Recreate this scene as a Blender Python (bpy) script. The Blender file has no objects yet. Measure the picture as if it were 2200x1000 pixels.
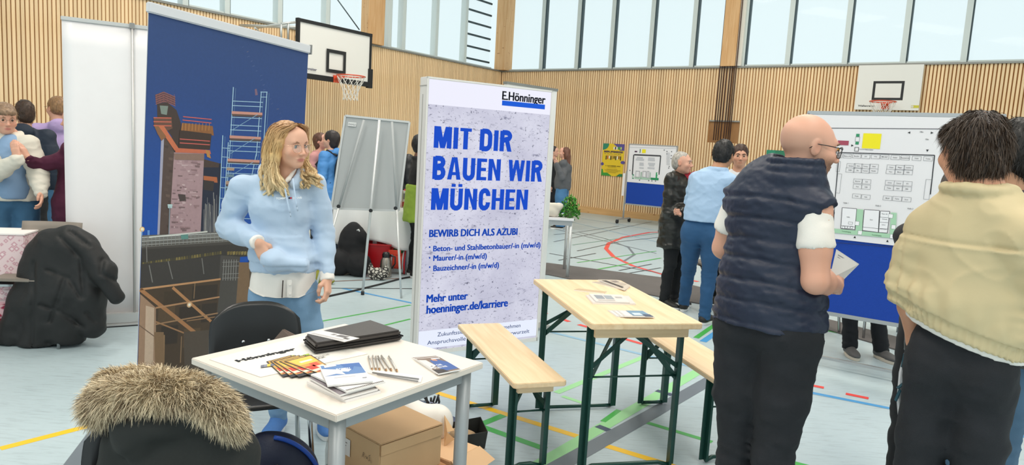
import bpy, bmesh, math, random
import numpy as np
from mathutils import Vector, Matrix
random.seed(7); RNG = np.random.default_rng(7)
SC = bpy.context.scene
COL = SC.collection
# ------------------------------------------------------------------ camera
F = 1500.0; PIT = math.radians(7.0); ROL = math.radians(3.3); CH = 1.55
_f = np.array([0, math.cos(PIT), -math.sin(PIT)]); _r0 = np.array([1.0, 0, 0]); _u0 = np.cross(_r0, _f)
_R = math.cos(ROL)*_r0 + math.sin(ROL)*_u0; _U = -math.sin(ROL)*_r0 + math.cos(ROL)*_u0
cam_d = bpy.data.cameras.new('camera'); cam = bpy.data.objects.new('camera', cam_d); COL.objects.link(cam)
M = Matrix([[_R[i], _U[i], -_f[i]] for i in range(3)]).to_4x4(); M.translation = (0, 0, CH)
cam.matrix_world = M; cam_d.sensor_width = 36; cam_d.lens = F/2200*36; cam_d.clip_start = .02; cam_d.clip_end = 300
SC.camera = cam
# ------------------------------------------------------------------ light
SC.view_settings.view_transform = 'Standard'; SC.view_settings.look = 'None'
SC.view_settings.gamma = 1; SC.view_settings.use_curve_mapping = False; SC.view_settings.exposure = 0.0
W = bpy.data.worlds.new('sky'); SC.world = W; W.use_nodes = True
bg = W.node_tree.nodes['Background']; bg.inputs[0].default_value = (.82, .97, 1.0, 1); bg.inputs[1].default_value = 1.0
def area(name, loc, sx, sy, power, col=(1, 1, 1), rot=(0, 0, 0)):
    l = bpy.data.lights.new(name, 'AREA'); l.shape = 'RECTANGLE'; l.size = sx; l.size_y = sy; l.energy = power; l.color = col
    o = bpy.data.objects.new(name, l); o.location = loc; o.rotation_euler = rot; COL.objects.link(o); return o
LP = 150
for _x, _y in ((-2.5, 1.5), (3.0, 1.5), (-2.5, 6), (3.0, 6), (-2.0, 11), (3.5, 11), (-2.5, -3.5), (3.0, -3.5)):
    area('hall_light', (_x, _y, 6.9), 1.2, 3.2, LP, (1, .93, .85))
# ------------------------------------------------------------------ projection helpers (photo pixel -> real place)
def ray(x, y): return _R*(x-1100)/F - _U*(y-500)/F + _f
def gp(x, y, z=0.0):
    d = ray(x, y); return np.array([0, 0, CH]) + d*((z-CH)/d[2])
def at(x, y, Y):
    d = ray(x, y); return np.array([0, 0, CH]) + d*(Y/d[1])
def pl(x, y, w, n):
    d = ray(x, y); o = np.array([0, 0, CH]); return o + d*((w - o@n)/(d@n))
# ------------------------------------------------------------------ materials
def lin(c):
    if isinstance(c, str):
        c = c.lstrip('#'); c = tuple(int(c[i:i+2], 16)/255 for i in (0, 2, 4))
    return tuple((v/12.92 if v <= .04045 else ((v+.055)/1.055)**2.4) for v in c)
MATS = {}
def mat(name, col='#808080', rough=.6, metal=0, bump=0, bscale=200, var=0, vscale=6, attr=False, emit=0, sheen=0, coat=0, rnd=0, alpha=1, sss=0, stretch=None, trans=0):
    if name in MATS: return MATS[name]
    m = bpy.data.materials.new(name); m.use_nodes = True; MATS[name] = m
    nt = m.node_tree; N = nt.nodes; L = nt.links; b = N['Principled BSDF']
    c = lin(col); b.inputs['Base Color'].default_value = (*c, 1); b.inputs['Roughness'].default_value = rough
    b.inputs['Metallic'].default_value = metal
    if sheen: b.inputs['Sheen Weight'].default_value = sheen; b.inputs['Sheen Roughness'].default_value = .4
    if coat: b.inputs['Coat Weight'].default_value = coat; b.inputs['Coat Roughness'].default_value = .15
    if sss: b.inputs['Subsurface Weight'].default_value = sss; b.inputs['Subsurface Radius'].default_value = (.012, .005, .003); b.inputs['Subsurface Scale'].default_value = 1
    if trans: b.inputs['Transmission Weight'].default_value = trans
    if alpha < 1: b.inputs['Alpha'].default_value = alpha
    src = None
    tc = N.new('ShaderNodeTexCoord'); vec = tc.outputs['Object']
    if stretch:
        mp = N.new('ShaderNodeMapping'); mp.inputs['Scale'].default_value = stretch; L.new(vec, mp.inputs[0]); vec = mp.outputs[0]
    if attr:
        a = N.new('ShaderNodeAttribute'); a.attribute_name = 'Col'; src = a.outputs['Color']
    def mix(s, fac, lo, hi):
        mr = N.new('ShaderNodeMapRange'); mr.inputs['To Min'].default_value = lo; mr.inputs['To Max'].default_value = hi; L.new(fac, mr.inputs[0])
        mx = N.new('ShaderNodeMix'); mx.data_type = 'RGBA'; mx.blend_type = 'MULTIPLY'; mx.inputs[0].default_value = 1
        if s is None: mx.inputs[6].default_value = (*c, 1)
        else: L.new(s, mx.inputs[6])
        L.new(mr.outputs[0], mx.inputs[7]); return mx.outputs[2]
    if var:
        n = N.new('ShaderNodeTexNoise'); n.inputs['Scale'].default_value = vscale; n.inputs['Detail'].default_value = 4; L.new(vec, n.inputs[0])
        src = mix(src, n.outputs[0], 1-var*1.6, 1+var*1.6)
    if rnd:
        oi = N.new('ShaderNodeObjectInfo'); src = mix(src, oi.outputs['Random'], 1-rnd, 1+rnd)
    if src is not None: L.new(src, b.inputs['Base Color'])
    if emit:
        b.inputs['Emission Strength'].default_value = emit
        if src is not None:
            L.new(src, b.inputs['Emission Color'])
            for l_ in list(b.inputs['Base Color'].links): L.remove(l_)
            b.inputs['Base Color'].default_value = (.01, .01, .01, 1); b.inputs['Specular IOR Level'].default_value = .1
        else: b.inputs['Emission Color'].default_value = (*c, 1)
    if bump:
        n = N.new('ShaderNodeTexNoise'); n.inputs['Scale'].default_value = bscale; n.inputs['Detail'].default_value = 5; L.new(vec, n.inputs[0])
        bp = N.new('ShaderNodeBump'); bp.inputs['Strength'].default_value = bump; bp.inputs['Distance'].default_value = .004
        L.new(n.outputs[0], bp.inputs['Height']); L.new(bp.outputs[0], b.inputs['Normal'])
    return m
def wood(name, c1, c2, stretch=(1.2, 22, 22), rough=.5, knots=True, rnd=.06, contrast=(.35, .7)):
    if name in MATS: return MATS[name]
    m = mat(name, c1, rough); nt = m.node_tree; N = nt.nodes; L = nt.links; b = N['Principled BSDF']
    tc = N.new('ShaderNodeTexCoord'); mp = N.new('ShaderNodeMapping'); mp.inputs['Scale'].default_value = stretch; L.new(tc.outputs['Object'], mp.inputs[0])
    n = N.new('ShaderNodeTexNoise'); n.inputs['Scale'].default_value = 2.0; n.inputs['Detail'].default_value = 6; n.inputs['Distortion'].default_value = .6; L.new(mp.outputs[0], n.inputs[0])
    r = N.new('ShaderNodeValToRGB'); r.color_ramp.elements[0].position = contrast[0]; r.color_ramp.elements[1].position = contrast[1]
    r.color_ramp.elements[0].color = (*lin(c1), 1); r.color_ramp.elements[1].color = (*lin(c2), 1); L.new(n.outputs[0], r.inputs[0]); out = r.outputs[0]
    if knots:
        mp2 = N.new('ShaderNodeMapping'); mp2.inputs['Scale'].default_value = (3.2, 9, 9); L.new(tc.outputs['Object'], mp2.inputs[0])
        v = N.new('ShaderNodeTexVoronoi'); v.inputs['Scale'].default_value = 1.0; L.new(mp2.outputs[0], v.inputs[0])
        r2 = N.new('ShaderNodeValToRGB'); r2.color_ramp.elements[0].position = .06; r2.color_ramp.elements[1].position = .12
        r2.color_ramp.elements[0].color = (*lin('#a8734a'), 1); r2.color_ramp.elements[1].color = (1, 1, 1, 1); L.new(v.outputs['Distance'], r2.inputs[0])
        mx = N.new('ShaderNodeMix'); mx.data_type = 'RGBA'; mx.blend_type = 'MULTIPLY'; mx.inputs[0].default_value = .8
        L.new(out, mx.inputs[6]); L.new(r2.outputs[0], mx.inputs[7]); out = mx.outputs[2]
    oi = N.new('ShaderNodeObjectInfo'); mr = N.new('ShaderNodeMapRange'); mr.inputs['To Min'].default_value = 1-rnd; mr.inputs['To Max'].default_value = 1+rnd; L.new(oi.outputs['Random'], mr.inputs[0])
    mx = N.new('ShaderNodeMix'); mx.data_type = 'RGBA'; mx.blend_type = 'MULTIPLY'; mx.inputs[0].default_value = 1; L.new(out, mx.inputs[6]); L.new(mr.outputs[0], mx.inputs[7])
    L.new(mx.outputs[2], b.inputs['Base Color'])
    bp = N.new('ShaderNodeBump'); bp.inputs['Strength'].default_value = .15; bp.inputs['Distance'].default_value = .002; L.new(n.outputs[0], bp.inputs['Height']); L.new(bp.outputs[0], b.inputs['Normal'])
    return m
# ------------------------------------------------------------------ objects
def link(name, me, m, parent=None):
    o = bpy.data.objects.new(name, me); COL.objects.link(o)
    if m is not None:
        if not me.materials: me.materials.append(m)
    if parent is not None: o.parent = parent
    return o
def tag(o, label=None, cat=None, group=None, kind=None):
    if label: o['label'] = label
    if cat: o['category'] = cat
    if group: o['group'] = group
    if kind: o['kind'] = kind
    return o
def thing(name, label, cat, loc=(0, 0, 0), rz=0, group=None):
    o = bpy.data.objects.new(name, None); COL.objects.link(o); o.empty_display_size = .1
    o.location = tuple(float(v) for v in loc); o.rotation_euler = (0, 0, rz)
    return tag(o, label, cat, group)
def copy_tree(o, parent=None):
    c = o.copy(); COL.objects.link(c)
    if parent is not None: c.parent = parent
    for ch in list(o.children): copy_tree(ch, c)
    return c
def fast_mesh(name, V, Q, smooth=True, cols=None):
    me = bpy.data.meshes.new(name); V = np.asarray(V, np.float32); Q = np.asarray(Q, np.int32)
    k = Q.shape[1]; me.vertices.add(len(V)); me.vertices.foreach_set('co', V.ravel())
    me.loops.add(Q.size); me.loops.foreach_set('vertex_index', Q.ravel())
    me.polygons.add(len(Q)); me.polygons.foreach_set('loop_start', np.arange(0, Q.size, k, dtype=np.int32))
    me.polygons.foreach_set('loop_total', np.full(len(Q), k, np.int32))
    me.polygons.foreach_set('use_smooth', np.full(len(Q), smooth))
    me.update(calc_edges=True)
    if cols is not None:
        a = me.color_attributes.new('Col', 'FLOAT_COLOR', 'POINT'); c4 = np.ones((len(V), 4), np.float32); c4[:, :3] = cols; a.data.foreach_set('color', c4.ravel())
    return me
class MB:
    def __init__(s): s.v = []; s.f = []; s.sm = []; s.c = []; s.col = None
    def add(s, vs, fs, smooth=False):
        n = len(s.v); s.v += [tuple(map(float, p)) for p in vs]; s.f += [tuple(i+n for i in f) for f in fs]; s.sm += [smooth]*len(fs)
        s.c += [s.col or (1, 1, 1)]*len(vs)
    def box(s, c, d, R=None):
        x, y, z = (k/2 for k in d); vs = [(i*x, j*y, k*z) for k in (-1, 1) for j in (-1, 1) for i in (-1, 1)]
        if R is not None: vs = [tuple(R @ Vector(p)) for p in vs]
        vs = [(p[0]+c[0], p[1]+c[1], p[2]+c[2]) for p in vs]
        s.add(vs, [(0, 2, 3, 1), (4, 5, 7, 6), (0, 1, 5, 4), (2, 6, 7, 3), (0, 4, 6, 2), (1, 3, 7, 5)])
    def bar(s, a, b, w, h, up=(0, 0, 1)):
        a = Vector(a); b = Vector(b); d = b-a; L = d.length; d.normalize(); u = Vector(up)
        if abs(d.dot(u)) > .99: u = Vector((1, 0, 0))
        sd = d.cross(u).normalized(); u = sd.cross(d)
        R = Matrix((d, sd, u)).transposed(); s.box((a+b)/2, (L, w, h), R)
    def tube(s, P, r, n=8, cap=True, closed=False):
        P = [Vector(map(float, p)) for p in P]; k = len(P); rr = r if hasattr(r, '__len__') else [r]*k; vs = []; prev = None
        for i, p in enumerate(P):
            if closed: t = P[(i+1) % k]-P[i-1]
            else: t = P[min(i+1, k-1)]-P[max(i-1, 0)]
            if t.length < 1e-9: t = Vector((0, 0, 1))
            t.normalize()
            if prev is None: u = t.cross(Vector((0, 0, 1))) if abs(t.z) < .9 else t.cross(Vector((1, 0, 0)))
            else: u = prev - t*prev.dot(t)
            if u.length < 1e-6: u = t.orthogonal()
            u.normalize(); w = t.cross(u); prev = u
            for j in range(n):
                a = 2*math.pi*j/n; vs.append(p + (u*math.cos(a)+w*math.sin(a))*rr[i])
        fs = []
        for i in range(k if closed else k-1):
            i2 = (i+1) % k
            for j in range(n): fs.append((i*n+j, i*n+(j+1) % n, i2*n+(j+1) % n, i2*n+j))
        s.add(vs, fs, True)
        if cap and not closed:
            m = len(s.v)-len(vs); s.f += [tuple(m+j for j in reversed(range(n))), tuple(m+(k-1)*n+j for j in range(n))]; s.sm += [False, False]
    def cyl(s, a, b, r1, r2=None, n=16): s.tube([a, b], [r1, r1 if r2 is None else r2], n)
    def lathe(s, prof, o=(0, 0, 0), n=24, sx=1, sy=1):
        vs = []
        for r, z in prof:
            for j in range(n):
                a = 2*math.pi*j/n; vs.append((o[0]+r*math.cos(a)*sx, o[1]+r*math.sin(a)*sy, o[2]+z))
        fs = [(i*n+j, i*n+(j+1) % n, (i+1)*n+(j+1) % n, (i+1)*n+j) for i in range(len(prof)-1) for j in range(n)]
        s.add(vs, fs, True)
    def prism(s, pts, z0, z1):
        n = len(pts); vs = [(p[0], p[1], z0) for p in pts]+[(p[0], p[1], z1) for p in pts]
        s.add(vs, [tuple(reversed(range(n))), tuple(range(n, 2*n))]+[(i, (i+1) % n, n+(i+1) % n, n+i) for i in range(n)])
    def grid(s, fn, nu, nv, smooth=True, thick=0):
        vs = [fn(i/nu, j/nv) for j in range(nv+1) for i in range(nu+1)]
        fs = [(j*(nu+1)+i, j*(nu+1)+i+1, (j+1)*(nu+1)+i+1, (j+1)*(nu+1)+i) for j in range(nv) for i in range(nu)]
        s.add(vs, fs, smooth)
    def build(s, name, m, parent=None, bevel=0, off=None, cols=False, solid=0):
        me = bpy.data.meshes.new(name); V = s.v
        if off is not None: V = [(p[0]-off[0], p[1]-off[1], p[2]-off[2]) for p in V]
        me.from_pydata(V, [], s.f); me.polygons.foreach_set('use_smooth', s.sm)
        if cols:
            a = me.color_attributes.new('Col', 'FLOAT_COLOR', 'POINT'); a.data.foreach_set('color', np.array([(*c, 1) for c in s.c], np.float32).ravel())
        if bevel or solid:
            bm = bmesh.new(); bm.from_mesh(me)
            if solid:
                bmesh.ops.solidify(bm, geom=bm.faces[:], thickness=solid)
            if bevel:
                es = [e for e in bm.edges if len(e.link_faces) == 2 and e.calc_face_angle(0) > .6]
                bmesh.ops.bevel(bm, geom=es, offset=bevel, segments=2, affect='EDGES', clamp_overlap=True)
            bm.to_mesh(me); bm.free()
        me.update(); return link(name, me, m, parent)
# ------------------------------------------------------------------ text and flat print
_TX = {}
def text_geo(t, bold=0.0, shear=0):
    key = (t, bold, shear)
    if key in _TX: return _TX[key]
    c = bpy.data.curves.new('t', 'FONT'); c.body = t; c.size = 1; c.offset = bold; c.resolution_u = 3; c.fill_mode = 'BOTH'; c.shear = shear
    o = bpy.data.objects.new('t', c); COL.objects.link(o); dg = bpy.context.evaluated_depsgraph_get()
    me = bpy.data.meshes.new_from_object(o.evaluated_get(dg)); V = [tuple(v.co) for v in me.vertices]; Fc = [tuple(p.vertices) for p in me.polygons]
    bpy.data.objects.remove(o); bpy.data.curves.remove(c); bpy.data.meshes.remove(me)
    xs = [v[0] for v in V] or [0, 1]; ys = [v[1] for v in V] or [0, 1]
    _TX[key] = (V, Fc, min(xs), max(xs), min(ys), max(ys)); return _TX[key]
class Sheet:
    """flat print: coloured polygons and lettering laid on a plane O + u*U + v*V"""
    def __init__(s, O, U, V, eps=2e-4):
        s.O = Vector(map(float, O)); s.U = Vector(map(float, U)); s.V = Vector(map(float, V)); s.N = s.U.cross(s.V).normalized(); s.e = eps; s.k = 1; s.v = []; s.f = []; s.c = []
    def P(s, u, v, k=None): return s.O+s.U*u+s.V*v+s.N*(s.e*(s.k if k is None else k))
    def poly(s, pts, col, step=True):
        n = len(s.v); s.v += [s.P(*p) for p in pts]; s.f.append(tuple(range(n, n+len(pts)))); s.c += [lin(col)]*len(pts)
        s.k += 1 if step else .02
    def rect(s, u0, v0, u1, v1, col, step=True): s.poly([(u0, v0), (u1, v0), (u1, v1), (u0, v1)], col, step)
    def frame(s, u0, v0, u1, v1, w, col, wv=None):
        wv = wv or w
        for r in ((u0, v0, u1, v0+wv), (u0, v1-wv, u1, v1), (u0, v0+wv, u0+w, v1-wv), (u1-w, v0+wv, u1, v1-wv)): s.rect(*r, col, False)
        s.k += 1
    def line(s, a, b, w, col, step=False):
        d = Vector((b[0]-a[0], b[1]-a[1])); 
        if d.length == 0: return
        n = Vector((-d.y, d.x)).normalized()*w/2
        s.poly([(a[0]+n.x, a[1]+n.y), (a[0]-n.x, a[1]-n.y), (b[0]-n.x, b[1]-n.y), (b[0]+n.x, b[1]+n.y)], col, step)
    def disc(s, c, r, col, n=24, ry=None, a0=0, a1=2*math.pi):
        s.poly([(c[0]+r*math.cos(a0+(a1-a0)*i/n), c[1]+(ry or r)*math.sin(a0+(a1-a0)*i/n)) for i in range(n if a1-a0 > 6.2 else n+1)], col)
    def text(s, t, u0, v0, h, col, w=None, bold=.0, align='l', skew=None):
        """h = cap height of the letters, v0 = baseline; w = total width (stretches)"""
        V, Fc, x0, x1, y0, y1 = text_geo(t, bold); sy = h/.729; sx = (w/(x1-x0)) if w else sy*.9; W_ = (x1-x0)*sx
        if align == 'c': u0 -= W_/2
        if align == 'r': u0 -= W_
        n = len(s.v)
        for p in V:
            u = u0+(p[0]-x0)*sx; v = v0+p[1]*sy; s.v.append(s.P(u, v))
        s.f += [tuple(i+n for i in f) for f in Fc]; s.c += [lin(col)]*len(V); s.k += 1
    def strip(s, pts, w, col, closed=False):
        P = [Vector(p) for p in pts]; P = [P[0]]+[b_ for a_, b_ in zip(P[:-1], P[1:]) if (a_-b_).length > 1e-5]; n = len(P); L_ = []; R_ = []
        for i in range(n):
            a = P[i]-P[i-1] if (i or closed) else None; b_ = P[(i+1) % n]-P[i] if (i < n-1 or closed) else None
            if a is None: a = b_
            if b_ is None: b_ = a
            na = Vector((-a.y, a.x)).normalized(); nb = Vector((-b_.y, b_.x)).normalized(); m_ = na+nb; m_.normalize(); q = w/2/max(.45, m_.dot(na)); L_.append(P[i]+m_*q); R_.append(P[i]-m_*q)
        for i in range(n if closed else n-1):
            j = (i+1) % n; s.poly([tuple(R_[i]), tuple(R_[j]), tuple(L_[j]), tuple(L_[i])], col, False)
    def block(s, t, u0, v0, h, w, col, k=.20):
        """condensed heavy capitals built from strips, fitted to width w"""
        W_ = dict(I=k, M=.74, W=.80, T=.50, E=.46, D=.56, R=.56, B=.56, A=.60, U=.56, N=.58, C=.54, H=.58); W_['Ü'] = .56; W_[' '] = .22; gap = .075
        tot = sum(W_[c] for c in t)+gap*(len(t)-1); sx = w/tot/h; x = 0; s.k += 1
        for c in t:
            cw = W_[c]; X = lambda a: u0+(x+a)*h*sx; h2 = k/2; H_ = lambda pts, cl=False: s.strip([(X(a), v0+b_*h) for a, b_ in pts], k*h*sx*.98, col, cl)
            def arcp(cx, cy, rx, ry, a0, a1, n=7): return [(cx+rx*math.cos(math.radians(a0+(a1-a0)*i/n)), cy+ry*math.sin(math.radians(a0+(a1-a0)*i/n))) for i in range(n+1)]
            def bar(a, b_, c_, d): s.poly([(X(a), v0+b_*h), (X(c_), v0+b_*h), (X(c_), v0+d*h), (X(a), v0+d*h)], col, False)
            def pg(*p): s.poly([(X(a), v0+b_*h) for a, b_ in p], col, False)
            r = cw-h2; g = .155
            if c in 'IMNHEDRB': bar(0, 0, k, 1)
            if c == 'T': bar(cw/2-h2, 0, cw/2+h2, 1); bar(0, 1-g, cw, 1)
            elif c == 'E': bar(0, 0, cw, g); bar(0, 1-g, cw, 1); bar(0, .5-g/2, cw*.93, .5+g/2)
            elif c == 'H': bar(cw-k, 0, cw, 1); bar(k*.5, .5-g/2, cw-k*.5, .5+g/2)
            elif c == 'N': bar(cw-k, 0, cw, 1); pg((k*.4, 1), (cw-k*.9, 0), (cw-k*.2, 0), (k*1.05, 1))
            elif c == 'M': bar(cw-k, 0, cw, 1); pg((k*.3, 1), (cw/2-.10, 0), (cw/2+.10, 0), (k*1.35, 1)); pg((cw-k*1.35, 1), (cw/2-.10, 0), (cw/2+.10, 0), (cw-k*.3, 1))
            elif c == 'A': pg((0, 0), (k*.95, 0), (cw/2+.03, 1), (cw/2-.12, 1)); pg((cw-k*.95, 0), (cw, 0), (cw/2+.12, 1), (cw/2-.03, 1)); bar(.14, .2, cw-.14, .34)
            elif c == 'W':
                q = cw/4
                pg((0, 1), (q-.09, 0), (q+.09, 0), (k*.9, 1)); pg((2*q-.08, 1), (q-.09, 0), (q+.09, 0), (2*q+.08, 1)); pg((2*q-.08, 1), (3*q-.09, 0), (3*q+.09, 0), (2*q+.08, 1)); pg((cw-k*.9, 1), (3*q-.09, 0), (3*q+.09, 0), (cw, 1))
            elif c in 'UÜ':
                H_([(h2, 1), (h2, .28)]+arcp(cw/2, .28, cw/2-h2, .28-g/2, 180, 360)+[(r, .28), (r, 1)])
                if c == 'Ü': bar(.04, 1.07, .22, 1.21); bar(cw-.22, 1.07, cw-.04, 1.21)
            elif c == 'C': H_([(r, .66)]+arcp(cw/2, .70, cw/2-h2, .30-g/2, 0, 180)+arcp(cw/2, .30, cw/2-h2, .30-g/2, 180, 360)+[(r, .36)])
            elif c == 'D': H_([(h2, g/2), (cw*.5, g/2)]+arcp(cw*.5, .32, cw*.5-h2, .32-g/2, 270, 360)[1:]+arcp(cw*.5, .68, cw*.5-h2, .32-g/2, 0, 90)+[(h2, 1-g/2)])
            elif c in 'RB':
                H_([(h2, 1-g/2), (cw*.52, 1-g/2)]+arcp(cw*.52, .755, cw*.48-h2-(.02 if c == 'B' else 0), .245-g/2, 90, -90)+[(h2, .51)])
                if c == 'R': pg((cw*.42, .50), (cw*.78, .52), (cw+.01, 0), (cw-k*.98, 0)) ; 
                else: H_([(h2, .51), (cw*.52, .51)]+arcp(cw*.52, .295, cw*.48-h2, .295-g/2, 90, -90)+[(h2, g/2)])
            x += cw+gap
    def build(s, name, m, parent=None, off=None):
        me = bpy.data.meshes.new(name); o = Vector(off) if off is not None else Vector((0, 0, 0))
        me.from_pydata([tuple(p-o) for p in s.v], [], s.f)
        a = me.color_attributes.new('Col', 'FLOAT_COLOR', 'POINT'); a.data.foreach_set('color', np.array([(*c, 1) for c in s.c], np.float32).ravel())
        me.update(); return link(name, me, m, parent)
PRINT = mat('print_ink', '#ffffff', .55, attr=True)
# ================================================================== SETTING
YAW = math.radians(-35); D = np.array([math.cos(YAW), math.sin(YAW), 0]); NR = np.array([-D[1], D[0], 0])
WR = 15.45; WL = -11.46          # right wall: p.NR = WR ; left wall: p.D = WL (face of the slats)
def wp(a, n, z): return D*a + NR*n + np.array([0, 0, z])     # hall coordinates -> world
RZ = YAW
HR = Matrix.Rotation(YAW, 3, 'Z')
# floor
fm = mat('sport_floor', '#c3d2d6', .32); nt = fm.node_tree; N = nt.nodes; L = nt.links; b = N['Principled BSDF']
tc = N.new('ShaderNodeTexCoord'); mp = N.new('ShaderNodeMapping'); mp.inputs['Rotation'].default_value = (0, 0, -YAW); mp.inputs['Scale'].default_value = (3, 26, 1); L.new(tc.outputs['Object'], mp.inputs[0])
n1 = N.new('ShaderNodeTexNoise'); n1.inputs['Scale'].default_value = 2.2; n1.inputs['Detail'].default_value = 8; n1.inputs['Roughness'].default_value = .7; L.new(mp.outputs[0], n1.inputs[0])
r1 = N.new('ShaderNodeValToRGB'); r1.color_ramp.elements[0].position = .28; r1.color_ramp.elements[1].position = .5
r1.color_ramp.elements[0].color = (*lin('#a0aeb3'), 1); r1.color_ramp.elements[1].color = (*lin('#b9c9ce'), 1); L.new(n1.outputs[0], r1.inputs[0])
n2 = N.new('ShaderNodeTexNoise'); n2.inputs['Scale'].default_value = .7; n2.inputs['Detail'].default_value = 3; L.new(tc.outputs['Object'], n2.inputs[0])
mr = N.new('ShaderNodeMapRange'); mr.inputs['To Min'].default_value = .9; mr.inputs['To Max'].default_value = 1.08; L.new(n2.outputs[0], mr.inputs[0])
mx = N.new('ShaderNodeMix'); mx.data_type = 'RGBA'; mx.blend_type = 'MULTIPLY'; mx.inputs[0].default_value = 1; L.new(r1.outputs[0], mx.inputs[6]); L.new(mr.outputs[0], mx.inputs[7]); L.new(mx.outputs[2], b.inputs['Base Color'])
mr2 = N.new('ShaderNodeMapRange'); mr2.inputs['To Min'].default_value = .28; mr2.inputs['To Max'].default_value = .5; L.new(n1.outputs[0], mr2.inputs[0]); L.new(mr2.outputs[0], b.inputs['Roughness'])
mb = MB(); c4 = [wp(WL-.2, -12, 0), wp(9, -12, 0), wp(9, WR+.2, 0), wp(WL-.2, WR+.2, 0)]
mb.prism([(p[0], p[1]) for p in c4], -.1, 0); floor = mb.build('floor', fm); tag(floor, kind='structure')
LC = dict(yellow='#f4c21f', green='#46ad4a', lime='#9fdc9c', blue='#4d9ad2', pale='#8fb9d4', red='#ea4a44', gray='#6f7880', black='#3c4146', navy='#3f4a63', navy2='#59647a', teal='#5f8f80', brown='#8b6f62')
_lz = [0.0006]
def fline(pts, w, c, px=True):
    P = [gp(*p)[:2] if px else np.array(p) for p in pts]; mb = MB(); z = _lz[0]; _lz[0] += .00004
    vs = []
    for i, p in enumerate(P):
        t = P[min(i+1, len(P)-1)]-P[max(i-1, 0)]; t = t/np.linalg.norm(t); n = np.array([-t[1], t[0]])*w/2
        vs += [(*(p+n), z), (*(p-n), z)]
    mb.add(vs, [(2*i, 2*i+1, 2*i+3, 2*i+2) for i in range(len(P)-1)])
    return mb.build('court_line', mat('line_'+c, LC[c], .4), floor)
def arc(cx, cy, r, a0, a1, n=40, ry=None): return [(cx+r*math.cos(math.radians(a0+(a1-a0)*i/n)), cy+(ry or r)*math.sin(math.radians(a0+(a1-a0)*i/n))) for i in range(n+1)]
fline([(0, 965), (215, 910)], .05, 'yellow'); fline([(228, 905), (150, 1012)], .09, 'gray')
fline([(940, 845), (1265, 946)], .05, 'yellow'); fline([(1293, 956), (1470, 1010)], .05, 'yellow')
fline([(690, 691), (882, 656)], .03, 'green'); fline([(808, 704), (882, 686)], .03, 'green')
fline([(1030, 914), (1082, 893)], .05, 'green'); fline([(1026, 914), (1172, 966)], .05, 'green')
fline([(1380, 906), (1530, 951)], .04, 'green'); fline([(1560, 958), (1760, 1010)], .05, 'green')
fline([(1140, 1010), (1300, 915), (1510, 793)], .08, 'lime'); fline([(1195, 845), (1382, 768)], .05, 'lime')
fline([(1208, 852), (1262, 870)], .035, 'lime'); fline([(1295, 907), (1330, 882)], .035, 'green')
fline([(1495, 727), (1560, 682)], .05, 'green'); fline([(1510, 735), (1565, 697)], .06, 'blue')
fline([(1150, 1030), (1400, 890), (1560, 798)], .10, 'gray')
fline([(940, 890), (1015, 916)], .06, 'navy'); fline([(1283, 916), (1308, 926)], .05, 'navy'); fline([(1410, 840), (1445, 850)], .05, 'navy')
fline([(735, 620), (900, 655)], .04, 'blue'); fline([(1150, 706), (1285, 739), (1500, 792), (1720, 841), (1925, 881)], .045, 'pale')
fline([(1700, 836), (1925, 881)], .045, 'blue'); fline([(2150, 928), (2230, 946)], .045, 'blue')
for a, b in (((1158, 669), (1174, 675)), ((1207, 686), (1223, 692)), ((1243, 698), (1271, 706)), ((1335, 727), (1380, 740)), ((1722, 825), (1770, 834)), ((1817, 847), (1866, 857)), ((2155, 917), (2230, 932))): fline([a, b], .05, 'red')
# far court markings
fline([(1480, 497), (1395, 500), (1340, 510), (1308, 523), (1302, 535), (1318, 552), (1360, 572), (1430, 592), (1500, 606)], .07, 'red')
fline([(1245, 500), (1300, 513), (1350, 532), (1363, 548), (1340, 562)], .04, 'gray')
fline([(1190, 520), (1400, 477)], .035, 'gray'); fline([(1190, 492), (1410, 545)], .035, 'gray'); fline([(1230, 527), (1640, 470)], .03, 'teal')
fline([(1180, 545), (1420, 588)], .035, 'black'); fline([(1240, 565), (1410, 540)], .03, 'green'); fline([(1280, 580), (1420, 555)], .04, 'green')
fline([(1230, 478), (1410, 520)], .03, 'pale'); fline([(1330, 582), (1400, 568)], .03, 'black'); fline([(1350, 588), (1420, 576)], .03, 'black'); fline([(1200, 560), (1280, 545)], .03, 'black')
fline([(1250, 470), (1420, 497)], .03, 'pale'); fline([(1180, 585), (1215, 598)], .04, 'green'); fline([(1620, 690), (1720, 700), (2060, 770)], .03, 'green')
fline([(700, 606), (900, 597)], .03, 'brown'); fline([(700, 620), (900, 621)], .025, 'black'); fline([(2150, 890), (2230, 912)], .06, 'gray'); fline([(2150, 790), (2230, 800)], .02, 'green')
fline([(1240, 540), (1330, 520), (1420, 510)], .025, 'black'); fline([(1190, 505), (1260, 497), (1330, 486)], .03, 'gray')
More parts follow.
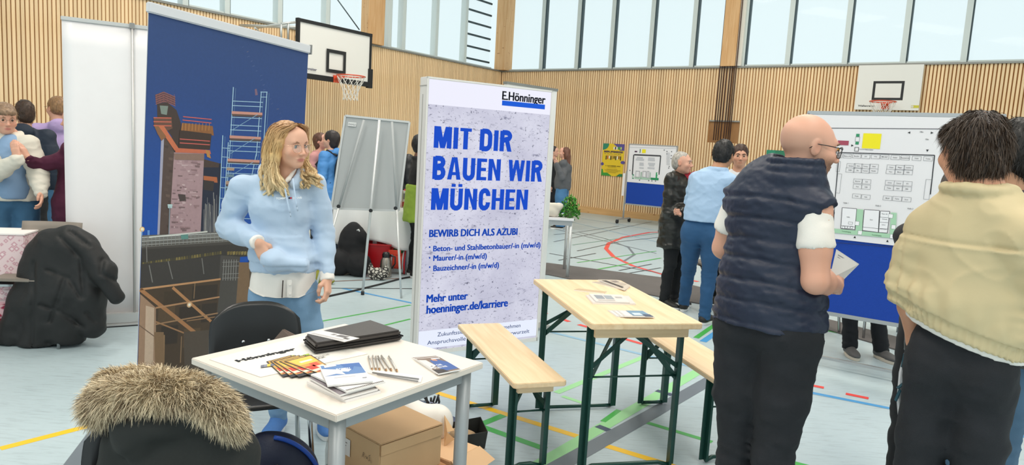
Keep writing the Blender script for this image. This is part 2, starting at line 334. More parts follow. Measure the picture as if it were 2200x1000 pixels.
# ---- walls of slats
SL = wood('slat_wood', '#f9dcb2', '#ebc491', (20, 20, .6), .55, False, .08, (.3, .75)); BK = mat('wall_backing', '#b98650', .85, var=.1)
ZS = 3.53
def slat_mesh(z0, z1):
    mb = MB(); mb.box((0, 0, (z0+z1)/2), (.041, .045, z1-z0)); o = mb.build('slat', SL); me = o.data; bpy.data.objects.remove(o); return me
wr = MB(); wr.box((0, 0, ZS/2), (22, .12, ZS)); wall_r = wr.build('wall_right', BK); wall_r.location = tuple(wp(-1.0, WR+.045+.06, 0)); wall_r.rotation_euler = (0, 0, YAW); tag(wall_r, kind='structure')
wl = MB(); wl.box((0, 0, ZS/2), (.12, 24, ZS)); wall_l = wl.build('wall_left', BK); wall_l.location = tuple(wp(WL-.045-.06, 4.0, 0)); wall_l.rotation_euler = (0, 0, YAW); tag(wall_l, kind='structure')
S_all, S_n1, S_n2 = slat_mesh(.16, ZS), slat_mesh(2.37, ZS), slat_mesh(.16, 1.90)
PITCH = .0565
i = 0; a = WL+.04
while a < 1.0:
    niche = -5.58 < a < -4.93
    for me in ((S_n1, S_n2) if niche else (S_all,)):
        o = bpy.data.objects.new('slat', me); COL.objects.link(o); o.parent = wall_r; o.location = (a+1.0, -.06-.0225, 0)
    i += 1; a += PITCH*1.1
a = WR-.03; 
while a > 2.9:
    for me in (S_all,):
        o = bpy.data.objects.new('slat', me); COL.objects.link(o); o.parent = wall_l; o.location = (.06+.0225, a-4.0, 0); o.rotation_euler = (0, 0, math.pi/2)
    a -= PITCH
# niche panel with recess frame
nm = MB(); nm.box((-5.255+1.0, -.075, 2.135), (.66, .03, .47)); nm.build('niche_panel', wood('niche_wood', '#a8794a', '#94663a', (3, 3, 1), .6, False), wall_r)
nm = MB(); nm.box((-5.255+1.0, -.1, 2.38), (.68, .06, .03)); nm.build('niche_lintel', mat('alu_dark', '#9a9a96', .4, .7), wall_r)
# baseboards, sills
PW = wood('plain_timber', '#dcb27c', '#cfa06a', (1, 14, 14), .5, True, .02)
mb = MB(); mb.box((0, 0, .08), (20, .05, .16)); o = mb.build('baseboard_right', PW); o.location = tuple(wp(-2, WR+.01, 0)); o.rotation_euler = (0, 0, YAW); tag(o, kind='structure')
mb = MB(); mb.box((0, 0, .08), (.05, 22, .16)); o = mb.build('baseboard_left', PW); o.location = tuple(wp(WL-.01, 4.4, 0)); o.rotation_euler = (0, 0, YAW); tag(o, kind='structure')
SI = mat('sill_metal', '#8f8f8a', .45, .5)
mb = MB(); mb.box((0, .06, 0), (22, .2, .035)); o = mb.build('trim_1', SI); o.location = tuple(wp(-1, WR+.0, ZS+.018)); o.rotation_euler = (0, 0, YAW); tag(o, kind='structure')
mb = MB(); mb.box((-.06, 0, 0), (.2, 24, .035)); o = mb.build('trim_2', SI); o.location = tuple(wp(WL, 4, ZS+.018)); o.rotation_euler = (0, 0, YAW); tag(o, kind='structure')
# ---- clerestory windows : window_n > frame pieces, pane
ZT = 7.2
FR = mat('window_frame_paint', '#d3dbd8', .45); GK = mat('gasket_dark', '#39494e', .6); GL = mat('window_glass', '#f4feff', .03, alpha=.05)
def rightA(px): return float(pl(px, 146, WR, NR) @ D)
def leftN(px, py): return float(pl(px, py, WL, D) @ NR)
wn = [0]
def window(side, s0, s1):
    """one glazed bay between mullion centres s0..s1 along the wall"""
    wn[0] += 1; w = s1-s0; r = thing('window_%d' % wn[0], None, None); r['kind'] = 'structure'
    if side == 'R': r.location = tuple(wp(s0, WR+.1, 0)); r.rotation_euler = (0, 0, YAW)
    else: r.location = tuple(wp(WL-.1, s0, 0)); r.rotation_euler = (0, 0, YAW+math.pi/2)
    mb = MB(); z0 = ZS+.035
    mb.box((0.0, 0, (z0+ZT)/2), (.10, .16, ZT-z0)); mb.build('mullion', FR, r)
    mb = MB(); mb.box((.062, 0, (z0+ZT)/2), (.022, .12, ZT-z0)); mb.build('gasket', GK, r)
    mb = MB(); mb.box((w/2, 0, z0+.02), (w, .12, .04)); mb.box((w/2, 0, ZT-.04), (w, .12, .08)); mb.build('rail', FR, r)
    mb = MB(); mb.box((w/2+.02, .01, (z0+ZT)/2), (w-.12, .016, ZT-z0-.1)); mb.build('pane', GL, r)
    return r
ms = [rightA(p) for p in (1086, 1160, 1236, 1309, 1393, 1483)]
for q in range(5): window('R', ms[q], ms[q+1])
window('R', ms[5], rightA(1556))
ms = [rightA(p) for p in (1592, 1689, 1812, 1937, 2067, 2200)]
for q in range(5): window('R', ms[q], ms[q+1])
ls = [leftN(p, q) for p, q in ((400, 15), (490, 32), (603, 55), (705, 78), (778, 95))]
for q in range(len(ls)-1): window('L', ls[q], ls[q+1])
ls = [leftN(p, q) for p, q in ((838, 106), (868, 112), (938, 125), (1000, 138), (1058, 150))]
lw = None
for q in range(len(ls)-1): lw = window('L', ls[q], ls[q+1])
# dark louvre bars of the last left window
for z in np.arange(3.72, 7.0, .30):
    mb = MB(); mb.box(((ls[4]-ls[3])/2, -.03, z), (ls[4]-ls[3]-.14, .03, .045)); mb.build('louvre_bar', GK, lw)
# timber posts
TP = wood('glulam', '#e0b583', '#cf9a62', (16, 16, .8), .55, True, .03)
def post(side, s, w, name):
    r = MB(); r.box((0, 0, (ZS+.035+ZT)/2), (w, .22, ZT-ZS-.035)); o = r.build(name, TP); o['kind'] = 'structure'
    o.location = tuple(wp(s, WR+.0, 0) if side == 'R' else wp(WL-.0, s, 0)); o.rotation_euler = (0, 0, YAW if side == 'R' else YAW+math.pi/2); return o
post('L', (leftN(781, 96)+leftN(818, 103))/2, (leftN(818, 103)-leftN(781, 96))*.95, 'trim_3')
pc = post('R', rightA(1566), .32, 'trim_4'); 
mb = MB(); mb.box((0, 0, (ZS+.04+ZT)/2), (.12, .16, ZT-ZS-.04)); o = mb.build('trim_5', mat('post_cover', '#e6dfd2', .5)); o.location = tuple(wp(rightA(1587), WR+.02, 0)); o.rotation_euler = (0, 0, YAW); o['kind'] = 'structure'
mb = MB(); mb.box((0, 0, (ZS+.04+ZT)/2), (.34, .34, ZT-ZS-.04)); o = mb.build('trim_6', TP); o.location = tuple(wp(WL+.05, WR-.02, 0)); o.rotation_euler = (0, 0, YAW); o['kind'] = 'structure'
# wall upper band and ceiling (out of frame)
mb = MB(); mb.box((0, 0, 0), (22, .3, .5)); o = mb.build('trim_7', FR); o.location = tuple(wp(-1, WR+.1, ZT+.25)); o.rotation_euler = (0, 0, YAW); o['kind'] = 'structure'
mb = MB(); mb.box((0, 0, 0), (.3, 24, .5)); o = mb.build('trim_8', FR); o.location = tuple(wp(WL-.1, 4, ZT+.25)); o.rotation_euler = (0, 0, YAW); o['kind'] = 'structure'
mb = MB(); c4 = [wp(WL-.3, -9, 0), wp(9.5, -9, 0), wp(9.5, WR+.3, 0), wp(WL-.3, WR+.3, 0)]; mb.prism([(p[0], p[1]) for p in c4], ZT+.4, ZT+.5); o = mb.build('ceiling', mat('ceiling_white', '#e9e4da', .8)); o['kind'] = 'structure'
# ---- ropes hanging from above into the niche
RP = mat('rope_dark', '#4b302a', .8); k = 0
for px_ in (1541, 1546, 1550, 1556, 1563, 1567, 1572, 1576):
    a0 = float(pl(px_, 240, WR, NR) @ D); k += 1
    mb = MB(); mb.cyl(wp(a0, WR-.07-.01*(k % 3), 1.95), wp(a0, WR-.07-.01*(k % 3), ZT), .011, n=6)
    o = mb.build('pull_rope', RP, off=wp(a0, WR-.07, 1.95)); o.location = tuple(wp(a0, WR-.07, 1.95))
    tag(o, 'thin dark rope hanging into the wall niche, '+('leftmost of the eight', 'second from the left', 'third from the left', 'fourth from the left', 'fifth from the left', 'sixth from the left', 'second from the right', 'rightmost of the eight')[k-1], 'rope', 'ropes hanging into the wall niche')
# wire across left window
mb = MB(); A_ = pl(722, -5, WL+.3, D); B_ = pl(772, 64, WL+.3, D); mb.cyl(A_, B_, .012, n=6); o = mb.build('stay_cable', mat('cable_steel', '#59676c', .5, .5), off=A_); o.location = tuple(A_); tag(o, 'slanting steel stay cable in front of the left windows', 'cable')
# dark cable cover mat across the hall
rm = mat('runner_rubber', '#66615f', .8, bump=.3, bscale=60, var=.12, vscale=3)
mb = MB(); pp = [gp(*q) for q in ((1120, 563), (1178, 567), (1420, 598), (1700, 668), (1960, 735), (1960, 764), (1700, 688), (1420, 640), (1178, 592), (1120, 585))]
mb.prism([(p[0], p[1]) for p in reversed(pp)], .0, .012); o = mb.build('floor_runner', rm); tag(o, 'long dark grey rubber runner lying across the hall floor behind the display box', 'mat')
# ================================================================== FURNITURE
class Plane:
    """vertical or tilted plane through O with in-plane axes U (right) and V (up); uv() reads a place on it"""
    def __init__(s, O, U, V=(0, 0, 1)):
        s.O = np.array(O, float); s.U = np.array(U, float)/np.linalg.norm(U); V = np.array(V, float); V = V-s.U*(V@s.U); s.V = V/np.linalg.norm(V); s.N = np.cross(s.U, s.V)
    def uv(s, x, y):
        p = pl(x, y, float(s.O@s.N), s.N)-s.O; return float(p@s.U), float(p@s.V)
    def w(s, u, v, n=0): return s.O+s.U*u+s.V*v+s.N*n
    def sheet(s, n=.001, eps=2e-4): return Sheet(s.w(0, 0, n), s.U, s.V, eps)
def yaw_of(v): return math.atan2(v[1], v[0])
def local(o, rz, p):
    c, s = math.cos(-rz), math.sin(-rz); x, y = p[0]-o[0], p[1]-o[1]; return (c*x-s*y, s*x+c*y, (p[2] if len(p) > 2 else 0)-(o[2] if len(o) > 2 else 0))
GREEN = mat('bench_green', '#17423a', .35, .2); PINE = wood('pine_top', '#ecd3ae', '#dfc096', (14, 1.0, 14), .5, True, .03); PINX = wood('pine_apron', '#ecd3ae', '#e0c298', (1.2, 16, 16), .5, True, .02)
EDGE = wood('pine_edge', '#dcb888', '#c99c68', (12, 1.0, 12), .55, True, .02)
CHROME = mat('chrome_tube', '#b9bcbe', .2, 1); BLKPL = mat('black_plastic', '#101113', .35, coat=.2); DKR = mat('rubber_dark', '#26262a', .7)
def folding(name, label, cat, NL, dirx, w, l, h, group=None, tk=.028, aph=.055):
    """beer-garden table / bench: origin at near-left corner on the floor, x across, y along"""
    rz = yaw_of(dirx); t = thing(name, label, cat, (NL[0], NL[1], 0), rz, group)
    n = 2 if w > .4 else 1
    mb = MB()
    pts = [(.012, 0), (w-.012, 0), (w, .012), (w, l-.012), (w-.012, l), (.012, l), (0, l-.012), (0, .012)]
    mb.prism(pts, h-tk, h); mb.build('tabletop' if w > .4 else 'seat_board', PINE, t, bevel=.003)
    for y in (.07, l-.07):
        mb = MB(); mb.box((w/2, y, h-tk-aph/2), (w-.085, .022, aph)); mb.build('apron', PINX, t, bevel=.002)
    lx = .055
    for k, y in enumerate((.12, l-.12)):
        sgn = 1 if k == 0 else -1
        for x in (lx, w-lx):
            mb = MB(); mb.bar((x, y, 0.012), (x, y, h-tk), .012, .036, (0, 1, 0)) ; mb.bar((x-(.014 if x < w/2 else -.014), y+.012*sgn, 0.012), (x-(.014 if x < w/2 else -.014), y+.012*sgn, h-tk), .03, .006, (0, 1, 0))
            mb.build('leg', GREEN, t)
        mb = MB(); mb.tube([(lx, y, .012), (lx+.05, y+.02*sgn, .02), (w-lx-.05, y+.02*sgn, .02), (w-lx, y, .012)], .011, 8); mb.build('foot_bar', GREEN, t)
        mb = MB(); mb.cyl((lx, y, h*.62), (w-lx, y, h*.62), .005, n=8); mb.build('cross_rod', GREEN, t)
        for x in (lx, w-lx):
            mb = MB(); mb.bar((x, y, h*.60), (w/2+(x-w/2)*.1, y+.16*sgn*(h/.77), h-tk-.015), .005, .026, (0, 0, 1)); mb.bar((x, y, h*.68), (w/2-(x-w/2)*.35, y+.1*sgn, h-tk-.01), .005, .022, (0, 0, 1)); mb.build('brace', GREEN, t)
        mb = MB(); mb.box((w/2, y+.16*sgn*(h/.77), h-tk-.006), (w-2*lx+.02, .03, .012)); mb.build('hinge_plate', GREEN, t)
    return t, rz
z_t = .77
NLt = gp(1272, 697, z_t); NRt = gp(1510, 695, z_t); FLt = gp(1152, 600, z_t)
dx = (NRt-NLt); wt = np.linalg.norm(dx[:2]); dy = FLt-NLt; lt = np.linalg.norm(dy[:2])
# orthogonal frame nearest to both measured edges
ang = (yaw_of(dx)+yaw_of(dy)-math.pi/2)/2; dirx = np.array([math.cos(ang), math.sin(ang), 0]); diry = np.array([-dirx[1], dirx[0], 0])
btab, rzt = folding('beer_table', 'pale pine folding table with green steel legs holding brochures', 'table', NLt, dirx, wt, lt, z_t)
NB = gp(1104, 826, .48); NB2 = gp(1220, 820, .48); FB = gp(980, 697, .48)
dxb = NB2-NB; dyb = FB-NB; angb = (yaw_of(dxb)*1+(yaw_of(dyb)-math.pi/2)*2)/3; dirb = np.array([math.cos(angb), math.sin(angb), 0])
bench1, rzb = folding('beer_bench', 'pale pine folding bench with green legs between white desk and pine table', 'bench', NB, dirb, np.linalg.norm(dxb[:2]), np.linalg.norm(dyb[:2]), .48, 'pine folding benches', .025, .045)
B3 = gp(1538, 818, .48); B3f = gp(1425, 735, .48)
bench2, _ = folding('beer_bench', 'pale pine folding bench right of the table, partly behind the man in the navy vest', 'bench', B3, dirx, .25, lt, .48, 'pine folding benches', .025, .045)
# ---- white desk
zd = .735
dN = gp(722, 893, zd); dR = gp(1057, 788, zd); dL = gp(408, 780, zd); dF = gp(735, 698, zd)
a1 = yaw_of(dR-dN); a2 = yaw_of(dL-dN)-math.pi/2; a3 = yaw_of(dF-dL); rzd = (a1*1.2+a2+a3*.8)/3
dw = (np.linalg.norm((dR-dN)[:2])+np.linalg.norm((dF-dL)[:2]))/2; dl = (np.linalg.norm((dL-dN)[:2])+np.linalg.norm((dF-dR)[:2]))/2
desk = thing('desk', 'white square office desk with grey steel frame, covered in brochures', 'desk', (dN[0], dN[1], 0), rzd)
WT = mat('desk_laminate', '#e3d9ce', .42); GS = mat('desk_steel', '#a3a7a9', .4, .3)
mb = MB(); mb.box((dw/2, dl/2, zd-.012), (dw, dl, .024)); mb.build('tabletop', WT, desk, bevel=.003)
mb = MB(); mb.box((dw/2, .055, zd-.05), (dw-.1, .03, .05)); mb.build('rail', GS, desk, bevel=.003)
mb = MB(); mb.box((dw/2, dl-.055, zd-.05), (dw-.1, .03, .05)); mb.build('rail', GS, desk)
for x in (.05, dw-.05):
    mb = MB(); mb.box((x, dl/2, zd-.05), (.03, dl-.1, .05)); mb.build('rail', GS, desk, bevel=.003)
    for y in (.05, dl-.05):
        mb = MB(); mb.tube([(x, y, .012), (x, y, zd-.026)], .026, 16); g = mb.build('leg', GS, desk)
        mb = MB(); mb.cyl((x, y, 0), (x, y, .014), .028, n=16); mb.build('foot_cap', DKR, g)
def dk(x, y, z=0): # desk local -> world
    c, s = math.cos(rzd), math.sin(rzd); return np.array([dN[0]+c*x-s*y, dN[1]+s*x+c*y, zd+z])
def DU(px, py, z=0): return local((dN[0], dN[1], 0), rzd, gp(px, py, zd+z))[:2]
# ---- things on the desk: each laid with its own corners read on the desk plane
PAPER = mat('paper_white', '#f2efec', .6); 
def slab(pts, z0, th, name, label, cat, m, group=None, bevel=0, cols=None, rough=None):
    """flat thing lying with the outline pts (world xy) between z0 and z0+th"""
    c = np.mean([p[:2] for p in pts], axis=0); mb = MB(); mb.prism([(p[0], p[1]) for p in pts], z0, z0+th)
    t = thing(name, label, cat, (c[0], c[1], z0), 0, group); mb.build(cols or 'body', m, t, bevel=bevel, off=(c[0], c[1], z0)); return t, c
def quadsheet(P, z, c, z0):
    """print frame on a parallelogram P[0]=lower left, P[1]=lower right, P[3]=upper left"""
    P = [np.array([p[0], p[1], z]) for p in P]; U = P[1]-P[0]; V = P[3]-P[0]
    return Sheet(P[0], U, V, 1.5e-4)
def qp(*pp, z=0): return [gp(x, y, zd+z) for x, y in pp]
# paper bag with lettering lying flat
Q = qp((505, 842), (735, 777), (640, 712), (452, 776))
Q = qp((560, 812), (790, 762), (655, 722), (450, 774))
t, c = slab(Q, zd+.0005, .002, 'paper_bag', 'flat white carrier bag with black lettering lying on the desk', 'bag', mat('bag_paper', '#e9e4dc', .5))
# lettering placed on plane of the desk along the bag
def desksheet(p0, p1, pv, z):
    P0 = gp(*p0, zd+z); U = gp(*p1, zd+z)-P0; U = U/np.linalg.norm(U); V = np.array([-U[1], U[0], 0]); return Sheet(P0, U, V, 1.5e-4), P0, U, V
s, P0, U_, V_ = desksheet((512, 779), (637, 752), None, .003)
wlen = float(np.linalg.norm((gp(637, 752, zd)-gp(512, 779, zd)))); [s.text('Hönninger', e_, e2_, .028, '#18191c', w=wlen-.003, bold=0) for e_ in (0, .0015, .003, .0045) for e2_ in (0, .0015)]
def su(px, py): p = gp(px, py, zd+.003)-P0; return float(p@U_), float(p@V_)
for (px_, py_, cc) in ((620, 770, '#c9cf3a'), (636, 771, '#b8c43a'), (652, 767, '#a3bd3f'), (632, 777, '#3d8a5c'), (648, 774, '#2f7f56'), (600, 795, '#5a5f78'), (612, 792, '#6d6f86')):
    u, v = su(px_, py_); s.poly([(u, v), (u+.028, v), (u+.034, v+.016), (u+.006, v+.016)], cc)
u, v = su(664, 776); s.text('GEMEINDE', u, v+.012, .011, '#9a9a96', w=.10, bold=.01); s.text('HAAR', u, v-.006, .011, '#55565a', w=.07, bold=.02)
for k in range(6):
    u, v = su(560+7*k, 792-k); s.poly([(u, v), (u+.012, v-.004), (u+.03, v+.02), (u+.014, v+.022)], ['#6d6f80', '#8b8d9a', '#e6c44a'][k % 3])
s.build('print', PRINT, t, off=(c[0], c[1], zd+.0005))
# fanned leaflets
for k in range(5):
    f0 = k/4; z = .004+.0016*k; off = np.array([[0, 0], [18, 1], [34, 0], [60, -3], [84, -6]][k])
    pts = [(608+off[0], 811+off[1]*.8), (640+off[0]*.95, 803+off[1]), (626+off[0]*.5, 764+off[1]*.1), (572+off[0]*.45, 778+off[1]*.0)]
    Q = qp(*pts, z=z)
    t, c = slab(Q, zd+z, .0012, 'leaflet', ['bottom-most', 'second', 'middle', 'fourth', 'topmost'][k]+' leaflet of the fan with a grilled-food photo lying on the carrier bag', 'leaflet', mat('leaflet_black', '#2a2523', .35), 'fanned leaflets on the desk')
    P_ = [np.array([q[0], q[1], zd+z+.0014]) for q in Q]; s = Sheet((0, 0, 0), (1, 0, 0), (0, 1, 0), 0)
    def bl(u, v): return P_[0]*(1-u)*(1-v)+P_[1]*u*(1-v)+P_[2]*u*v+P_[3]*(1-u)*v
    def q4(u0, v0, u1, v1, cc, up=0):
        n = len(s.v); s.v += [Vector(bl(a, b)+np.array([0, 0, .0001*up])) for a, b in ((u0, v0), (u1, v0), (u1, v1), (u0, v1))]; s.f.append((n, n+1, n+2, n+3)); s.c += [lin(cc)]*4
    q4(.04, .12, .96, .97, '#c9974c'); q4(.1, .62, .92, .95, '#e8c254', 1); q4(.06, .2, .9, .42, '#e9d9c0', 1); q4(.1, .3, .55, .5, '#c7402c', 2); q4(.45, .42, .8, .6, '#d9553a', 2); q4(.3, .72, .8, .8, '#f3ead0', 2); q4(.15, .15, .85, .2, '#a8281f', 2)
    s.build('print', PRINT, t, off=(c[0], c[1], zd+z))
# spiral notebooks stack, magazine on top
def booklet(px4, z, th, label, cover='#e8e5e4', name='notebook', group=None, spiral=False, art=None, cat='notebook', lip=True):
    Q = qp(*px4, z=z+th); t, c = slab(Q, zd+z, th, name, label, cat, PAPER, group, cols='pages')
    P_ = [np.array([q[0], q[1], zd+z+th+.0004]) for q in Q]; mb = MB(); mb.prism([(p[0], p[1]) for p in P_], zd+z+th, zd+z+th+.0008); mb.build('cover', mat('cover_'+cover[1:], cover, .35), t, off=(c[0], c[1], zd+z))
    def bl(u, v): return P_[0]*(1-u)*(1-v)+P_[1]*u*(1-v)+P_[2]*u*v+P_[3]*(1-u)*v+np.array([0, 0, .0007])
    if art:
        s = Sheet((0, 0, 0), (1, 0, 0), (0, 1, 0), 0)
        for i, (kind, a) in enumerate(art):
            n = len(s.v)
            if kind == 'r': pts = [(a[0], a[1]), (a[2], a[1]), (a[2], a[3]), (a[0], a[3])]
            elif kind == 'p': pts = a[0]
            if kind in 'rp':
                s.v += [Vector(bl(*q))+Vector((0, 0, .00012*i)) for q in pts]; s.f.append(tuple(range(n, n+len(pts)))); s.c += [lin(a[-1])]*len(pts)
            else:
                V, Fc, x0, x1, y0, y1 = text_geo(a[0], .01)
                for p in V: s.v.append(Vector(bl(a[1]+(p[0]-x0)/(x1-x0)*(a[3]-a[1]), a[2]+p[1]/.729*a[4]))+Vector((0, 0, .00012*i)))
                s.f += [tuple(k+n for k in f) for f in Fc]; s.c += [lin(a[-1])]*len(V)
        s.build('print', PRINT, t, off=(c[0], c[1], zd+z))
    if spiral:
        mb = MB(); nn = 26
        for i in range(nn):
            p = bl(.03+.94*i/(nn-1), .035) if spiral == 1 else bl(.965, .03+.94*i/(nn-1)); q = p-np.array([c[0], c[1], zd+z]); d_ = (P_[1]-P_[0]) if spiral == 2 else (P_[3]-P_[0]); d_ = d_/np.linalg.norm(d_)
            mb.tube([Vector(q+d_*.006*math.cos(a)+np.array([0, 0, .0030*math.sin(a)-.002])) for a in np.linspace(0, 2*math.pi, 9)[:-1]], .0009, 4, closed=True)
        mb.build('spiral_binding', mat('wire_dark', '#4a4644', .3, .8), t)
    return t
G = 'notebooks stacked on the desk'
booklet(((743, 862), (818, 841), (755, 800), (660, 826)), .000, .007, 'lowest spiral notebook of the stack on the desk', group=G, spiral=2)
booklet(((738, 856), (812, 836), (748, 794), (659, 821)), .010, .006, 'second spiral notebook from the bottom of the desk stack', '#d8d2ce', group=G, spiral=2)
booklet(((730, 849), (806, 828), (745, 792), (664, 812)), .019, .006, 'brown-edged notebook in the middle of the desk stack', '#7a7076', group=G, spiral=2)
booklet(((745, 842), (828, 821), (752, 787), (668, 805)), .028, .005, 'uppermost spiral notebook of the stack, under the magazine', '#e6e2df', group=G, spiral=1)
booklet(((704, 829), (801, 819), (772, 779), (686, 787)), .0365, .005, 'square brochure with blue and white picture on top of the notebooks', '#eceaea', 'brochure', cat='brochure',
        art=[('r', (.02, .42, .98, .97, '#5b80b4')), ('p', ([(.02, .42), (.3, .5), (.5, .42), (.42, .7), (.2, .75), (.02, .8)], '#d9d6d6')), ('p', ([(.5, .97), (.98, .97), (.98, .72), (.8, .8), (.72, .62), (.55, .8)], '#3f68a8')), ('p', ([(.4, .6), (.6, .55), (.7, .66), (.5, .75)], '#e8edf4')), ('p', ([(.1, .85), (.4, .9), (.38, .97), (.1, .97)], '#e5e3e0')), ('t', ('BAUEN', .35, .70, .68, .06, '#eef3fa')), ('r', (.82, .16, .92, .2, '#9a9aa0')), ('r', (.2, .3, .7, .315, '#c9c6c6'))])
# clear folder with pens
Q = qp((904, 824), (908, 811), (794, 797), (786, 803)); t, c = slab(Q, zd+.0002, .004, 'pen_case', 'slim transparent pen case lying beside the notebook stack', 'case', mat('clear_case', '#e9e7e4', .15, coat=.5)); 
mb = MB(); 
for k_, (a_, b_) in enumerate((((800, 801), (900, 815)), ((810, 805), (898, 820)))): mb.cyl(gp(*a_, zd+.007), gp(*b_, zd+.007), .0025, n=8)
mb.build('pencil', mat('pencil_grey', '#8e8c8c', .4), t, off=(c[0], c[1], zd+.0002))
# six ball pens
PEN = mat('pen_silver', '#c9c4bd', .35, .35); PTIP = mat('pen_tip', '#b78e62', .35, .6)
pens = [((792, 766), (800, 796)), ((801, 765), (808, 796)), ((808, 766), (816, 796)), ((812, 766), (831, 798)), ((819, 765), (842, 797)), ((835, 766), (854, 799))]
for k, (a_, b_) in enumerate(pens):
    A_ = gp(*a_, zd+.005); B_ = gp(*b_, zd+.005); d_ = (B_-A_); L_ = np.linalg.norm(d_); d_ /= L_
    t = thing('ballpoint_pen', ['leftmost silver ballpoint pen on the desk', 'second silver ballpoint pen from the left on the desk', 'third silver ballpoint pen from the left, touching the fourth', 'fourth silver ballpoint pen from the left, slanting over the third', 'fifth silver ballpoint pen from the left on the desk', 'rightmost silver ballpoint pen, apart from the other five'][k], 'pen', A_, 0, 'silver pens on the desk')
    mb = MB(); P_ = [d_*L_*f for f in (0, .03, .04, .5, .9)]; mb.tube(P_, [.003, .0032, .0046, .0046, .0042], 10); mb.build('barrel', PEN, t)
    mb = MB(); mb.tube([d_*L_*.9, d_*L_*.96, d_*L_], [.0042, .003, .0008], 10); mb.build('tip', PTIP, t)
    mb = MB(); n_ = np.array([0, 0, .0065]); mb.bar(d_*L_*.03+n_, d_*L_*.3+n_, .003, .0012); mb.build('clip', PEN, t)
# brochures at the right of the desk
for k in range(3):
    o_ = (-4*(2-k), -1.5*(2-k))
    booklet(((942+o_[0], 805+o_[1]), (991+o_[0], 795+o_[1]), (945+o_[0], 768+o_[1]), (892+o_[0], 772+o_[1])), .003*k, .0025, ['lowest', 'middle', 'top'][k]+' blue brochure of the pile at the right end of the desk', '#e4e1df', 'brochure', 'blue brochures on the desk', cat='brochure',
        art=[('r', (.02, .02, .98, .98, '#7d6a5c')), ('p', ([(.3, .1), (.98, .1), (.98, .6), (.7, .85), (.4, .8)], '#3a5c9c')), ('p', ([(.02, .3), (.35, .45), (.3, .85), (.02, .9)], '#d6d2cf')), ('p', ([(.5, .78), (.68, .72), (.7, .9), (.55, .93)], '#c48b6c')), ('p', ([(.02, .02), (.5, .02), (.4, .2), (.02, .25)], '#35302e')), ('t', ('MIT DIR', .12, .42, .62, .1, '#f4f6fa')), ('t', ('BAUEN WIR', .12, .28, .7, .1, '#f4f6fa')), ('r', (.55, .86, .9, .92, '#dfe6f2'))])
# leather portfolio + card
Q = qp((676, 748), (866, 718), (797, 694), (652, 727), z=.03); LE = mat('leather_black', '#3c3735', .42, bump=.25, bscale=180); c = np.mean([q[:2] for q in Q], axis=0)
t = thing('portfolio', 'black zipped leather portfolio lying at the far side of the desk', 'folder', (c[0], c[1], zd))
mb = MB(); mb.prism([(q[0], q[1]) for q in Q], zd+.004, zd+.022); mb.build('lower_cover', LE, t, bevel=.007, off=(c[0], c[1], zd))
mb = MB(); mb.prism([(c[0]+(q[0]-c[0])*.975, c[1]+(q[1]-c[1])*.975) for q in Q], zd+.0225, zd+.046); mb.build('upper_cover', LE, t, bevel=.008, off=(c[0], c[1], zd))
mb = MB(); R_ = [np.array([c[0]+(q[0]-c[0])*.995-c[0], c[1]+(q[1]-c[1])*.995-c[1], .0223]) for q in Q]; mb.tube(R_, .0035, 6, closed=True); mb.build('zip', mat('zip_black', '#1d1b1c', .4, .4), t)
Q = [gp(*q, zd+.048) for q in ((683, 735), (772, 731), (742, 716), (672, 711))]; Q = [gp(*q, zd+.048) for q in ((740, 735), (772, 727), (690, 710), (656, 716))]
c = np.mean([q[:2] for q in Q], axis=0); t = thing('voucher_card', 'white printed leaflet lying on the black portfolio', 'leaflet', (c[0], c[1], zd+.0465)); mb = MB(); mb.prism([(q[0], q[1]) for q in Q], zd+.0465, zd+.048); mb.build('body', mat('card_white', '#dedad8', .35), t, off=(c[0], c[1], zd+.0465))
s = Sheet((0, 0, 0), (1, 0, 0), (0, 1, 0), 0); 
for (u0, v0, u1, v1, cc) in ((.1, .1, .9, .3, '#b9b4b2'), (.2, .55, .45, .9, '#6c6868'), (.5, .6, .6, .85, '#8b8787'), (.08, .4, .2, .6, '#55504f')):
    n = len(s.v); P_ = [np.array([q[0], q[1], zd+.0483]) for q in Q]
    for a, b_ in ((u0, v0), (u1, v0), (u1, v1), (u0, v1)): s.v.append(Vector(P_[0]*(1-a)*(1-b_)+P_[3]*a*(1-b_)+P_[2]*a*b_+P_[1]*(1-a)*b_))
    s.f.append((n+3, n+2, n+1, n)); s.c += [lin(cc)]*4
s.build('print', PRINT, t, off=(c[0], c[1], zd+.0465))
# ---- things on the pine table
def tq(*pp, z=0): return [gp(x, y, z_t+z) for x, y in pp]
def tbook(px4, z, th, label, name='brochure', cover='#d9cfc4', art=(), cat='brochure', group='brochures on the pine table'):
    Q = tq(*px4, z=z+th); c = np.mean([q[:2] for q in Q], axis=0); t = thing(name, label, cat, (c[0], c[1], z_t+z), 0, group)
    mb = MB(); mb.prism([(q[0], q[1]) for q in Q], z_t+z, z_t+z+th*.85); mb.build('pages', PAPER, t, off=(c[0], c[1], z_t+z))
    mb = MB(); mb.prism([(q[0], q[1]) for q in Q], z_t+z+th*.85, z_t+z+th); mb.build('cover', mat('tc_'+cover[1:], cover, .4), t, off=(c[0], c[1], z_t+z))
    P_ = [np.array([q[0]-c[0], q[1]-c[1], th+.0004]) for q in Q]; s = Sheet((0, 0, 0), (1, 0, 0), (0, 1, 0), 0)
    for i, (pts, cc) in enumerate(art):
        n = len(s.v)
        for (u, v) in pts: s.v.append(Vector(P_[0]*(1-u)*(1-v)+P_[1]*u*(1-v)+P_[2]*u*v+P_[3]*(1-u)*v+np.array([0, 0, .0002*i])))
        s.f.append(tuple(range(n, n+len(pts)))); s.c += [lin(cc)]*len(pts)
    if art: s.build('print', PRINT, t)
    return t
R4 = lambda a, b_, c_, d_: [(a, b_), (c_, b_), (c_, d_), (a, d_)]
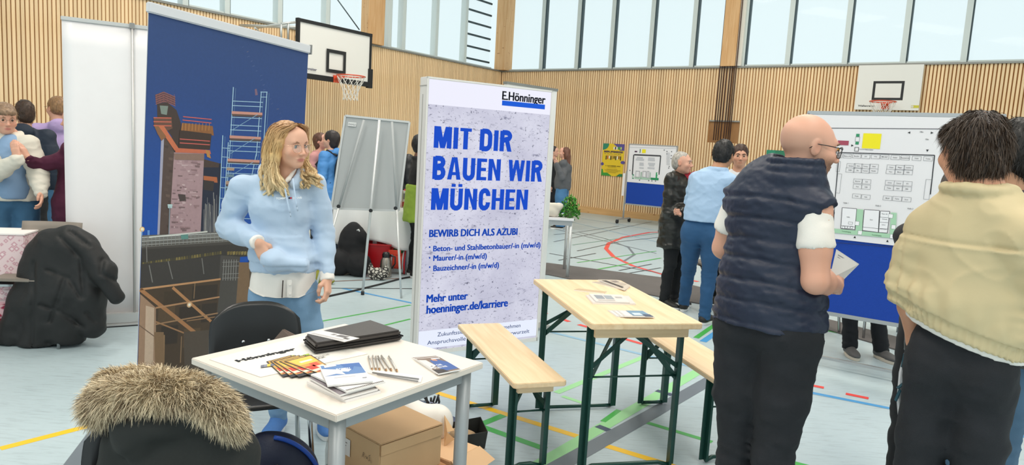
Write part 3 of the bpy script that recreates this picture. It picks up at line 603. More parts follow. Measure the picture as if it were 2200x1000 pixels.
tbook(((1345, 624), (1354, 614), (1328, 604), (1272, 606)), 0, .005, 'lower brochure of the pair at the far end of the pine table', cover='#b9aa98')
tbook(((1342, 622), (1354, 613), (1327, 602), (1285, 601)), .006, .008, 'upper brochure with dark spine at the far end of the pine table', cover='#cdbfae', art=((R4(.05, .1, .3, .9, ), '#3a2f2b'), (R4(.4, .2, .9, .5), '#b6a797'), (R4(.45, .6, .8, .85), '#8c7f77')))
tbook(((1298, 630), (1304, 627), (1243, 620), (1233, 623)), 0, .006, 'narrow folded leaflet on the pine table left of the brochures', cover='#c9ae8a')
tbook(((1274, 651), (1366, 653), (1350, 636), (1258, 634)), 0, .008, 'lower grey-white brochure in the middle of the pine table', cover='#d7cfc9')
tbook(((1280, 647), (1353, 650), (1337, 634), (1265, 631)), .009, .005, 'upper brochure with grey pictures in the middle of the pine table', cover='#ded6d0', art=((R4(.1, .3, .35, .8), '#8d9299'), (R4(.38, .3, .62, .8), '#9aa0a6'), (R4(.7, .5, .9, .7), '#b5b0ac'), (R4(.1, .1, .6, .2), '#c4bdb8')))
for k in range(3): tbook(((1325+9*k, 681), (1385+11*k, 682), (1358+12*k, 668), (1305+10*k, 667)), .003*k, .0027, ['lowest', 'middle', 'top'][k]+' brochure of the fan at the near end of the pine table', cover='#ccc4bd', art=((R4(.05, .1, .3, .9), '#dcd9d6'), (R4(.32, .15, .95, .95), '#7193ad'), (R4(.4, .25, .7, .6), '#c8d4dd'), (R4(.7, .05, .98, .4), '#40506a')), group='fanned brochures on the pine table')
# ================================================================== CHAIRS
def shell_chair(name, label, loc, rz, m=BLKPL, group=None, screws=True):
    """origin on the floor under the seat centre, sitter looks along +y"""
    t = thing(name, label, 'chair', loc, rz, group)
    mb = MB()
    def seat(u, v):
        x = (u-.5)*.43; y = (v-.5)*.43; rim = max(0, abs(u-.5)*2)**4*.02; k = (abs(u-.5)*2)**4*max(0, v-.6)*.08
        return (x*(1-.25*max(0, v-.75)**1.5-.2*max(0, .2-v)), y-k*.3, .455+rim-.05*max(0, v-.78)**1.3*1.5+.02*(1-v)*0)
    mb.grid(seat, 14, 14); mb.build('seat', m, t, solid=.009)
    mb = MB()
    def back(u, v):
        w = .40*(1-.0*v); a = (u-.5)*2; top = (1-abs(a)**3*.30); z = .50+.275*v*top+ (abs(a)**3*.05*(1-v)); x = a*w/2*(1-.14*max(0, v-.6)**1.5)
        return (x, -.215-.055*v-.01+.035*a*a, z)
    mb.grid(back, 16, 12); mb.build('backrest', m, t, solid=.009)
    if screws:
        for sx_ in (-.055, .055):
            mb = MB(); mb.lathe([(0, .004), (.006, .003), (.008, 0)], n=10); o = mb.build('screw', CHROME, t); o.location = (sx_, -.222, .60); o.rotation_euler = (-math.pi/2, 0, 0)
    for sx_ in (-1, 1):
        mb = MB(); mb.tube([(sx_*.205, .21, .0), (sx_*.18, .17, .43), (sx_*.165, .12, .445), (sx_*.165, -.15, .445), (sx_*.15, -.2, .47), (sx_*.14, -.24, .62)], .011, 10); mb.build('side_frame', CHROME, t)
        mb = MB(); mb.tube([(sx_*.20, -.24, .0), (sx_*.17, -.14, .44)], .011, 10); mb.build('leg', CHROME, t)
        for y in (.21, -.24):
            mb = MB(); mb.cyl((sx_*.203, y, 0), (sx_*.203, y, .03), .014, n=10); mb.build('foot_cap', DKR, t)
    mb = MB(); mb.cyl((-.17, -.13, .44), (.17, -.13, .44), .009, n=8); mb.cyl((-.17, .13, .44), (.17, .13, .44), .009, n=8); mb.build('cross_tube', CHROME, t)
    return t
pb = at(550, 700, 3.12); pf = gp(640, 885, .455); dd = (pf-pb)[:2]; dd = np.array([.42, -.9]); dd = dd/np.linalg.norm(dd)
chairA = shell_chair('shell_chair', 'black plastic shell chair pushed under the far side of the desk', (pb[0]+dd[0]*.24, pb[1]+dd[1]*.24, 0), math.atan2(dd[1], dd[0])-math.pi/2)
# ================================================================== LIGHT BOX
LA = at(918, 163, 4.92); LB = at(1188, 195, 5.52); LA[2] = LB[2] = 0
bx = Plane(LA, LB-LA); bw = float(np.linalg.norm(LB-LA)); bh = 2.0
lt_ = thing('light_box', 'tall white backlit display box advertising construction jobs in blue letters', 'display', LA, yaw_of(LB-LA))
WF = mat('box_frame_white', '#e4e1dc', .4)
mb = MB(); mb.box((bw/2, .055, bh/2), (bw, .108, bh)); mb.build('housing', WF, lt_, bevel=.004)
mb = MB(); mb.box((-.001, .055, bh/2-.02), (.003, .006, bh-.2)); mb.build('side_groove', mat('groove_grey', '#a9a6a1', .5), lt_)
mb = MB(); mb.box((.0, .055, bh-.06), (.006, .112, .005)); mb.build('corner_joint', MATS['groove_grey'], lt_)
cm = mat('concrete_backlit', '#cfcfe0', .5); nt = cm.node_tree; N = nt.nodes; L = nt.links; b = N['Principled BSDF']
tc = N.new('ShaderNodeTexCoord')
def _noise(sc_, det, stretch=(1, 1, 1), rough=.6):
    mp = N.new('ShaderNodeMapping'); mp.inputs['Scale'].default_value = stretch; L.new(tc.outputs['Object'], mp.inputs[0]); n = N.new('ShaderNodeTexNoise'); n.inputs['Scale'].default_value = sc_; n.inputs['Detail'].default_value = det; n.inputs['Roughness'].default_value = rough; L.new(mp.outputs[0], n.inputs[0]); return n.outputs[0]
def _ramp(i, p0, c0, p1, c1):
    r = N.new('ShaderNodeValToRGB'); r.color_ramp.elements[0].position = p0; r.color_ramp.elements[1].position = p1; r.color_ramp.elements[0].color = (*lin(c0), 1); r.color_ramp.elements[1].color = (*lin(c1), 1); L.new(i, r.inputs[0]); return r.outputs[0]
def _mul(a, b_):
    m_ = N.new('ShaderNodeMix'); m_.data_type = 'RGBA'; m_.blend_type = 'MULTIPLY'; m_.inputs[0].default_value = 1; L.new(a, m_.inputs[6]); L.new(b_, m_.inputs[7]); return m_.outputs[2]
base = _ramp(_noise(2.2, 6), .35, '#c6c5da', .65, '#e4e4f4'); fine = _ramp(_noise(42, 3, (1, 1, 1.5), .7), .30, '#5c5c74', .40, '#ffffff'); crack = _ramp(_noise(7, 8, (1, 1, 3), .8), .33, '#8a8aa0', .42, '#ffffff')
outc = _mul(_mul(base, fine), crack); b.inputs['Base Color'].default_value = (.02, .02, .02, 1); L.new(outc, b.inputs['Emission Color']); b.inputs['Emission Strength'].default_value = .92
def lp(px_, py_): return bx.uv(px_, py_)
hv = lp(1050, 226)[1]; hv = (lp(920, 224)[1]+lp(1180, 247)[1])/2
LB_ = mat('backlit_print', '#ffffff', .4, attr=True, emit=.98)
fw = .016
mb = MB(); mb.add([bx.w(fw, .03, .0012), bx.w(bw-fw, .03, .0012), bx.w(bw-fw, hv, .0012), bx.w(fw, hv, .0012)], [(0, 1, 2, 3)]); o = mb.build('concrete_panel', cm, lt_, off=LA); o.matrix_parent_inverse = Matrix(); o.rotation_euler = (0, 0, -lt_.rotation_euler[2])
s = bx.sheet(.002, 2e-4); s.rect(fw, hv, bw-fw, bh-fw, '#f1f1ff')
v0, v1 = (lp(900, 712)[1]+lp(1150, 687)[1])/2, (lp(897, 745)[1]+lp(1150, 722)[1])/2; s.rect(fw, v1-.012, bw-fw, v0, '#eaf0ff')
BL = '#0048c8'; DB = '#0a43b0'; NV = '#10131c'
def T(t, pA, pB, capA, col, bold=.03, h=None):
    fat = bold*1.6
    """pA baseline-left pixel, pB baseline-right pixel, capA a pixel at cap height over pA"""
    a = lp(*pA); b_ = lp(*pB); hh = h or (lp(*capA)[1]-a[1]); 
    k0 = s.k
    for ex, ey in ((-1, -1), (1, -1), (-1, 1), (1, 1), (0, 0), (-.35, 0), (.35, 0)):
        s.k = k0; s.text(t, a[0]+fat*hh*(1+ex), (a[1]+b_[1])/2+fat*hh*.35*(1+ey), hh*(1-fat*.7), col, w=b_[0]-a[0]-2*fat*hh, bold=0)
T('E.Hönninger', (1078, 214), (1171, 224), (1078, 194), NV, .028); a = lp(1078, 224); b_ = lp(1170, 234); s.rect(a[0], lp(1124, 231)[1], b_[0], lp(1124, 220.5)[1], '#0a5ad8')
for tx_, pa, pb2, pc_ in (('MIT DIR', (931, 317), (1098, 327), (931, 270)), ('BAUEN WIR', (928, 385), (1163, 391), (928, 336)), ('MÜNCHEN', (925, 450), (1132, 452), (925, 403))):
    a = lp(*pa); b_ = lp(*pb2); s.block(tx_, a[0], (a[1]+b_[1])/2, lp(*pc_)[1]-a[1], b_[0]-a[0], BL)
T('BEWIRB DICH ALS AZUBI', (921, 510), (1111, 505), (921, 493), DB, .035)
for (tx, y0, xe, ye) in (('Beton- und Stahlbetonbauer/-in (m/w/d)', 537, 1160, 535), ('Maurer/-in (m/w/d)', 560, 1045, 557), ('Bauzeichner/-in (m/w/d)', 580, 1071, 578)):
    T(tx, (930, y0), (xe, ye), (930, y0-13), DB, .03); u, v = lp(921, y0-5); s.rect(u, v-.004, u+.011, v+.008, DB)
T('Mehr unter', (915, 649), (1004, 645), (915, 631), DB, .035); T('hoenninger.de/karriere', (915, 672), (1090, 661), (915, 653), DB, .035)
T('Zukunftssicheres Familienunternehmen', (939, 720), (1117, 706), (939, 711), '#1d3d75', .005); T('Anspruchsvolle Projekte - lokal verwurzelt', (917, 738), (1136, 718), (917, 729), '#1d3d75', .005)
o = s.build('print', LB_, lt_, off=LA); o.rotation_euler = (0, 0, -lt_.rotation_euler[2])
mb = MB(); mb.box((bw/2, -.0005, bh-.006), (bw, .006, .012)); mb.box((bw/2, -.0005, .015), (bw, .006, .03)); mb.box((.006, -.0005, bh/2), (.012, .006, bh)); mb.box((bw-.006, -.0005, bh/2), (.012, .006, bh)); mb.build('front_frame', WF, lt_)
# white panel standing behind the light box
A_ = at(1090, 176, 5.62); B_ = at(1198, 194, 6.05); A_[2] = B_[2] = 0; p2 = Plane(A_, B_-A_); w2 = float(np.linalg.norm(B_-A_))
t = thing('display_panel', 'plain white display panel standing right behind the light box', 'panel', A_, yaw_of(B_-A_)); mb = MB(); mb.box((w2/2, .02, 1.03), (w2, .035, 2.03)); mb.build('panel', mat('panel_white', '#e9e7e3', .5), t, bevel=.003)
mb = MB(); mb.box((w2/2, .02, 2.05), (w2+.01, .045, .02)); mb.build('top_rail', SI, t); mb = MB(); mb.box((w2/2, .03, .012), (w2*.9, .3, .024)); mb.build('base', mat('alu_base', '#b7b6b2', .4, .5), t)
# ================================================================== ROLL-UP BANNERS
ALU = mat('alu_brushed', '#c9c8c5', .38, .6)
A_ = at(132, 33, 5.12); B_ = gp(278, 697); A_[2] = 0; dB = B_-A_; dB[2] = 0; dB /= np.linalg.norm(dB); wB = .95; hB = 2.28
t = thing('rollup_banner', 'plain white back of a roll-up banner with centre pole, behind the black quilted coat', 'banner', A_, yaw_of(dB))
mb = MB(); mb.grid(lambda u, v: (u*wB, .0+.004*math.sin(u*9)*math.sin(v*3), .09+(hB-.09)*v), 12, 12); mb.build('fabric', mat('banner_white', '#f3efef', .75, var=.02), t, solid=.0015)
mb = MB(); mb.box((wB/2, .0, hB), (wB+.01, .02, .028)); mb.build('top_rail', ALU, t, bevel=.003)
mb = MB(); mb.box((wB/2, 0, .062), (wB+.02, .09, .08)); mb.box((wB/2, 0, .012), (wB+.02, .13, .02)); g = mb.build('base', mat('rollup_base', '#d3d1cf', .35, .5), t, bevel=.006)
mb = MB(); mb.box((wB/2, -.0, .003), (wB+.01, .14, .006)); mb.build('base_strip', DKR, g)
mb = MB(); k_ = float(np.linalg.norm((at(287, 57, 5.42)-A_)[:2])); mb.cyl((k_-.02, -.03, .08), (k_-.02, -.02, hB+.01), .010, n=10); mb.build('pole', ALU, t)
mb = MB(); mb.box((k_-.02, -.02, hB), (.035, .03, .04)); mb.build('pole_clip', mat('clip_grey', '#8d8d8b', .5), t)
# printed banner
A_ = at(320, 12, 3.72); B_ = at(663, 92, 4.72); hb = (A_[2]+B_[2])/2; LEAN = math.radians(2.4); A_[2] = B_[2] = 0; wb = float(np.linalg.norm(B_-A_)); UL = (B_-A_)/np.linalg.norm(B_-A_); A_ = A_-UL*hb*math.tan(LEAN)*1.0; pb_ = Plane(A_, UL*math.cos(LEAN)+np.array([0, 0, -math.sin(LEAN)]), np.array([0, 0, 1.0])*math.cos(LEAN)+UL*math.sin(LEAN))
bt = thing('rollup_banner', 'large roll-up banner with a photo of a bridge building site at night', 'banner', A_, yaw_of(UL))
bt.rotation_euler = (0, LEAN, yaw_of(UL))
mb = MB(); mb.box((wb/2, 0, hb-.0), (wb+.02, .03, .055)); mb.build('top_rail', mat('rail_white', '#d8d9dc', .4), bt, bevel=.006)
mb = MB(); mb.box((wb/2, .04, .05), (wb+.02, .12, .09)); mb.build('base', MATS['rollup_base'], bt, bevel=.01)
mb = MB(); mb.box((wb+.013, 0, hb), (.008, .036, .062)); mb.build('end_cap', MATS['clip_grey'], bt)
mb = MB(); mb.box((wb/2, .004, hb/2+.04), (wb, .003, hb-.08)); mb.build('fabric', mat('banner_back', '#c9ccd4', .7), bt)
s = pb_.sheet(.001, 1.2e-5)
def zz(x, y):
    if x < 22 and y > 540: x = -60
    u, v = pb_.uv(280+x*.6, 180+y*.6); return (min(max(u, 0), wb), max(v, .1))
def PG(pts, c): s.poly([zz(*p) for p in pts], c)
def LN(a, b_, w, c): s.line(zz(*a), zz(*b_), w*.0016, c)
def grad(u0, v0, u1, v1, c0, c1, n=1):
    k = len(s.v); s.v += [s.P(u0, v0), s.P(u1, v0), s.P(u1, v1), s.P(u0, v1)]; s.f.append((k, k+1, k+2, k+3)); s.c += [lin(c0), lin(c0), lin(c1), lin(c1)]
vs_ = [hb-.02, hb-.45, hb-.9, hb-1.3, .06]; cs_ = ['#2b4577', '#27457f', '#1b4a96', '#1452b0', '#1452b0']
for k in range(4): grad(0, vs_[k+1], wb, vs_[k], cs_[k+1], cs_[k])
s.k += 1
R2 = random.Random(3)
for k in range(26): # dust-like light trail
    x = 400+R2.gauss(0, 6)+k*9; y = -130+k*17; LN((x, y), (x+R2.uniform(2, 9), y-R2.uniform(1, 5)), 2, R2.choice(['#54618a', '#6a6678', '#4a5c88']))
PG([(445, 20), (452, 18), (456, 40), (447, 42)], '#7a5f72')
PG([(262, 290), (325, 285), (318, 536), (250, 538)], '#23283a')
for k in range(16): x = 262+k*3.4; LN((x, 536), (x+R2.uniform(-2, 6), 400+R2.uniform(-15, 60)), 2.2, R2.choice(['#8d8a86', '#6f6e70', '#a7a29b']))
PG([(262, 270), (318, 285), (316, 300), (262, 300)], '#4a3a33'); PG([(262, 330), (310, 335), (312, 355), (262, 350)], '#b3663f'); PG([(262, 345), (300, 350), (296, 385), (262, 380)], '#3a3230')
PG([(88, 40), (118, 28), (160, 48), (160, 78), (130, 66), (92, 72)], '#5d4146')
for k in range(5): LN((90, 42+8*k), (120, 30+8*k), 1.6, '#a3635a'); LN((120, 30+8*k), (161, 48+8*k), 1.6, '#a3635a')
for k in range(6): LN((92+13*k, 38), (94+13*k, 75), 1.3, '#8a5550')
PG([(95, 72), (132, 66), (165, 95), (182, 145), (178, 250), (150, 245), (148, 190), (128, 160), (96, 120)], '#43352f'); PG([(105, 78), (135, 80), (130, 112), (110, 108)], '#7e8a80')
PG([(112, 150), (124, 160), (108, 545), (96, 545)], '#a6a3b6'); PG([(122, 160), (156, 246), (146, 541), (104, 545)], '#57463f')
for k in range(14): x = 118+R2.uniform(0, 25); y = 220+k*22; PG([(x, y), (x+16, y+2), (x+14, y+12), (x+1, y+9)], R2.choice(['#4a3b36', '#6a564d', '#5e4d45']))
PG([(156, 246), (264, 249), (251, 536), (138, 541)], '#ac8d90')
for k in range(90):
    y = R2.uniform(256, 525); x0 = 154-(y-246)*.055; x = x0+R2.uniform(2, 92); w_ = R2.uniform(4, 26); w_ = min(w_, x0+104-x); PG([(x, y), (x+w_, y+1), (x+w_-1, y+R2.uniform(3, 9)), (x+1, y+R2.uniform(3, 8))], R2.choice(['#8f7174', '#bb9ea0', '#a08286', '#c9b0b0', '#96787a', '#7b6263']))
PG([(170, 395), (196, 398), (198, 418), (176, 422)], '#4b3f3c'); PG([(156, 250), (264, 252), (263, 275), (157, 272)], '#8b6f62')
PG([(82, 120), (146, 122), (150, 160), (98, 185), (84, 150)], '#6b4a3c')
for y in (122, 136, 150): LN((82, y), (146, y+1), 3.2, '#d06a55')
PG([(96, 150), (118, 150), (172, 232), (158, 240)], '#c8704c'); PG([(84, 152), (100, 152), (128, 190), (110, 205)], '#8b6040')
PG([(184, 140), (294, 152), (298, 186), (252, 178), (180, 168)], '#8e5d34'); PG([(176, 166), (290, 180), (284, 236), (172, 232)], '#3f3029')
for k in range(9): LN((186+12*k, 142), (184+12*k, 168), 1.6, '#c58a4c')
for a, b_ in (((188, 118), (290, 128)), ((186, 130), (289, 141)), ((176, 198), (284, 206)), ((176, 212), (284, 219))): LN(a, b_, 3, '#cf6157')
PG([(160, 230), (284, 238), (288, 252), (266, 250), (160, 246)], '#c4694a'); PG([(268, 236), (280, 240), (288, 268), (274, 262)], '#b98347')
SC_ = '#9bbcd4'; 
for (a, b_) in (((368, 12), (352, 300)), ((352, 300), (338, 420)), ((330, 185), (314, 532)), ((468, 28), (450, 260)), ((488, 30), (474, 250)), ((350, 210), (328, 530)), ((450, 250), (420, 400))): LN(a, b_, 4.2, SC_); LN((a[0]+8, a[1]+4), (b_[0]+8, b_[1]), 1.6, '#6d8fb0')
LN((465, 30), (490, 30), 3, SC_); LN((466, 48), (489, 48), 2.5, SC_)
for k, y in enumerate((62, 78, 98, 120, 148, 165, 185, 205, 222, 240, 268, 285, 300, 320, 350, 372, 400, 430, 455, 480)):
    xl = 365-(y-62)*.085; xr = 474-(y-62)*.06
    if y in (98, 185, 268, 350): PG([(xl, y), (xr, y+6), (xr, y+15), (xl, y+10)], '#c78f80'); PG([(xl, y+10), (xr, y+15), (xr-3, y+22), (xl+2, y+18)], '#5c4a44')
    else: LN((xl, y), (xr, y+5), 2.8, SC_)
for y in (230, 262, 300, 335, 372, 410, 450, 490, 515): LN((330-(y-185)*.045, y), (356-(y-185)*.05, y+2), 2.4, SC_)
for a, b_ in (((365, 165), (455, 110)), ((358, 250), (445, 195)), ((350, 335), (440, 280)), ((345, 410), (420, 350))): LN(a, b_, 2.2, '#7fa4c2')
for y in range(300, 530, 24): PG([(345-(y-300)*.05, y), (372-(y-300)*.05, y+2), (370-(y-300)*.05, y+12), (343-(y-300)*.05, y+10)], R2.choice(['#8fa9b8', '#6e8797', '#a88f7c', '#4f6274']))
LN((140, 440), (134, 640), 3.4, '#8c97a0'); PG([(132, 432), (150, 432), (148, 446), (134, 446)], '#b7cfcf')
s.disc(zz(34, 522), .014, '#e8b676'); s.disc(zz(28, 522), .009, '#fff0cc')
for x in (40, 62, 66): LN((x, 525), (x, 560), 2.5, '#7fb0e8')
# bridge edge
PG([(420, 520), (760, 480), (760, 1300), (420, 1300)], '#5b4c3d'); PG([(0, 1000), (430, 1000), (430, 1300), (0, 1300)], '#6b5540'); PG([(425, 524), (760, 484), (760, 590), (425, 618)], '#4b4640')
PG([(12, 566), (425, 520), (425, 600), (12, 640)], '#4b4640'); PG([(16, 548), (340, 530), (425, 524), (425, 560), (14, 582)], '#6b6863')
for k in range(6): LN((16, 556+k*7), (425, 530+k*6), 2.6, ['#c6c6c2', '#8b8883', '#b3b2ac', '#5f5b55', '#a09d96', '#77736c'][k])
for x in range(20, 420, 14): LN((x, 552-(x-20)*.06), (x, 585-(x-20)*.06), 1.6, '#8e9190')
PG([(178, 538), (205, 536), (207, 556), (182, 558)], '#5f8f86'); LN((66, 550), (275, 530), 5, '#d5d5cd')
PG([(10, 600), (425, 572), (425, 618), (10, 655)], '#3d3833')
for k in range(34): x = 14+k*9.2; y = 655-k*1.32; PG([(x, y), (x+8, y-1), (x+7, y-12), (x+1, y-11)], R2.choice(['#6f6338', '#5a5134', '#857543', '#4a4432']))
for k in range(8): x = 345+k*10; PG([(x, 602), (x+9, 600), (x+8, 612), (x+1, 614)], R2.choice(['#7d6c3c', '#94824c']))
PG([(8, 655), (322, 615), (322, 698), (6, 745)], '#403b37'); 
for (a, b_) in (((66, 650), (78, 712)), ((134, 636), (150, 700)), ((255, 625), (262, 682)), ((56, 565), (58, 640))): LN(a, b_, 3.5, '#7d7a75')
PG([(322, 615), (392, 620), (378, 806), (320, 850), (306, 850)], '#504b46'); PG([(388, 640), (425, 640), (425, 812), (376, 806)], '#80654a')
for k in range(6): LN((334+9*k, 630), (330+9*k, 705), 2, '#a3a09b')
for y in (640, 655, 682, 697): LN((328, y), (388, y-2), 2, '#8d8a86')
PG([(6, 745), (322, 698), (306, 850), (305, 1290), (0, 1290)], '#4d3d2d')
for (x, y, w_, h_) in ((120, 745, 70, 45), (222, 725, 90, 50), (100, 800, 60, 50), (175, 800, 75, 45), (255, 790, 55, 60), (110, 870, 60, 60), (190, 880, 60, 60)): PG([(x, y), (x+w_, y-6), (x+w_-4, y+h_), (x-4, y+h_+6)], R2.choice(['#3b3027', '#463829', '#5e4a35']))
for (a, b_, w_, cc) in (((6, 748), (322, 700), 7, '#c79467'), ((10, 748), (272, 925), 13, '#b07c52'), ((150, 730), (306, 868), 10, '#bb8658'), ((90, 803), (318, 764), 6, '#b98a62'), ((88, 852), (268, 924), 5, '#a77b55'), ((90, 862), (312, 822), 5, '#a57f5c'), ((200, 850), (308, 835), 4, '#977352'), ((120, 900), (118, 1000), 5, '#9c7b59'), ((182, 905), (178, 1000), 4, '#8d6f52'), ((230, 715), (226, 770), 4, '#8a6d50')): LN(a, b_, w_, cc)
PG([(4, 765), (90, 803), (84, 1290), (0, 1290)], '#a8866c'); PG([(54, 795), (84, 803), (72, 1290), (40, 1290)], '#cfb39a'); PG([(4, 780), (24, 790), (16, 1290), (0, 1290)], '#94735c'); LN((2, 880), (84, 905), 3, '#7a5f4c')
PG([(84, 890), (118, 890), (112, 1290), (84, 1290)], '#8a6c4e'); PG([(190, 890), (304, 880), (304, 1290), (185, 1290)], '#574b40')
s.disc(zz(210, 792), .016, '#e2b98c'); s.disc(zz(210, 792), .008, '#fff4e0')
o = s.build('print', mat('banner_print', '#ffffff', .5, attr=True, var=.06, vscale=60), bt, off=A_); o.matrix_basis = bt.rotation_euler.to_matrix().to_4x4().inverted()
mb = MB(); mb.cyl((wb/2, .05, .09), (wb/2, .03, hb-.03), .012, n=10); mb.build('pole', ALU, bt)
# ================================================================== SMOOTH-UNION MODELLING (distance fields -> one skin)
def V3(*a): return np.array(a, float)
class Field:
    """a list of smooth solid primitives, polygonised on a rectilinear grid that is finer where asked"""
    def __init__(s): s.pr = []; s.fine = []
    def cap(s, a, b, ra, rb=None, k=.02, flat=None, op='u'):
        """tapered limb from a to b; flat=(dir, factor) squashes it along dir"""
        s.pr.append(('c', V3(*a), V3(*b), ra, ra if rb is None else rb, k, flat, op)); return s
    def chain(s, P, R, k=.02, flat=None, op='u'):
        for i in range(len(P)-1): s.cap(P[i], P[i+1], R[i], R[i+1], k, flat, op)
        return s
    def ell(s, c, r, M_=None, k=.02, op='u'):
        s.pr.append(('e', V3(*c), V3(*r), None if M_ is None else np.array(M_, float), k, op)); return s
    def cut(s, p, n, k=.004): s.pr.append(('h', V3(*p), V3(*n)/np.linalg.norm(n), k)); return s   # remove the side n points to
    def rcut(s, a, b, r, k=.01): return s.cap(a, b, r, r, k, None, 's')
    def mesh(s, h, disp=None, fine=(), dband=.04, bounds=None):
        lo = np.full(3, 1e9); hi = -lo
        for p in s.pr:
            if p[0] == 'c' and p[7] == 'u':
                r = max(p[3], p[4])*1.02
                if p[6]: r *= max(1, p[6][1])
                lo = np.minimum(lo, np.minimum(p[1], p[2])-r); hi = np.maximum(hi, np.maximum(p[1], p[2])+r)
            elif p[0] == 'e' and p[5] == 'u': r = p[2].max() if p[3] is not None else p[2]; lo = np.minimum(lo, p[1]-r); hi = np.maximum(hi, p[1]+r)
        lo -= .03; hi += .03
        if bounds is not None: lo = np.maximum(lo, bounds[0]); hi = np.minimum(hi, bounds[1])
        ax = []
        for i in range(3):
            segs = []; x = lo[i]; g = [x]
            while x < hi[i]:
                st = h
                for (c, r, hf) in fine:
                    if c[i]-r <= x <= c[i]+r: st = min(st, hf)
                x += st; g.append(x)
            ax.append(np.array(g, np.float32))
        n = [len(a) for a in ax]; Fd = np.full(n, .2, np.float32)
        def region(l, u):
            out = []
            for i in range(3):
                a = max(0, np.searchsorted(ax[i], l[i])-2); b_ = min(n[i], np.searchsorted(ax[i], u[i])+2)
                if b_ <= a: return None
                out.append(slice(a, b_))
            return tuple(out)
        def smin(a, b_, k): 
            hh = np.clip(.5+.5*(b_-a)/k, 0, 1); return b_*(1-hh)+a*hh-k*hh*(1-hh)
        pad = .035
        for p in s.pr:
            if p[0] == 'h':
                X, Y, Z = np.meshgrid(*[a for a in ax], indexing='ij', sparse=True)
                d = (X-p[1][0])*p[2][0]+(Y-p[1][1])*p[2][1]+(Z-p[1][2])*p[2][2]; Fd = np.maximum(Fd, d); continue
            k = p[5] if p[0] == 'c' else p[4]; op = p[7] if p[0] == 'c' else p[5]; pd = pad+k
            if p[0] == 'c':
                r = max(p[3], p[4])*(max(1, p[6][1]) if p[6] else 1); rg = region(np.minimum(p[1], p[2])-r-pd, np.maximum(p[1], p[2])+r+pd)
            else:
                r = p[2].max() if p[3] is not None else p[2]; rg = region(p[1]-r-pd, p[1]+r+pd)
            if rg is None or any(q.start >= q.stop for q in rg): continue
            X, Y, Z = np.meshgrid(*[ax[i][rg[i]] for i in range(3)], indexing='ij')
            if p[0] == 'c':
                a, b_ = p[1].astype(np.float32), p[2].astype(np.float32); px, py, pz = X-a[0], Y-a[1], Z-a[2]; ba = b_-a; sc = 1.0
                if p[6]:
                    fd = V3(*p[6][0]); fd = (fd/np.linalg.norm(fd)).astype(np.float32); q = 1/p[6][1]-1; t = (px*fd[0]+py*fd[1]+pz*fd[2])*q; px = px+t*fd[0]; py = py+t*fd[1]; pz = pz+t*fd[2]; ba = ba+fd*float(ba@fd)*q; sc = min(1, p[6][1])**.5
                L2 = float(ba@ba)+1e-12; t = np.clip((px*ba[0]+py*ba[1]+pz*ba[2])/L2, 0, 1)
                d = (np.sqrt((px-t*ba[0])**2+(py-t*ba[1])**2+(pz-t*ba[2])**2)-(p[3]+(p[4]-p[3])*t))*sc
            else:
                px, py, pz = X-p[1][0], Y-p[1][1], Z-p[1][2]
                if p[3] is not None:
                    m = p[3]; px, py, pz = (px*m[0, 0]+py*m[1, 0]+pz*m[2, 0], px*m[0, 1]+py*m[1, 1]+pz*m[2, 1], px*m[0, 2]+py*m[1, 2]+pz*m[2, 2])
                r = p[2]; k0 = np.sqrt((px/r[0])**2+(py/r[1])**2+(pz/r[2])**2); k1 = np.sqrt((px/r[0]**2)**2+(py/r[1]**2)**2+(pz/r[2]**2)**2)+1e-6
                d = k0*(k0-1)/k1
            old = Fd[rg]
            if op == 'u': Fd[rg] = smin(old, d.astype(np.float32), k)
            else: Fd[rg] = -smin(-old, d.astype(np.float32), k)
        if disp is not None:
            idx = np.nonzero(np.abs(Fd) < dband); P = np.stack([ax[0][idx[0]], ax[1][idx[1]], ax[2][idx[2]]], 1); Fd[idx] += disp(P).astype(np.float32)
        Fd[0] = Fd[-1] = .2; Fd[:, 0] = Fd[:, -1] = .2; Fd[:, :, 0] = Fd[:, :, -1] = .2
        return surface_nets(Fd, ax)
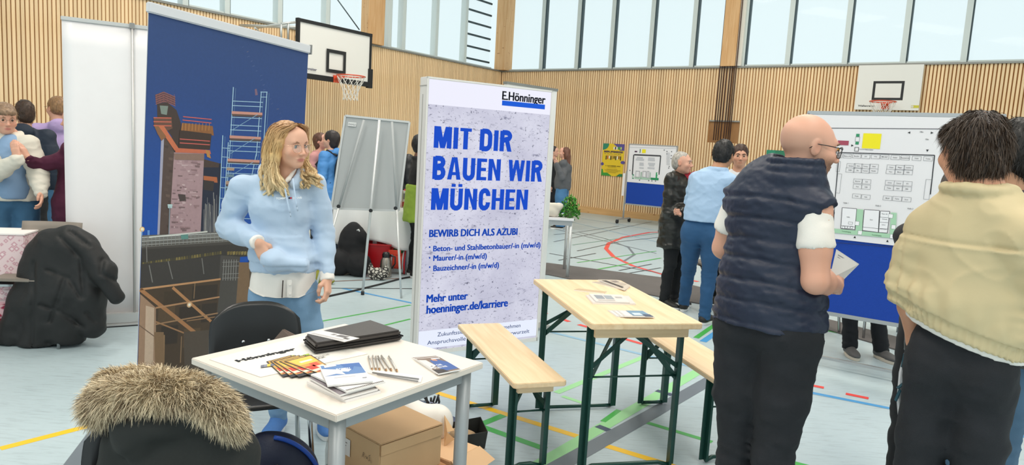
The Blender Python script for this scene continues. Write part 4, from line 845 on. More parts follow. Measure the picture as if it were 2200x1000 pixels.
def surface_nets(Fd, ax):
    S = Fd < 0; nx, ny, nz = Fd.shape
    cnt = np.zeros((nx-1, ny-1, nz-1), np.uint8); offs = [(i, j, k) for i in (0, 1) for j in (0, 1) for k in (0, 1)]
    for (i, j, k) in offs: cnt += S[i:nx-1+i, j:ny-1+j, k:nz-1+k]
    act = np.nonzero((cnt > 0) & (cnt < 8)); m = len(act[0]); ids = np.full(cnt.shape, -1, np.int32); ids[act] = np.arange(m)
    I, J, K = act; sumv = np.zeros((m, 3)); num = np.zeros(m)
    vals = {o: Fd[I+o[0], J+o[1], K+o[2]] for o in offs}; cx = {0: (ax[0][I], ax[1][J], ax[2][K]), 1: (ax[0][I+1], ax[1][J+1], ax[2][K+1])}
    for a in offs:
        for d in range(3):
            if a[d]: continue
            b_ = list(a); b_[d] = 1; b_ = tuple(b_); va, vb = vals[a], vals[b_]; w = (va < 0) != (vb < 0); t = np.where(w, va/(va-vb+1e-12*(va == vb)), 0)
            pos = []
            for e in range(3):
                lo_ = cx[a[e]][e]
                pos.append(lo_+(cx[1][e]-cx[0][e])*t if e == d else lo_)
            sumv += np.stack(pos, 1)*w[:, None]; num += w
    V = sumv/num[:, None]; Q = []
    for d in range(3):
        sl0 = [slice(None)]*3; sl1 = [slice(None)]*3; sl0[d] = slice(0, -1); sl1[d] = slice(1, None)
        s0, s1 = S[tuple(sl0)], S[tuple(sl1)]; e, f = [q for q in range(3) if q != d]
        c = np.nonzero(s0 != s1); g = np.array(c); ok = (g[e] > 0) & (g[f] > 0) & (g[e] < Fd.shape[e]-1) & (g[f] < Fd.shape[f]-1); g = g[:, ok]; flip = s0[tuple(g)]
        def cell(de, df): q = g.copy(); q[e] -= de; q[f] -= df; return ids[tuple(q)]
        q4 = np.stack([cell(1, 1), cell(0, 1), cell(0, 0), cell(1, 0)], 1)
        if d == 1: flip = ~flip
        q4[~flip] = q4[~flip][:, ::-1]; Q.append(q4)
    return V, np.concatenate(Q)
def smooth_mesh(V, Q, it=2, lam=.5):
    E = np.concatenate([Q[:, [0, 1]], Q[:, [1, 2]], Q[:, [2, 3]], Q[:, [3, 0]]]); n = len(V)
    for _ in range(it):
        S_ = np.zeros_like(V); c = np.zeros(n)
        for a, b_ in ((0, 1), (1, 0)):
            for q in range(3): S_[:, q] += np.bincount(E[:, a], V[E[:, b_], q], n)
            c += np.bincount(E[:, a], minlength=n)
        V = V+lam*(S_/np.maximum(c, 1)[:, None]-V)
    return V
def _h(ix, iy, iz):
    n = (ix.astype(np.int64)*73856093) ^ (iy.astype(np.int64)*19349663) ^ (iz.astype(np.int64)*83492791); n = (n ^ (n >> 13))*1274126177 & 0x7fffffff
    return (n & 0xffff)/32768.0-1
def noise3(P, sc=(1, 1, 1), seed=0):
    q = P*np.array(sc)+seed*17.31; i = np.floor(q); f = q-i; f = f*f*(3-2*f); i = i.astype(np.int64); o = 0
    for a in (0, 1):
        for b_ in (0, 1):
            for c in (0, 1):
                w = (f[:, 0] if a else 1-f[:, 0])*(f[:, 1] if b_ else 1-f[:, 1])*(f[:, 2] if c else 1-f[:, 2]); o = o+w*_h(i[:, 0]+a, i[:, 1]+b_, i[:, 2]+c)
    return o
def body_obj(name, fld, h, m, parent, loc, disp=None, fine=(), sm=1, colfn=None, bounds=None, dband=.04):
    V, Q = fld.mesh(h, disp, fine, dband, bounds)
    if sm: V = smooth_mesh(V, Q, sm)
    cols = colfn(V) if colfn is not None else None
    me = fast_mesh(name, V-np.array(loc), Q, True, cols); return link(name, me, m, parent)
# ------------------------------------------------------------------ people
SKIN = mat('skin', '#ffffff', .5, attr=True, sss=.0, bump=.06, bscale=260)
def rot(v, a):
    c, s = math.cos(a), math.sin(a); return V3(v[0]*c-v[1]*s, v[0]*s+v[1]*c, v[2])
def frame(fwd, up=(0, 0, 1)):
    f = V3(*fwd); f /= np.linalg.norm(f); r = np.cross(f, V3(*up)); r /= np.linalg.norm(r); u = np.cross(r, f); return r, f, u
class Person:
    """joints in metres; +x = the figure's own right ... local y = forward; placed at (x, y) with heading a (world angle of the look direction)"""
    def __init__(s, x, y, heading, H, label, girth=1.0, female=False, head=(0, 0, 0), joints=None, lean=(0, 0), hd=None):
        s.o = V3(x, y, 0); s.a = heading-math.pi/2; s.H = H; k = H/1.75; s.k = k; s.g = girth; s.fe = female
        s.root = thing('person', label, 'person', (x, y, 0)); sw = .172 if female else .190
        J = dict(head=(0, .015, 1.635), neck=(0, -.012, 1.455), chest=(0, 0, 1.26), waist=(0, .005, 1.06), pelvis=(0, 0, .93), shR=(sw, -.01, 1.405), shL=(-sw, -.01, 1.405), elR=(sw+.055, -.03, 1.12), elL=(-sw-.055, -.03, 1.12),
                 wrR=(sw+.065, .03, .875), wrL=(-sw-.065, .03, .875), hipR=(.09, 0, .9), hipL=(-.09, 0, .9), knR=(.10, .015, .49), knL=(-.10, .015, .49), anR=(.105, -.02, .085), anL=(-.105, -.02, .085), toeR=(.13, .15, .03), toeL=(-.13, .15, .03))
        s.J = {n: s.o+rot(V3(*p)*k+V3(0, 0, 0), s.a) for n, p in J.items()}
        if joints:
            for n, p in joints.items(): s.J[n] = V3(*p) if len(p) == 3 and not (isinstance(p, tuple) and p and p[0] == 'l') else s.o+rot(V3(*p[1:])*k, s.a)
        if joints and 'pelvis' in joints:
            xr_ = rot(V3(1, 0, 0), s.a)
            for S_, sg in (('R', 1), ('L', -1)):
                if 'hip'+S_ not in joints: s.J['hip'+S_] = s.J['pelvis']+xr_*sg*.09*k-V3(0, 0, .03*k)
                if 'an'+S_ in joints and 'toe'+S_ not in joints: s.J['toe'+S_] = s.J['an'+S_]+(rot(V3(sg*.03, .17, 0), s.a))*k-V3(0, 0, .055*k)
                if 'an'+S_ in joints and 'kn'+S_ not in joints: s.J['kn'+S_] = s.J['hip'+S_]*.49+s.J['an'+S_]*.51+rot(V3(0, .03, 0), s.a)*k
        # head directions: yaw (to the figure's left +), pitch (down +), roll
        ha = heading+math.radians(head[0]); pt = math.radians(head[1]); f = V3(math.cos(ha)*math.cos(pt), math.sin(ha)*math.cos(pt), -math.sin(pt)); up = V3(0, 0, 1)
        r, f, u = frame(f, up); rr = math.radians(head[2]); r2 = r*math.cos(rr)+u*math.sin(rr); u2 = np.cross(r2, f); s.hr, s.hf, s.hu = r2, f, u2
    def L(s, p): return s.o+rot(V3(*p)*s.k, s.a)
    def hp(s, x, y, z): return s.J['head']+(s.hr*x+s.hf*y+s.hu*z)*s.k*s.hs
    hs = 1.0
    def HM(s): return np.stack([s.hr, s.hf, s.hu], 1)
    def dirs(s): return rot(V3(1, 0, 0), s.a), rot(V3(0, 1, 0), s.a)
    # ---- body
    def head_field(s, f, detail=True):
        k = s.k*s.hs; M_ = s.HM(); q = s.hp; e = lambda c, r, kk=.02, op='u': f.ell(q(*c), V3(*r)*k, M_, kk*k, op)
        e((0, -.018, .028), (.0755, .094, .088)); e((0, .022, .0), (.068, .072, .085)); 
        jw = .053 if s.fe else .058
        e((0, .030, -.058), (jw, .058, .050), .035); e((0, .066, -.092), (.024, .020, .018), .03)          # jaw, chin
        if s.fe: e((0, .055, .045), (.055, .04, .05), .03)
        if detail:
            f.cap(q(-.035, .077, .026), q(.035, .077, .026), .011*k, .011*k, .02*k)                             # brow
            for sx in (-1, 1):
                e((sx*.031, .089, .006), (.016, .011, .012), .014, 's'); e((sx*.046, .064, -.028), (.021, .020, .021), .025)
                e((sx*.031, .078, .004), (.0155, .0135, .0095), .006)                                               # lids
                # ear
                e((sx*.0755, -.006, -.006), (.009, .019, .031), .008); e((sx*.083, .002, -.002), (.004, .010, .018), .005, 's')
            nl = .019 if s.fe else .023
            f.chain([q(0, .088, .016), q(0, .098, -.012), q(0, .098+nl*.75, -.030)], [.0065*k, .008*k, .0105*k], .012*k)
            for sx in (-1, 1): e((sx*.0115, .103, -.034), (.008, .010, .007), .008)
            e((0, .0885, -.060), (.0275, .0095, .0045), .006); e((0, .0865, -.0705), (.024, .0095, .0055), .006); e((0, .103, -.0652), (.022, .006, .0012), .003, 's')
        else:
            f.cap(q(0, .085, .012), q(0, .108, -.030), .008*k, .012*k, .01)
            for sx in (-1, 1): e((sx*.0755, -.006, -.006), (.009, .019, .031), .008); e((sx*.031, .088, .006), (.014, .008, .010), .01, 's')
    def hand(s, f, W, El, curl=.5, palm=None, spread=.1, thumb_in=.4, side=1, size=1.0, dirn=None):
        """hand at wrist W continuing the forearm from El; palm = direction the palm faces"""
        k = s.k*size*(.92 if s.fe else 1.0); d = W-El if dirn is None else V3(*dirn); d /= np.linalg.norm(d); n = V3(*palm) if palm is not None else -side*s.dirs()[0]; n = n-d*(n@d); n /= np.linalg.norm(n); t = np.cross(d, n)*side    # t: towards the thumb
        s_ = lambda a, b_, c: W+(d*a+t*b_+n*c)*k
        f.cap(W-d*.01*k, s_(.012, 0, 0), .024*k, .026*k, .012)
        for b_, r in ((.024, .0165), (.008, .0165), (-.009, .016), (-.024, .0145)): f.cap(s_(.01, b_*.7, 0), s_(.085 if b_ > -.02 else .075, b_, .002), r*k*1.0, r*k*.80, .010)
        lens = (.041, .046, .043, .034); cs = curl if hasattr(curl, '__len__') else [curl]*4
        for i, (b_, ln) in enumerate(zip((.027, .009, -.010, -.027), lens)):
            a0 = cs[i]*.55; p = s_(.088 if i < 3 else .078, b_, .003); dirn = d*math.cos(a0)+n*math.sin(a0)+t*(b_*spread*8); dirn /= np.linalg.norm(dirn); r = (.0092, .0095, .009, .0078)[i]*k; pts = [p]
            for q_, fr in enumerate((1, .62, .5)):
                p = p+dirn*ln*fr*k; pts.append(p); a0 += cs[i]*.95; dirn = d*math.cos(a0)+n*math.sin(a0)
            f.chain(pts, [r*1.08, r, r*.93, r*.8], .0035)
        th0 = s_(.022, .024, .006); th1 = s_(.05, .045, .012+.018*thumb_in); th2 = s_(.078, .047-.012*thumb_in, .014+.034*thumb_in); th3 = s_(.098, .042-.022*thumb_in, .014+.042*thumb_in)
        f.chain([th0, th1, th2, th3], [.015*k, .0125*k, .0105*k, .0085*k], .007)
    def body(s, skin='#d9a183', h=.012, hands=(('R', {}), ('L', {})), detail=True, headfine=.0035, handfine=.0035, colfn=None, legs=True):
        f = Field(); J = s.J; k = s.k; g = s.g; xr, yf = s.dirs(); fe = s.fe
        f.cap(J['neck'], J['head']-s.hu*.055*k-s.hf*.012*k, .052*k if fe else .061*k*min(g, 1.1), .047*k if fe else .056*k, .03)
        T_ = [s.HM()]; M_ = np.stack([xr, yf, V3(0, 0, 1)], 1)
        f.ell(J['chest'], V3(.135, .088, .17)*k, M_, .05); f.ell(J['waist'], V3(.118, .078, .14)*k, M_, .05); f.ell(J['pelvis'], V3(.14, .09, .11)*k, M_, .05)
        f.cap(J['shR'], J['neck']-V3(0, 0, .03), .036*k, .045*k, .04); f.cap(J['shL'], J['neck']-V3(0, 0, .03), .036*k, .045*k, .04); f.cap(J['neck'], J['chest'], .05*k, .08*k, .05)
        am = getattr(s, 'arm', .86 if fe else 1.08*g)
        for S_ in 'RL':
            f.chain([J['sh'+S_], J['sh'+S_]*.45+J['el'+S_]*.55, J['el'+S_]], [.046*k*am, .042*k*am, .036*k*am], .02)
            mid = J['el'+S_]*.68+J['wr'+S_]*.32; f.chain([J['el'+S_], mid, J['wr'+S_]], [.036*k*am, .038*k*am, .0235*k*min(am, 1.05)], .015)
            if legs:
                f.chain([J['hip'+S_], J['kn'+S_]], [.066*k, .044*k], .03); mid = J['kn'+S_]*.68+J['an'+S_]*.32-yf*.012; f.chain([J['kn'+S_], mid, J['an'+S_]], [.042*k, .045*k, .03*k], .02); f.cap(J['an'+S_]-V3(0, 0, .03), J['toe'+S_], .028*k, .02*k, .02)
        s.head_field(f, detail)
        fine = [(J['head'], .135*k, headfine)]
        for S_, kw in hands:
            s.hand(f, J['wr'+S_], J['el'+S_], side=1 if S_ == 'R' else -1, **kw)
            if handfine: d = J['wr'+S_]-J['el'+S_]; d /= np.linalg.norm(d); fine.append((J['wr'+S_]+d*.09*k, .10*k, handfine))
        base = np.array(lin(skin)); red = np.array([1.0, .72, .66])
        def cf(V):
            n = noise3(V, (18, 18, 18), 2)[:, None]*.04; C = base*(1+n); P = (V-J['head'])@s.HM()/(k*s.hs)
            def blob(c, r, col, w=1):
                dd = np.sum(((P-np.array(c))/np.array(r))**2, 1); a = (np.clip(1.4-dd, 0, 1)*w)[:, None]; C[:] = C*(1-a)+np.array(col)*a
            for sx in (-1, 1): blob((sx*.043, .085, -.03), (.026, .03, .02), base*red, .35); blob((sx*.079, 0, -.005), (.012, .02, .03), base*red, .5)
            blob((0, .115, -.03), (.013, .014, .012), base*red, .35)
            blob((0, .097, -.0655), (.025, .016, .010), lin('#c0706a') if fe else base*np.array([.85, .62, .58]), .85 if fe else .7)
            if colfn: colfn(P, C, V, base)
            return np.clip(C, 0, 1)
        o = body_obj('body', f, h, SKIN, s.root, s.o, None, fine, 1, cf)
        if detail:
            for sx in (-1, 1):
                c = s.hp(sx*.031, .0800, .0035); r_ = .0118*k*s.hs; mb = MB(); mb.lathe([(r_*math.sin(t), -r_*math.cos(t)) for t in np.linspace(0, math.pi, 14)], (0, 0, 0), 18); e_ = mb.build('eye', eye_mat(getattr(s, 'iris', '#5a4a38')), s.root)
                gz = s.hf+s.hr*getattr(s, 'gaze', 0); z = Vector(gz).normalized(); e_.rotation_mode = 'QUATERNION'; e_.rotation_quaternion = z.to_track_quat('Z', 'Y'); e_.location = tuple(c-s.o)
                f2 = Field(); pts = [s.hp(sx*x, y, z_) for x, y, z_ in ((.013, .0960, .023), (.030, .0950, .0285), (.048, .0820, .0235))]; f2.chain(pts, [.0030*k, .0036*k, .0022*k], .003); body_obj('eyebrow', f2, .0022, mat('brow_'+getattr(s, 'brow', '#6b4d34')[1:], getattr(s, 'brow', '#6b4d34'), .8), s.root, s.o, None, (), 1)
                if s.fe and getattr(s, 'lash', 0):
                    mb = MB(); mb.tube([Vector(s.hp(sx*x, y, z_)-s.o) for x, y, z_ in ((.018, .0935, .007), (.026, .0955, .0125), (.036, .0945, .0125), (.045, .087, .006))], [.0008, .0015, .0015, .0006], 6); mb.build('eyelashes', mat('lash_dark', '#2a1c16', .7), s.root)
        return o
    # ---- clothes
    def legs_field(s, r=(.098, .066, .058, .054), hem=None, k_=.03, w=1.0):
        f = Field(); J = s.J; k = s.k; g = s.g; xr, yf = s.dirs(); M_ = np.stack([xr, yf, V3(0, 0, 1)], 1)
        f.ell(J['pelvis']+V3(0, 0, .02), V3(.162*g, .118*g, .13)*k*w, M_, .04)
        for S_ in 'RL':
            kn = J['kn'+S_]; an = J['an'+S_]; mid = kn*.65+an*.35-yf*.01
            f.ell(J['hip'+S_]-yf*.035*k-V3(0, 0, .0), V3(.085*g, .085*g, .10)*k, M_, .04)
            f.chain([J['hip'+S_]-V3(0, 0, .02), J['hip'+S_]*.5+kn*.5, kn, mid, an-V3(0, 0, .01)], [r[0]*k*g, (r[0]*.45+r[1]*.55)*k*g*1.03, r[1]*k, r[2]*k, r[3]*k], k_)
            f.cut(an-V3(0, 0, .03 if hem is None else hem), (0, 0, -1)) if False else None
        return f
    def fold(s, amp=.006, seed=1, sc=9, stretch=.5, extra=None, kamp=1.0):
        J = s.J
        def d(P):
            n = noise3(P, (sc, sc, sc*2.2), seed)*.6+noise3(P, (sc*2.3, sc*2.3, sc*4.6), seed+3)*.35
            rd = 1-np.abs(noise3(P, (sc*1.1, sc*1.1, sc*2.6), seed+11)); rd2 = 1-np.abs(noise3(P@np.array([[.8, 0, .6], [0, 1, 0], [-.6, 0, .8]]), (sc*1.6, sc*1.6, sc*3.4), seed+21))
            o = -amp*n-amp*.75*rd**5-amp*.55*rd2**6+amp*.3
            for nm, w, sg in (('elR', 1, .09), ('elL', 1, .09), ('knR', 1, .11), ('knL', 1, .11), ('anR', 1.2, .09), ('anL', 1.2, .09), ('wrR', .8, .07), ('wrL', .8, .07)):
                dd = np.sum((P-J[nm])**2, 1)/(sg*sg); o = o-amp*w*.75*kamp*np.exp(-dd)*np.sin(P[:, 2]*150+noise3(P, (12, 12, 12), seed+7)*5)
            if extra is not None: o = o+extra(P)
            return o
        return d
    def trousers(s, m, name='trousers', h=.011, amp=.005, seed=1, **kw):
        f = s.legs_field(**kw); top = s.J['pelvis'][2]+.11*s.k; f.cut((0, 0, top), (0, 0, 1)); zlo = kw.get('hem') or .055*s.k; f.cut((0, 0, zlo), (0, 0, -1)) if zlo else None
        return body_obj(name, f, h, m, s.root, s.o, s.fold(amp, seed), (), 1)
    def top_field(s, r=(.17, .12), belly=1.0, hem=.86, sleeve=(.062, .052, .046, .036), to=1.0, k_=.035, shoulder=.06, arms='RL', flare=0):
        """torso + sleeves; hem as a height at H=1.75; to = how far along the forearm the sleeve reaches (negative: along the upper arm)"""
        f = Field(); J = s.J; k = s.k; g = s.g; xr, yf = s.dirs(); M_ = np.stack([xr, yf, V3(0, 0, 1)], 1)
        f.ell(J['chest']+V3(0, 0, .01), V3(r[0]*g, r[1]*g, .20)*k, M_, .05); f.ell(J['waist'], V3(r[0]*.92*g*belly, r[1]*g*belly, .19)*k, M_, .06)
        f.ell(J['pelvis']+V3(0, 0, .0), V3((r[0]*.98+flare)*g, (r[1]*1.0+flare*.7)*g, .17)*k, M_, .06)
        f.cap(J['waist']-V3(0, 0, .0), J['pelvis']-V3(0, 0, .10), r[1]*.95*k, (r[1]*.95+flare)*k, .05, (xr, r[0]/r[1]))
        for S_ in 'RL':
            f.cap(J['sh'+S_], J['neck']-V3(0, 0, .035)*k, shoulder*k, .062*k, .045)
            if S_ not in arms: continue
            sh, el, wr = J['sh'+S_], J['el'+S_], J['wr'+S_]
            if to < 0: e = sh+(el-sh)*(-to); f.chain([sh, e], [sleeve[0]*k, sleeve[1]*k], .03); d = (el-sh)/np.linalg.norm(el-sh)
            else:
                e = el+(wr-el)*to; mid = el*.6+e*.4; f.chain([sh, sh*.5+el*.5, el], [sleeve[0]*k, (sleeve[0]+sleeve[1])/2*k, sleeve[1]*k], .03); f.chain([el, mid, e], [sleeve[1]*k, sleeve[2]*k, sleeve[3]*k], .02)
        return f
    def shoes(s, m, sole=None, L_=.27, w=.048, high=.0, name='shoe'):
        for S_ in 'RL':
            an, to = s.J['an'+S_], s.J['toe'+S_]; d = to-an; d[2] = 0; d /= np.linalg.norm(d); r = V3(d[1], -d[0], 0); k = s.k; b0 = V3(an[0], an[1], 0)
            P = lambda x, y, z: b0+(r*x+d*y)*k+V3(0, 0, z*k); M_ = np.stack([r, d, V3(0, 0, 1)], 1)
            f = Field(); f.ell(P(0, -.01, .045), V3(w*.85, .062, .045)*k, M_, .02); f.ell(P(0, .10, .035), V3(w, .11, .033)*k, M_, .03); f.cap(P(0, -.02, .05), P(0, -.012, .085+high), .040*k, .038*k, .02); f.cap(P(0, .02, .065), P(0, .12, .04), .028*k, .026*k, .03)
            f.cut((0, 0, .022), (0, 0, -1)); o = body_obj(name, f, .009, m, s.root, s.o, None, (), 1)
            mb = MB(); pts = []
            for i in range(28):
                a = 2*math.pi*i/28; x = math.sin(a)*w*1.04*(1 if math.cos(a) > 0 else .86); y = .065+math.cos(a)*(.142 if math.cos(a) > 0 else .135); q = P(x, y, 0)-s.o; pts.append((q[0], q[1]))
            if not (r[0]*d[1]-r[1]*d[0]) > 0: pass
            mb.prism(list(reversed(pts)), .0, .028); mb.build('sole', sole or mat('sole_white', '#e3e0da', .6), o, bevel=.003)
            s.last_shoe = o
def eye_mat(col):
    n = 'eye_'+col[1:]
    if n in MATS: return MATS[n]
    m = mat(n, '#f0e9e2', .15); nt = m.node_tree; N = nt.nodes; L = nt.links; tc = N.new('ShaderNodeTexCoord'); sp = N.new('ShaderNodeSeparateXYZ'); L.new(tc.outputs['Generated'], sp.inputs[0])
    r = N.new('ShaderNodeValToRGB'); e = r.color_ramp.elements; r.color_ramp.interpolation = 'CONSTANT'; e[0].position = 0; e[0].color = (*lin('#ddd3ca'), 1); e[1].position = .80; e[1].color = (*lin(col), 1); q = e.new(.965); q.color = (.005, .005, .005, 1)
    L.new(sp.outputs['Z'], r.inputs[0]); L.new(r.outputs[0], N['Principled BSDF'].inputs['Base Color']); return m
def glasses(s, m, rx=.026, rz=.021, drop=.002, lens=True, th=.0011, square=False):
    """frame, lenses and temples in head coordinates"""
    def q(x, y, z): return Vector(s.hp(x, y, z)-s.o)
    mb = MB(); k = s.k
    for sx in (-1, 1):
        pts = []
        for i in range(24):
            a = 2*math.pi*i/24; ex = math.copysign(abs(math.cos(a))**(.6 if square else .9), math.cos(a)); ez = math.copysign(abs(math.sin(a))**(.7 if square else .9), math.sin(a)); x = sx*.034+ex*rx; pts.append(q(x, .110-abs(x)**2*2.2*1.6, .002+ez*rz-drop))
        mb.tube(pts, th, 6, closed=True); x = sx*(.034+rx); mb.tube([q(x, .110-x*x*3.5, .008), q(sx*.0765, .088, .010), q(sx*.079, .04, .010), q(sx*.080, -.008, .008), q(sx*.078, -.03, -.012)], th, 6)
        if lens:
            ml = MB(); c = sum(pts, Vector())/24; ml.add([tuple(c)]+[tuple(p) for p in pts], [(0, 1+i, 1+(i+1) % 24) for i in range(24)]); ml.build('lens', mat('lens_glass', '#ffffff', .02, alpha=.12), s.root)
    mb.tube([q(-.010, .108, .006), q(0, .111, .009), q(.010, .108, .006)], th, 6); return mb.build('glasses', m, s.root)
def strands(name, roots, dirs, length, n, m, parent, loc, cols, droop=.3, width=.002, seed=0, seg=3, wav=.0):
    """many thin tapering hairs in one mesh"""
    rg = np.random.default_rng(seed); i = rg.integers(0, len(roots), n); P = roots[i]; d = dirs[i]+rg.normal(0, .32, (n, 3)); d /= np.linalg.norm(d, axis=1)[:, None]; ln = length*(.6+.6*rg.random(n)); C = cols(P, rg)
    side = np.cross(d, rg.normal(0, 1, (n, 3))); side /= np.linalg.norm(side, axis=1)[:, None]; V = []; CC = []
    for q in range(seg+1):
        t = q/seg; pos = P+d*(ln*t)[:, None]+V3(0, 0, -1)*(droop*ln*t*t)[:, None]+side*(wav*np.sin(t*5+i))[:, None]; w = width*(1-t)**.7+.0001
        V.append(pos-side*w/2); V.append(pos+side*w/2); CC.append(C[0]*(1-t)+C[1]*t); CC.append(CC[-1])
    V = np.stack(V, 1).reshape(-1, 3); CC = np.stack(CC, 1).reshape(-1, 3); b = (np.arange(n)*(seg+1)*2)[:, None]; Q = np.concatenate([b+np.array([[2*q, 2*q+1, 2*q+3, 2*q+2]]) for q in range(seg)])
    me = fast_mesh(name, V-np.array(loc), Q, True, CC); return link(name, me, m, parent)
# ================================================================== PEOPLE
JEANS = mat('denim_blue', '#7fa3c4', .8, bump=.25, bscale=500, var=.12, vscale=7)
DENIM2 = mat('denim_mid', '#335f86', .8, bump=.25, bscale=500, var=.16, vscale=9)
BLKD = mat('denim_black', '#1d1f24', .85, bump=.35, bscale=400, var=.28, vscale=14)
def wjoint(px_, py_, Y): return tuple(at(px_, py_, Y))
# ---------------- woman in the light blue hoodie
def woman():
    x, y = -1.04, 3.47
    p = Person(x, y, math.radians(-80), 1.655, 'woman with long blonde hair in a pale blue hoodie standing by the banner', female=True, head=(47, 5, -3),
        joints=dict(head=wjoint(622, 312, 3.42), neck=wjoint(612, 382, 3.47), shR=wjoint(520, 402, 3.44), elR=wjoint(492, 487, 3.50), wrR=wjoint(552, 520, 3.315), shL=wjoint(676, 398, 3.52), elL=wjoint(696, 500, 3.56), wrL=wjoint(703, 598, 3.46),
            chest=wjoint(603, 455, 3.47), waist=wjoint(607, 545, 3.47), pelvis=wjoint(611, 622, 3.47), anR=tuple(gp(597, 925)+V3(0, 0, .08)), anL=tuple(gp(697, 918)+V3(0, 0, .08))))
    p.hs = .985; p.iris = '#6a7f8a'; p.brow = '#96705a'; p.lash = 1; p.gaze = -.0
    J = p.J; xr, yf = p.dirs(); M_ = np.stack([xr, yf, V3(0, 0, 1)], 1)
    p.body('#e2ae93', .011, hands=(('R', dict(curl=.2, palm=-yf, dirn=-xr*.45-V3(0, 0, .85)+yf*.05)), ('L', dict(curl=[.75, .85, .95, 1.0], palm=xr*.8-yf*.3, thumb_in=.8))), headfine=.003, handfine=.003)
    p.trousers(JEANS, r=(.092, .062, .058, .045), seed=4)
    p.shoes(mat('sneaker_blue', '#4f7fc0', .7, var=.06, vscale=60), mat('sole_white', '#e9e8e6', .6))
    # white shirt under the hoodie
    SH = mat('shirt_white', '#efe9e2', .8, bump=.15, bscale=60); z2 = at(610, 645, 3.36)[2]; z1 = at(610, 600, 3.36)[2]
    cx_, cy_ = J['pelvis'][0], J['pelvis'][1]; f = Field(); f.cap((cx_, cy_, z1+.06), (cx_, cy_-.005, z2-.06), .112, .122, .03, (xr, 1.36)); f.cut((0, 0, z1+.08), (0, 0, 1))
    def sd(P): q = (P-V3(cx_, cy_, 0)); u = q@xr; w = q@yf; return -.006*np.sin(u*55+2*noise3(P, (9, 9, 5), 4))*np.clip((z1+.03-P[:, 2])*16, 0, 1)
    def hemcut(P): u = (P-V3(cx_, cy_, 0))@xr; hem = z2+.012+.05*np.clip(np.abs(u)/.155-.55, 0, 1)**1.0; return hem
    V, Q = f.mesh(.009, lambda P: sd(P)); 
    V2 = V.copy(); u = (V-V3(cx_, cy_, 0))@xr; hem = hemcut(V); k_ = V[:, 2] < hem; V2[k_, 2] = hem[k_]; ce = V3(x, y, 0); V2[k_, :2] = V[k_, :2]
    link('shirt', fast_mesh('shirt', V2-p.o, Q), SH, p.root)
    mb = MB(); mid = at(611, 640, 3.335); a = at(606, 640, 3.33)-p.o; b_ = at(608, 603, 3.33)-p.o; mb.bar(a, b_, .006, .004); mb.build('placket_gap', mat('gap_dark', '#4a403c', .9), p.root)
    mb = MB(); mb.bar(at(622, 640, 3.33)-p.o, at(622, 602, 3.33)-p.o, .022, .003, yf); mb.build('placket', SH, p.root)
    for q in (612, 632): mb = MB(); mb.cyl(at(623, q, 3.327)-p.o, at(623, q, 3.322)-p.o, .004, n=10); mb.build('button', mat('button_pearl', '#e9e5de', .3), p.root)
    # cuffs
    for S_, c0 in (('R', 1.0), ('L', 1.0)):
        d = J['wr'+S_]-J['el'+S_]; d /= np.linalg.norm(d); f = Field(); w = J['wr'+S_]; f.cap(w-d*.04, w+d*.008, .034, .036, .01); f.cut(w+d*.014, d); body_obj('shirt_cuff', f, .006, SH, p.root, p.o, lambda P: -.002*noise3(P, (60, 60, 60), 3))
    # hoodie
    HB = mat('hoodie_blue', '#b7cbe2', .85, bump=.12, bscale=350, sheen=.3)
    f = p.top_field(r=(.158, .108), hem=.8, sleeve=(.060, .058, .052, .040), to=.90, shoulder=.055); zh = at(610, 594, 3.35)[2]
    f.cap(J['pelvis']+V3(0, 0, .10), J['pelvis']+V3(0, 0, .03), .110, .112, .04, (xr, 1.42))
    f.cap(J['elR'], J['elR']*.5+J['wrR']*.5, .062, .055, .02)
    f.ell(J['chest']+yf*.055+xr*.05+V3(0, 0, .02), V3(.07, .055, .07), M_, .05); f.ell(J['chest']+yf*.055-xr*.05+V3(0, 0, .02), V3(.07, .055, .07), M_, .05)
    hd_ = J['wrR']+(-xr*.45-V3(0, 0, .85))*.11; f.ell(hd_-xr*.03+yf*.0, V3(.055, .034, .06), M_, .02); f.cap(hd_-xr*.02, at(650, 575, 3.36), .032, .03, .03)
    f.cut((0, 0, zh), (0, 0, -1))
    f.cap(J['neck']+V3(0, 0, .06), J['neck']+yf*.11+V3(0, 0, -.005), .055, .042, .02, None, 's')
    for sg in (-1, 1):
        S_ = 'R' if sg > 0 else 'L'; d = J['wr'+S_]-J['el'+S_]; d /= np.linalg.norm(d); f.cap(J['wr'+S_]-d*.065, J['wr'+S_]-d*.03, .041, .038, .01)
    hemz = zh+.055
    def ex(P):
        q = P-V3(cx_, cy_, 0); u = q@xr; w = q@yf
        o = np.zeros(len(P)); band = (P[:, 2] < hemz); o += np.where(band & (np.abs(u) < .19), .0045+.0012*np.sin(u*700), 0)
        o += -.006*np.exp(-((P[:, 2]-hemz-.03)/.03)**2)*(np.abs(u) < .2)*(1+np.sin(u*38+noise3(P, (8, 8, 8), 5)*2)*.5)
        # kangaroo pocket raised in front
        zt = at(610, 512, 3.34)[2]; zb = zh+.058; ww = np.where(P[:, 2] > zt-.03, .095, .095+.05*np.clip((zt-.03-P[:, 2])/.16, 0, 1)**.7); inn = (w > .02) & (P[:, 2] < zt) & (P[:, 2] > zb) & (np.abs(u) < ww); o += np.where(inn, -.006, 0)
        # armhole seam
        for S_ in 'RL':
            a, b_ = J['sh'+S_], J['el'+S_]; d = (b_-a)/np.linalg.norm(b_-a); t = (P-a)@d; o += .003*np.exp(-((t-.02)/.004)**2)*(np.linalg.norm(P-a, axis=1) < .12)
        return o
    body_obj('hoodie', f, .0075, HB, p.root, p.o, p.fold(.0060, 6, 7, extra=ex, kamp=.6), (), 1)
    # hood lying round the neck: torus-like roll
    f = Field(); N_ = J['neck']; ring = []
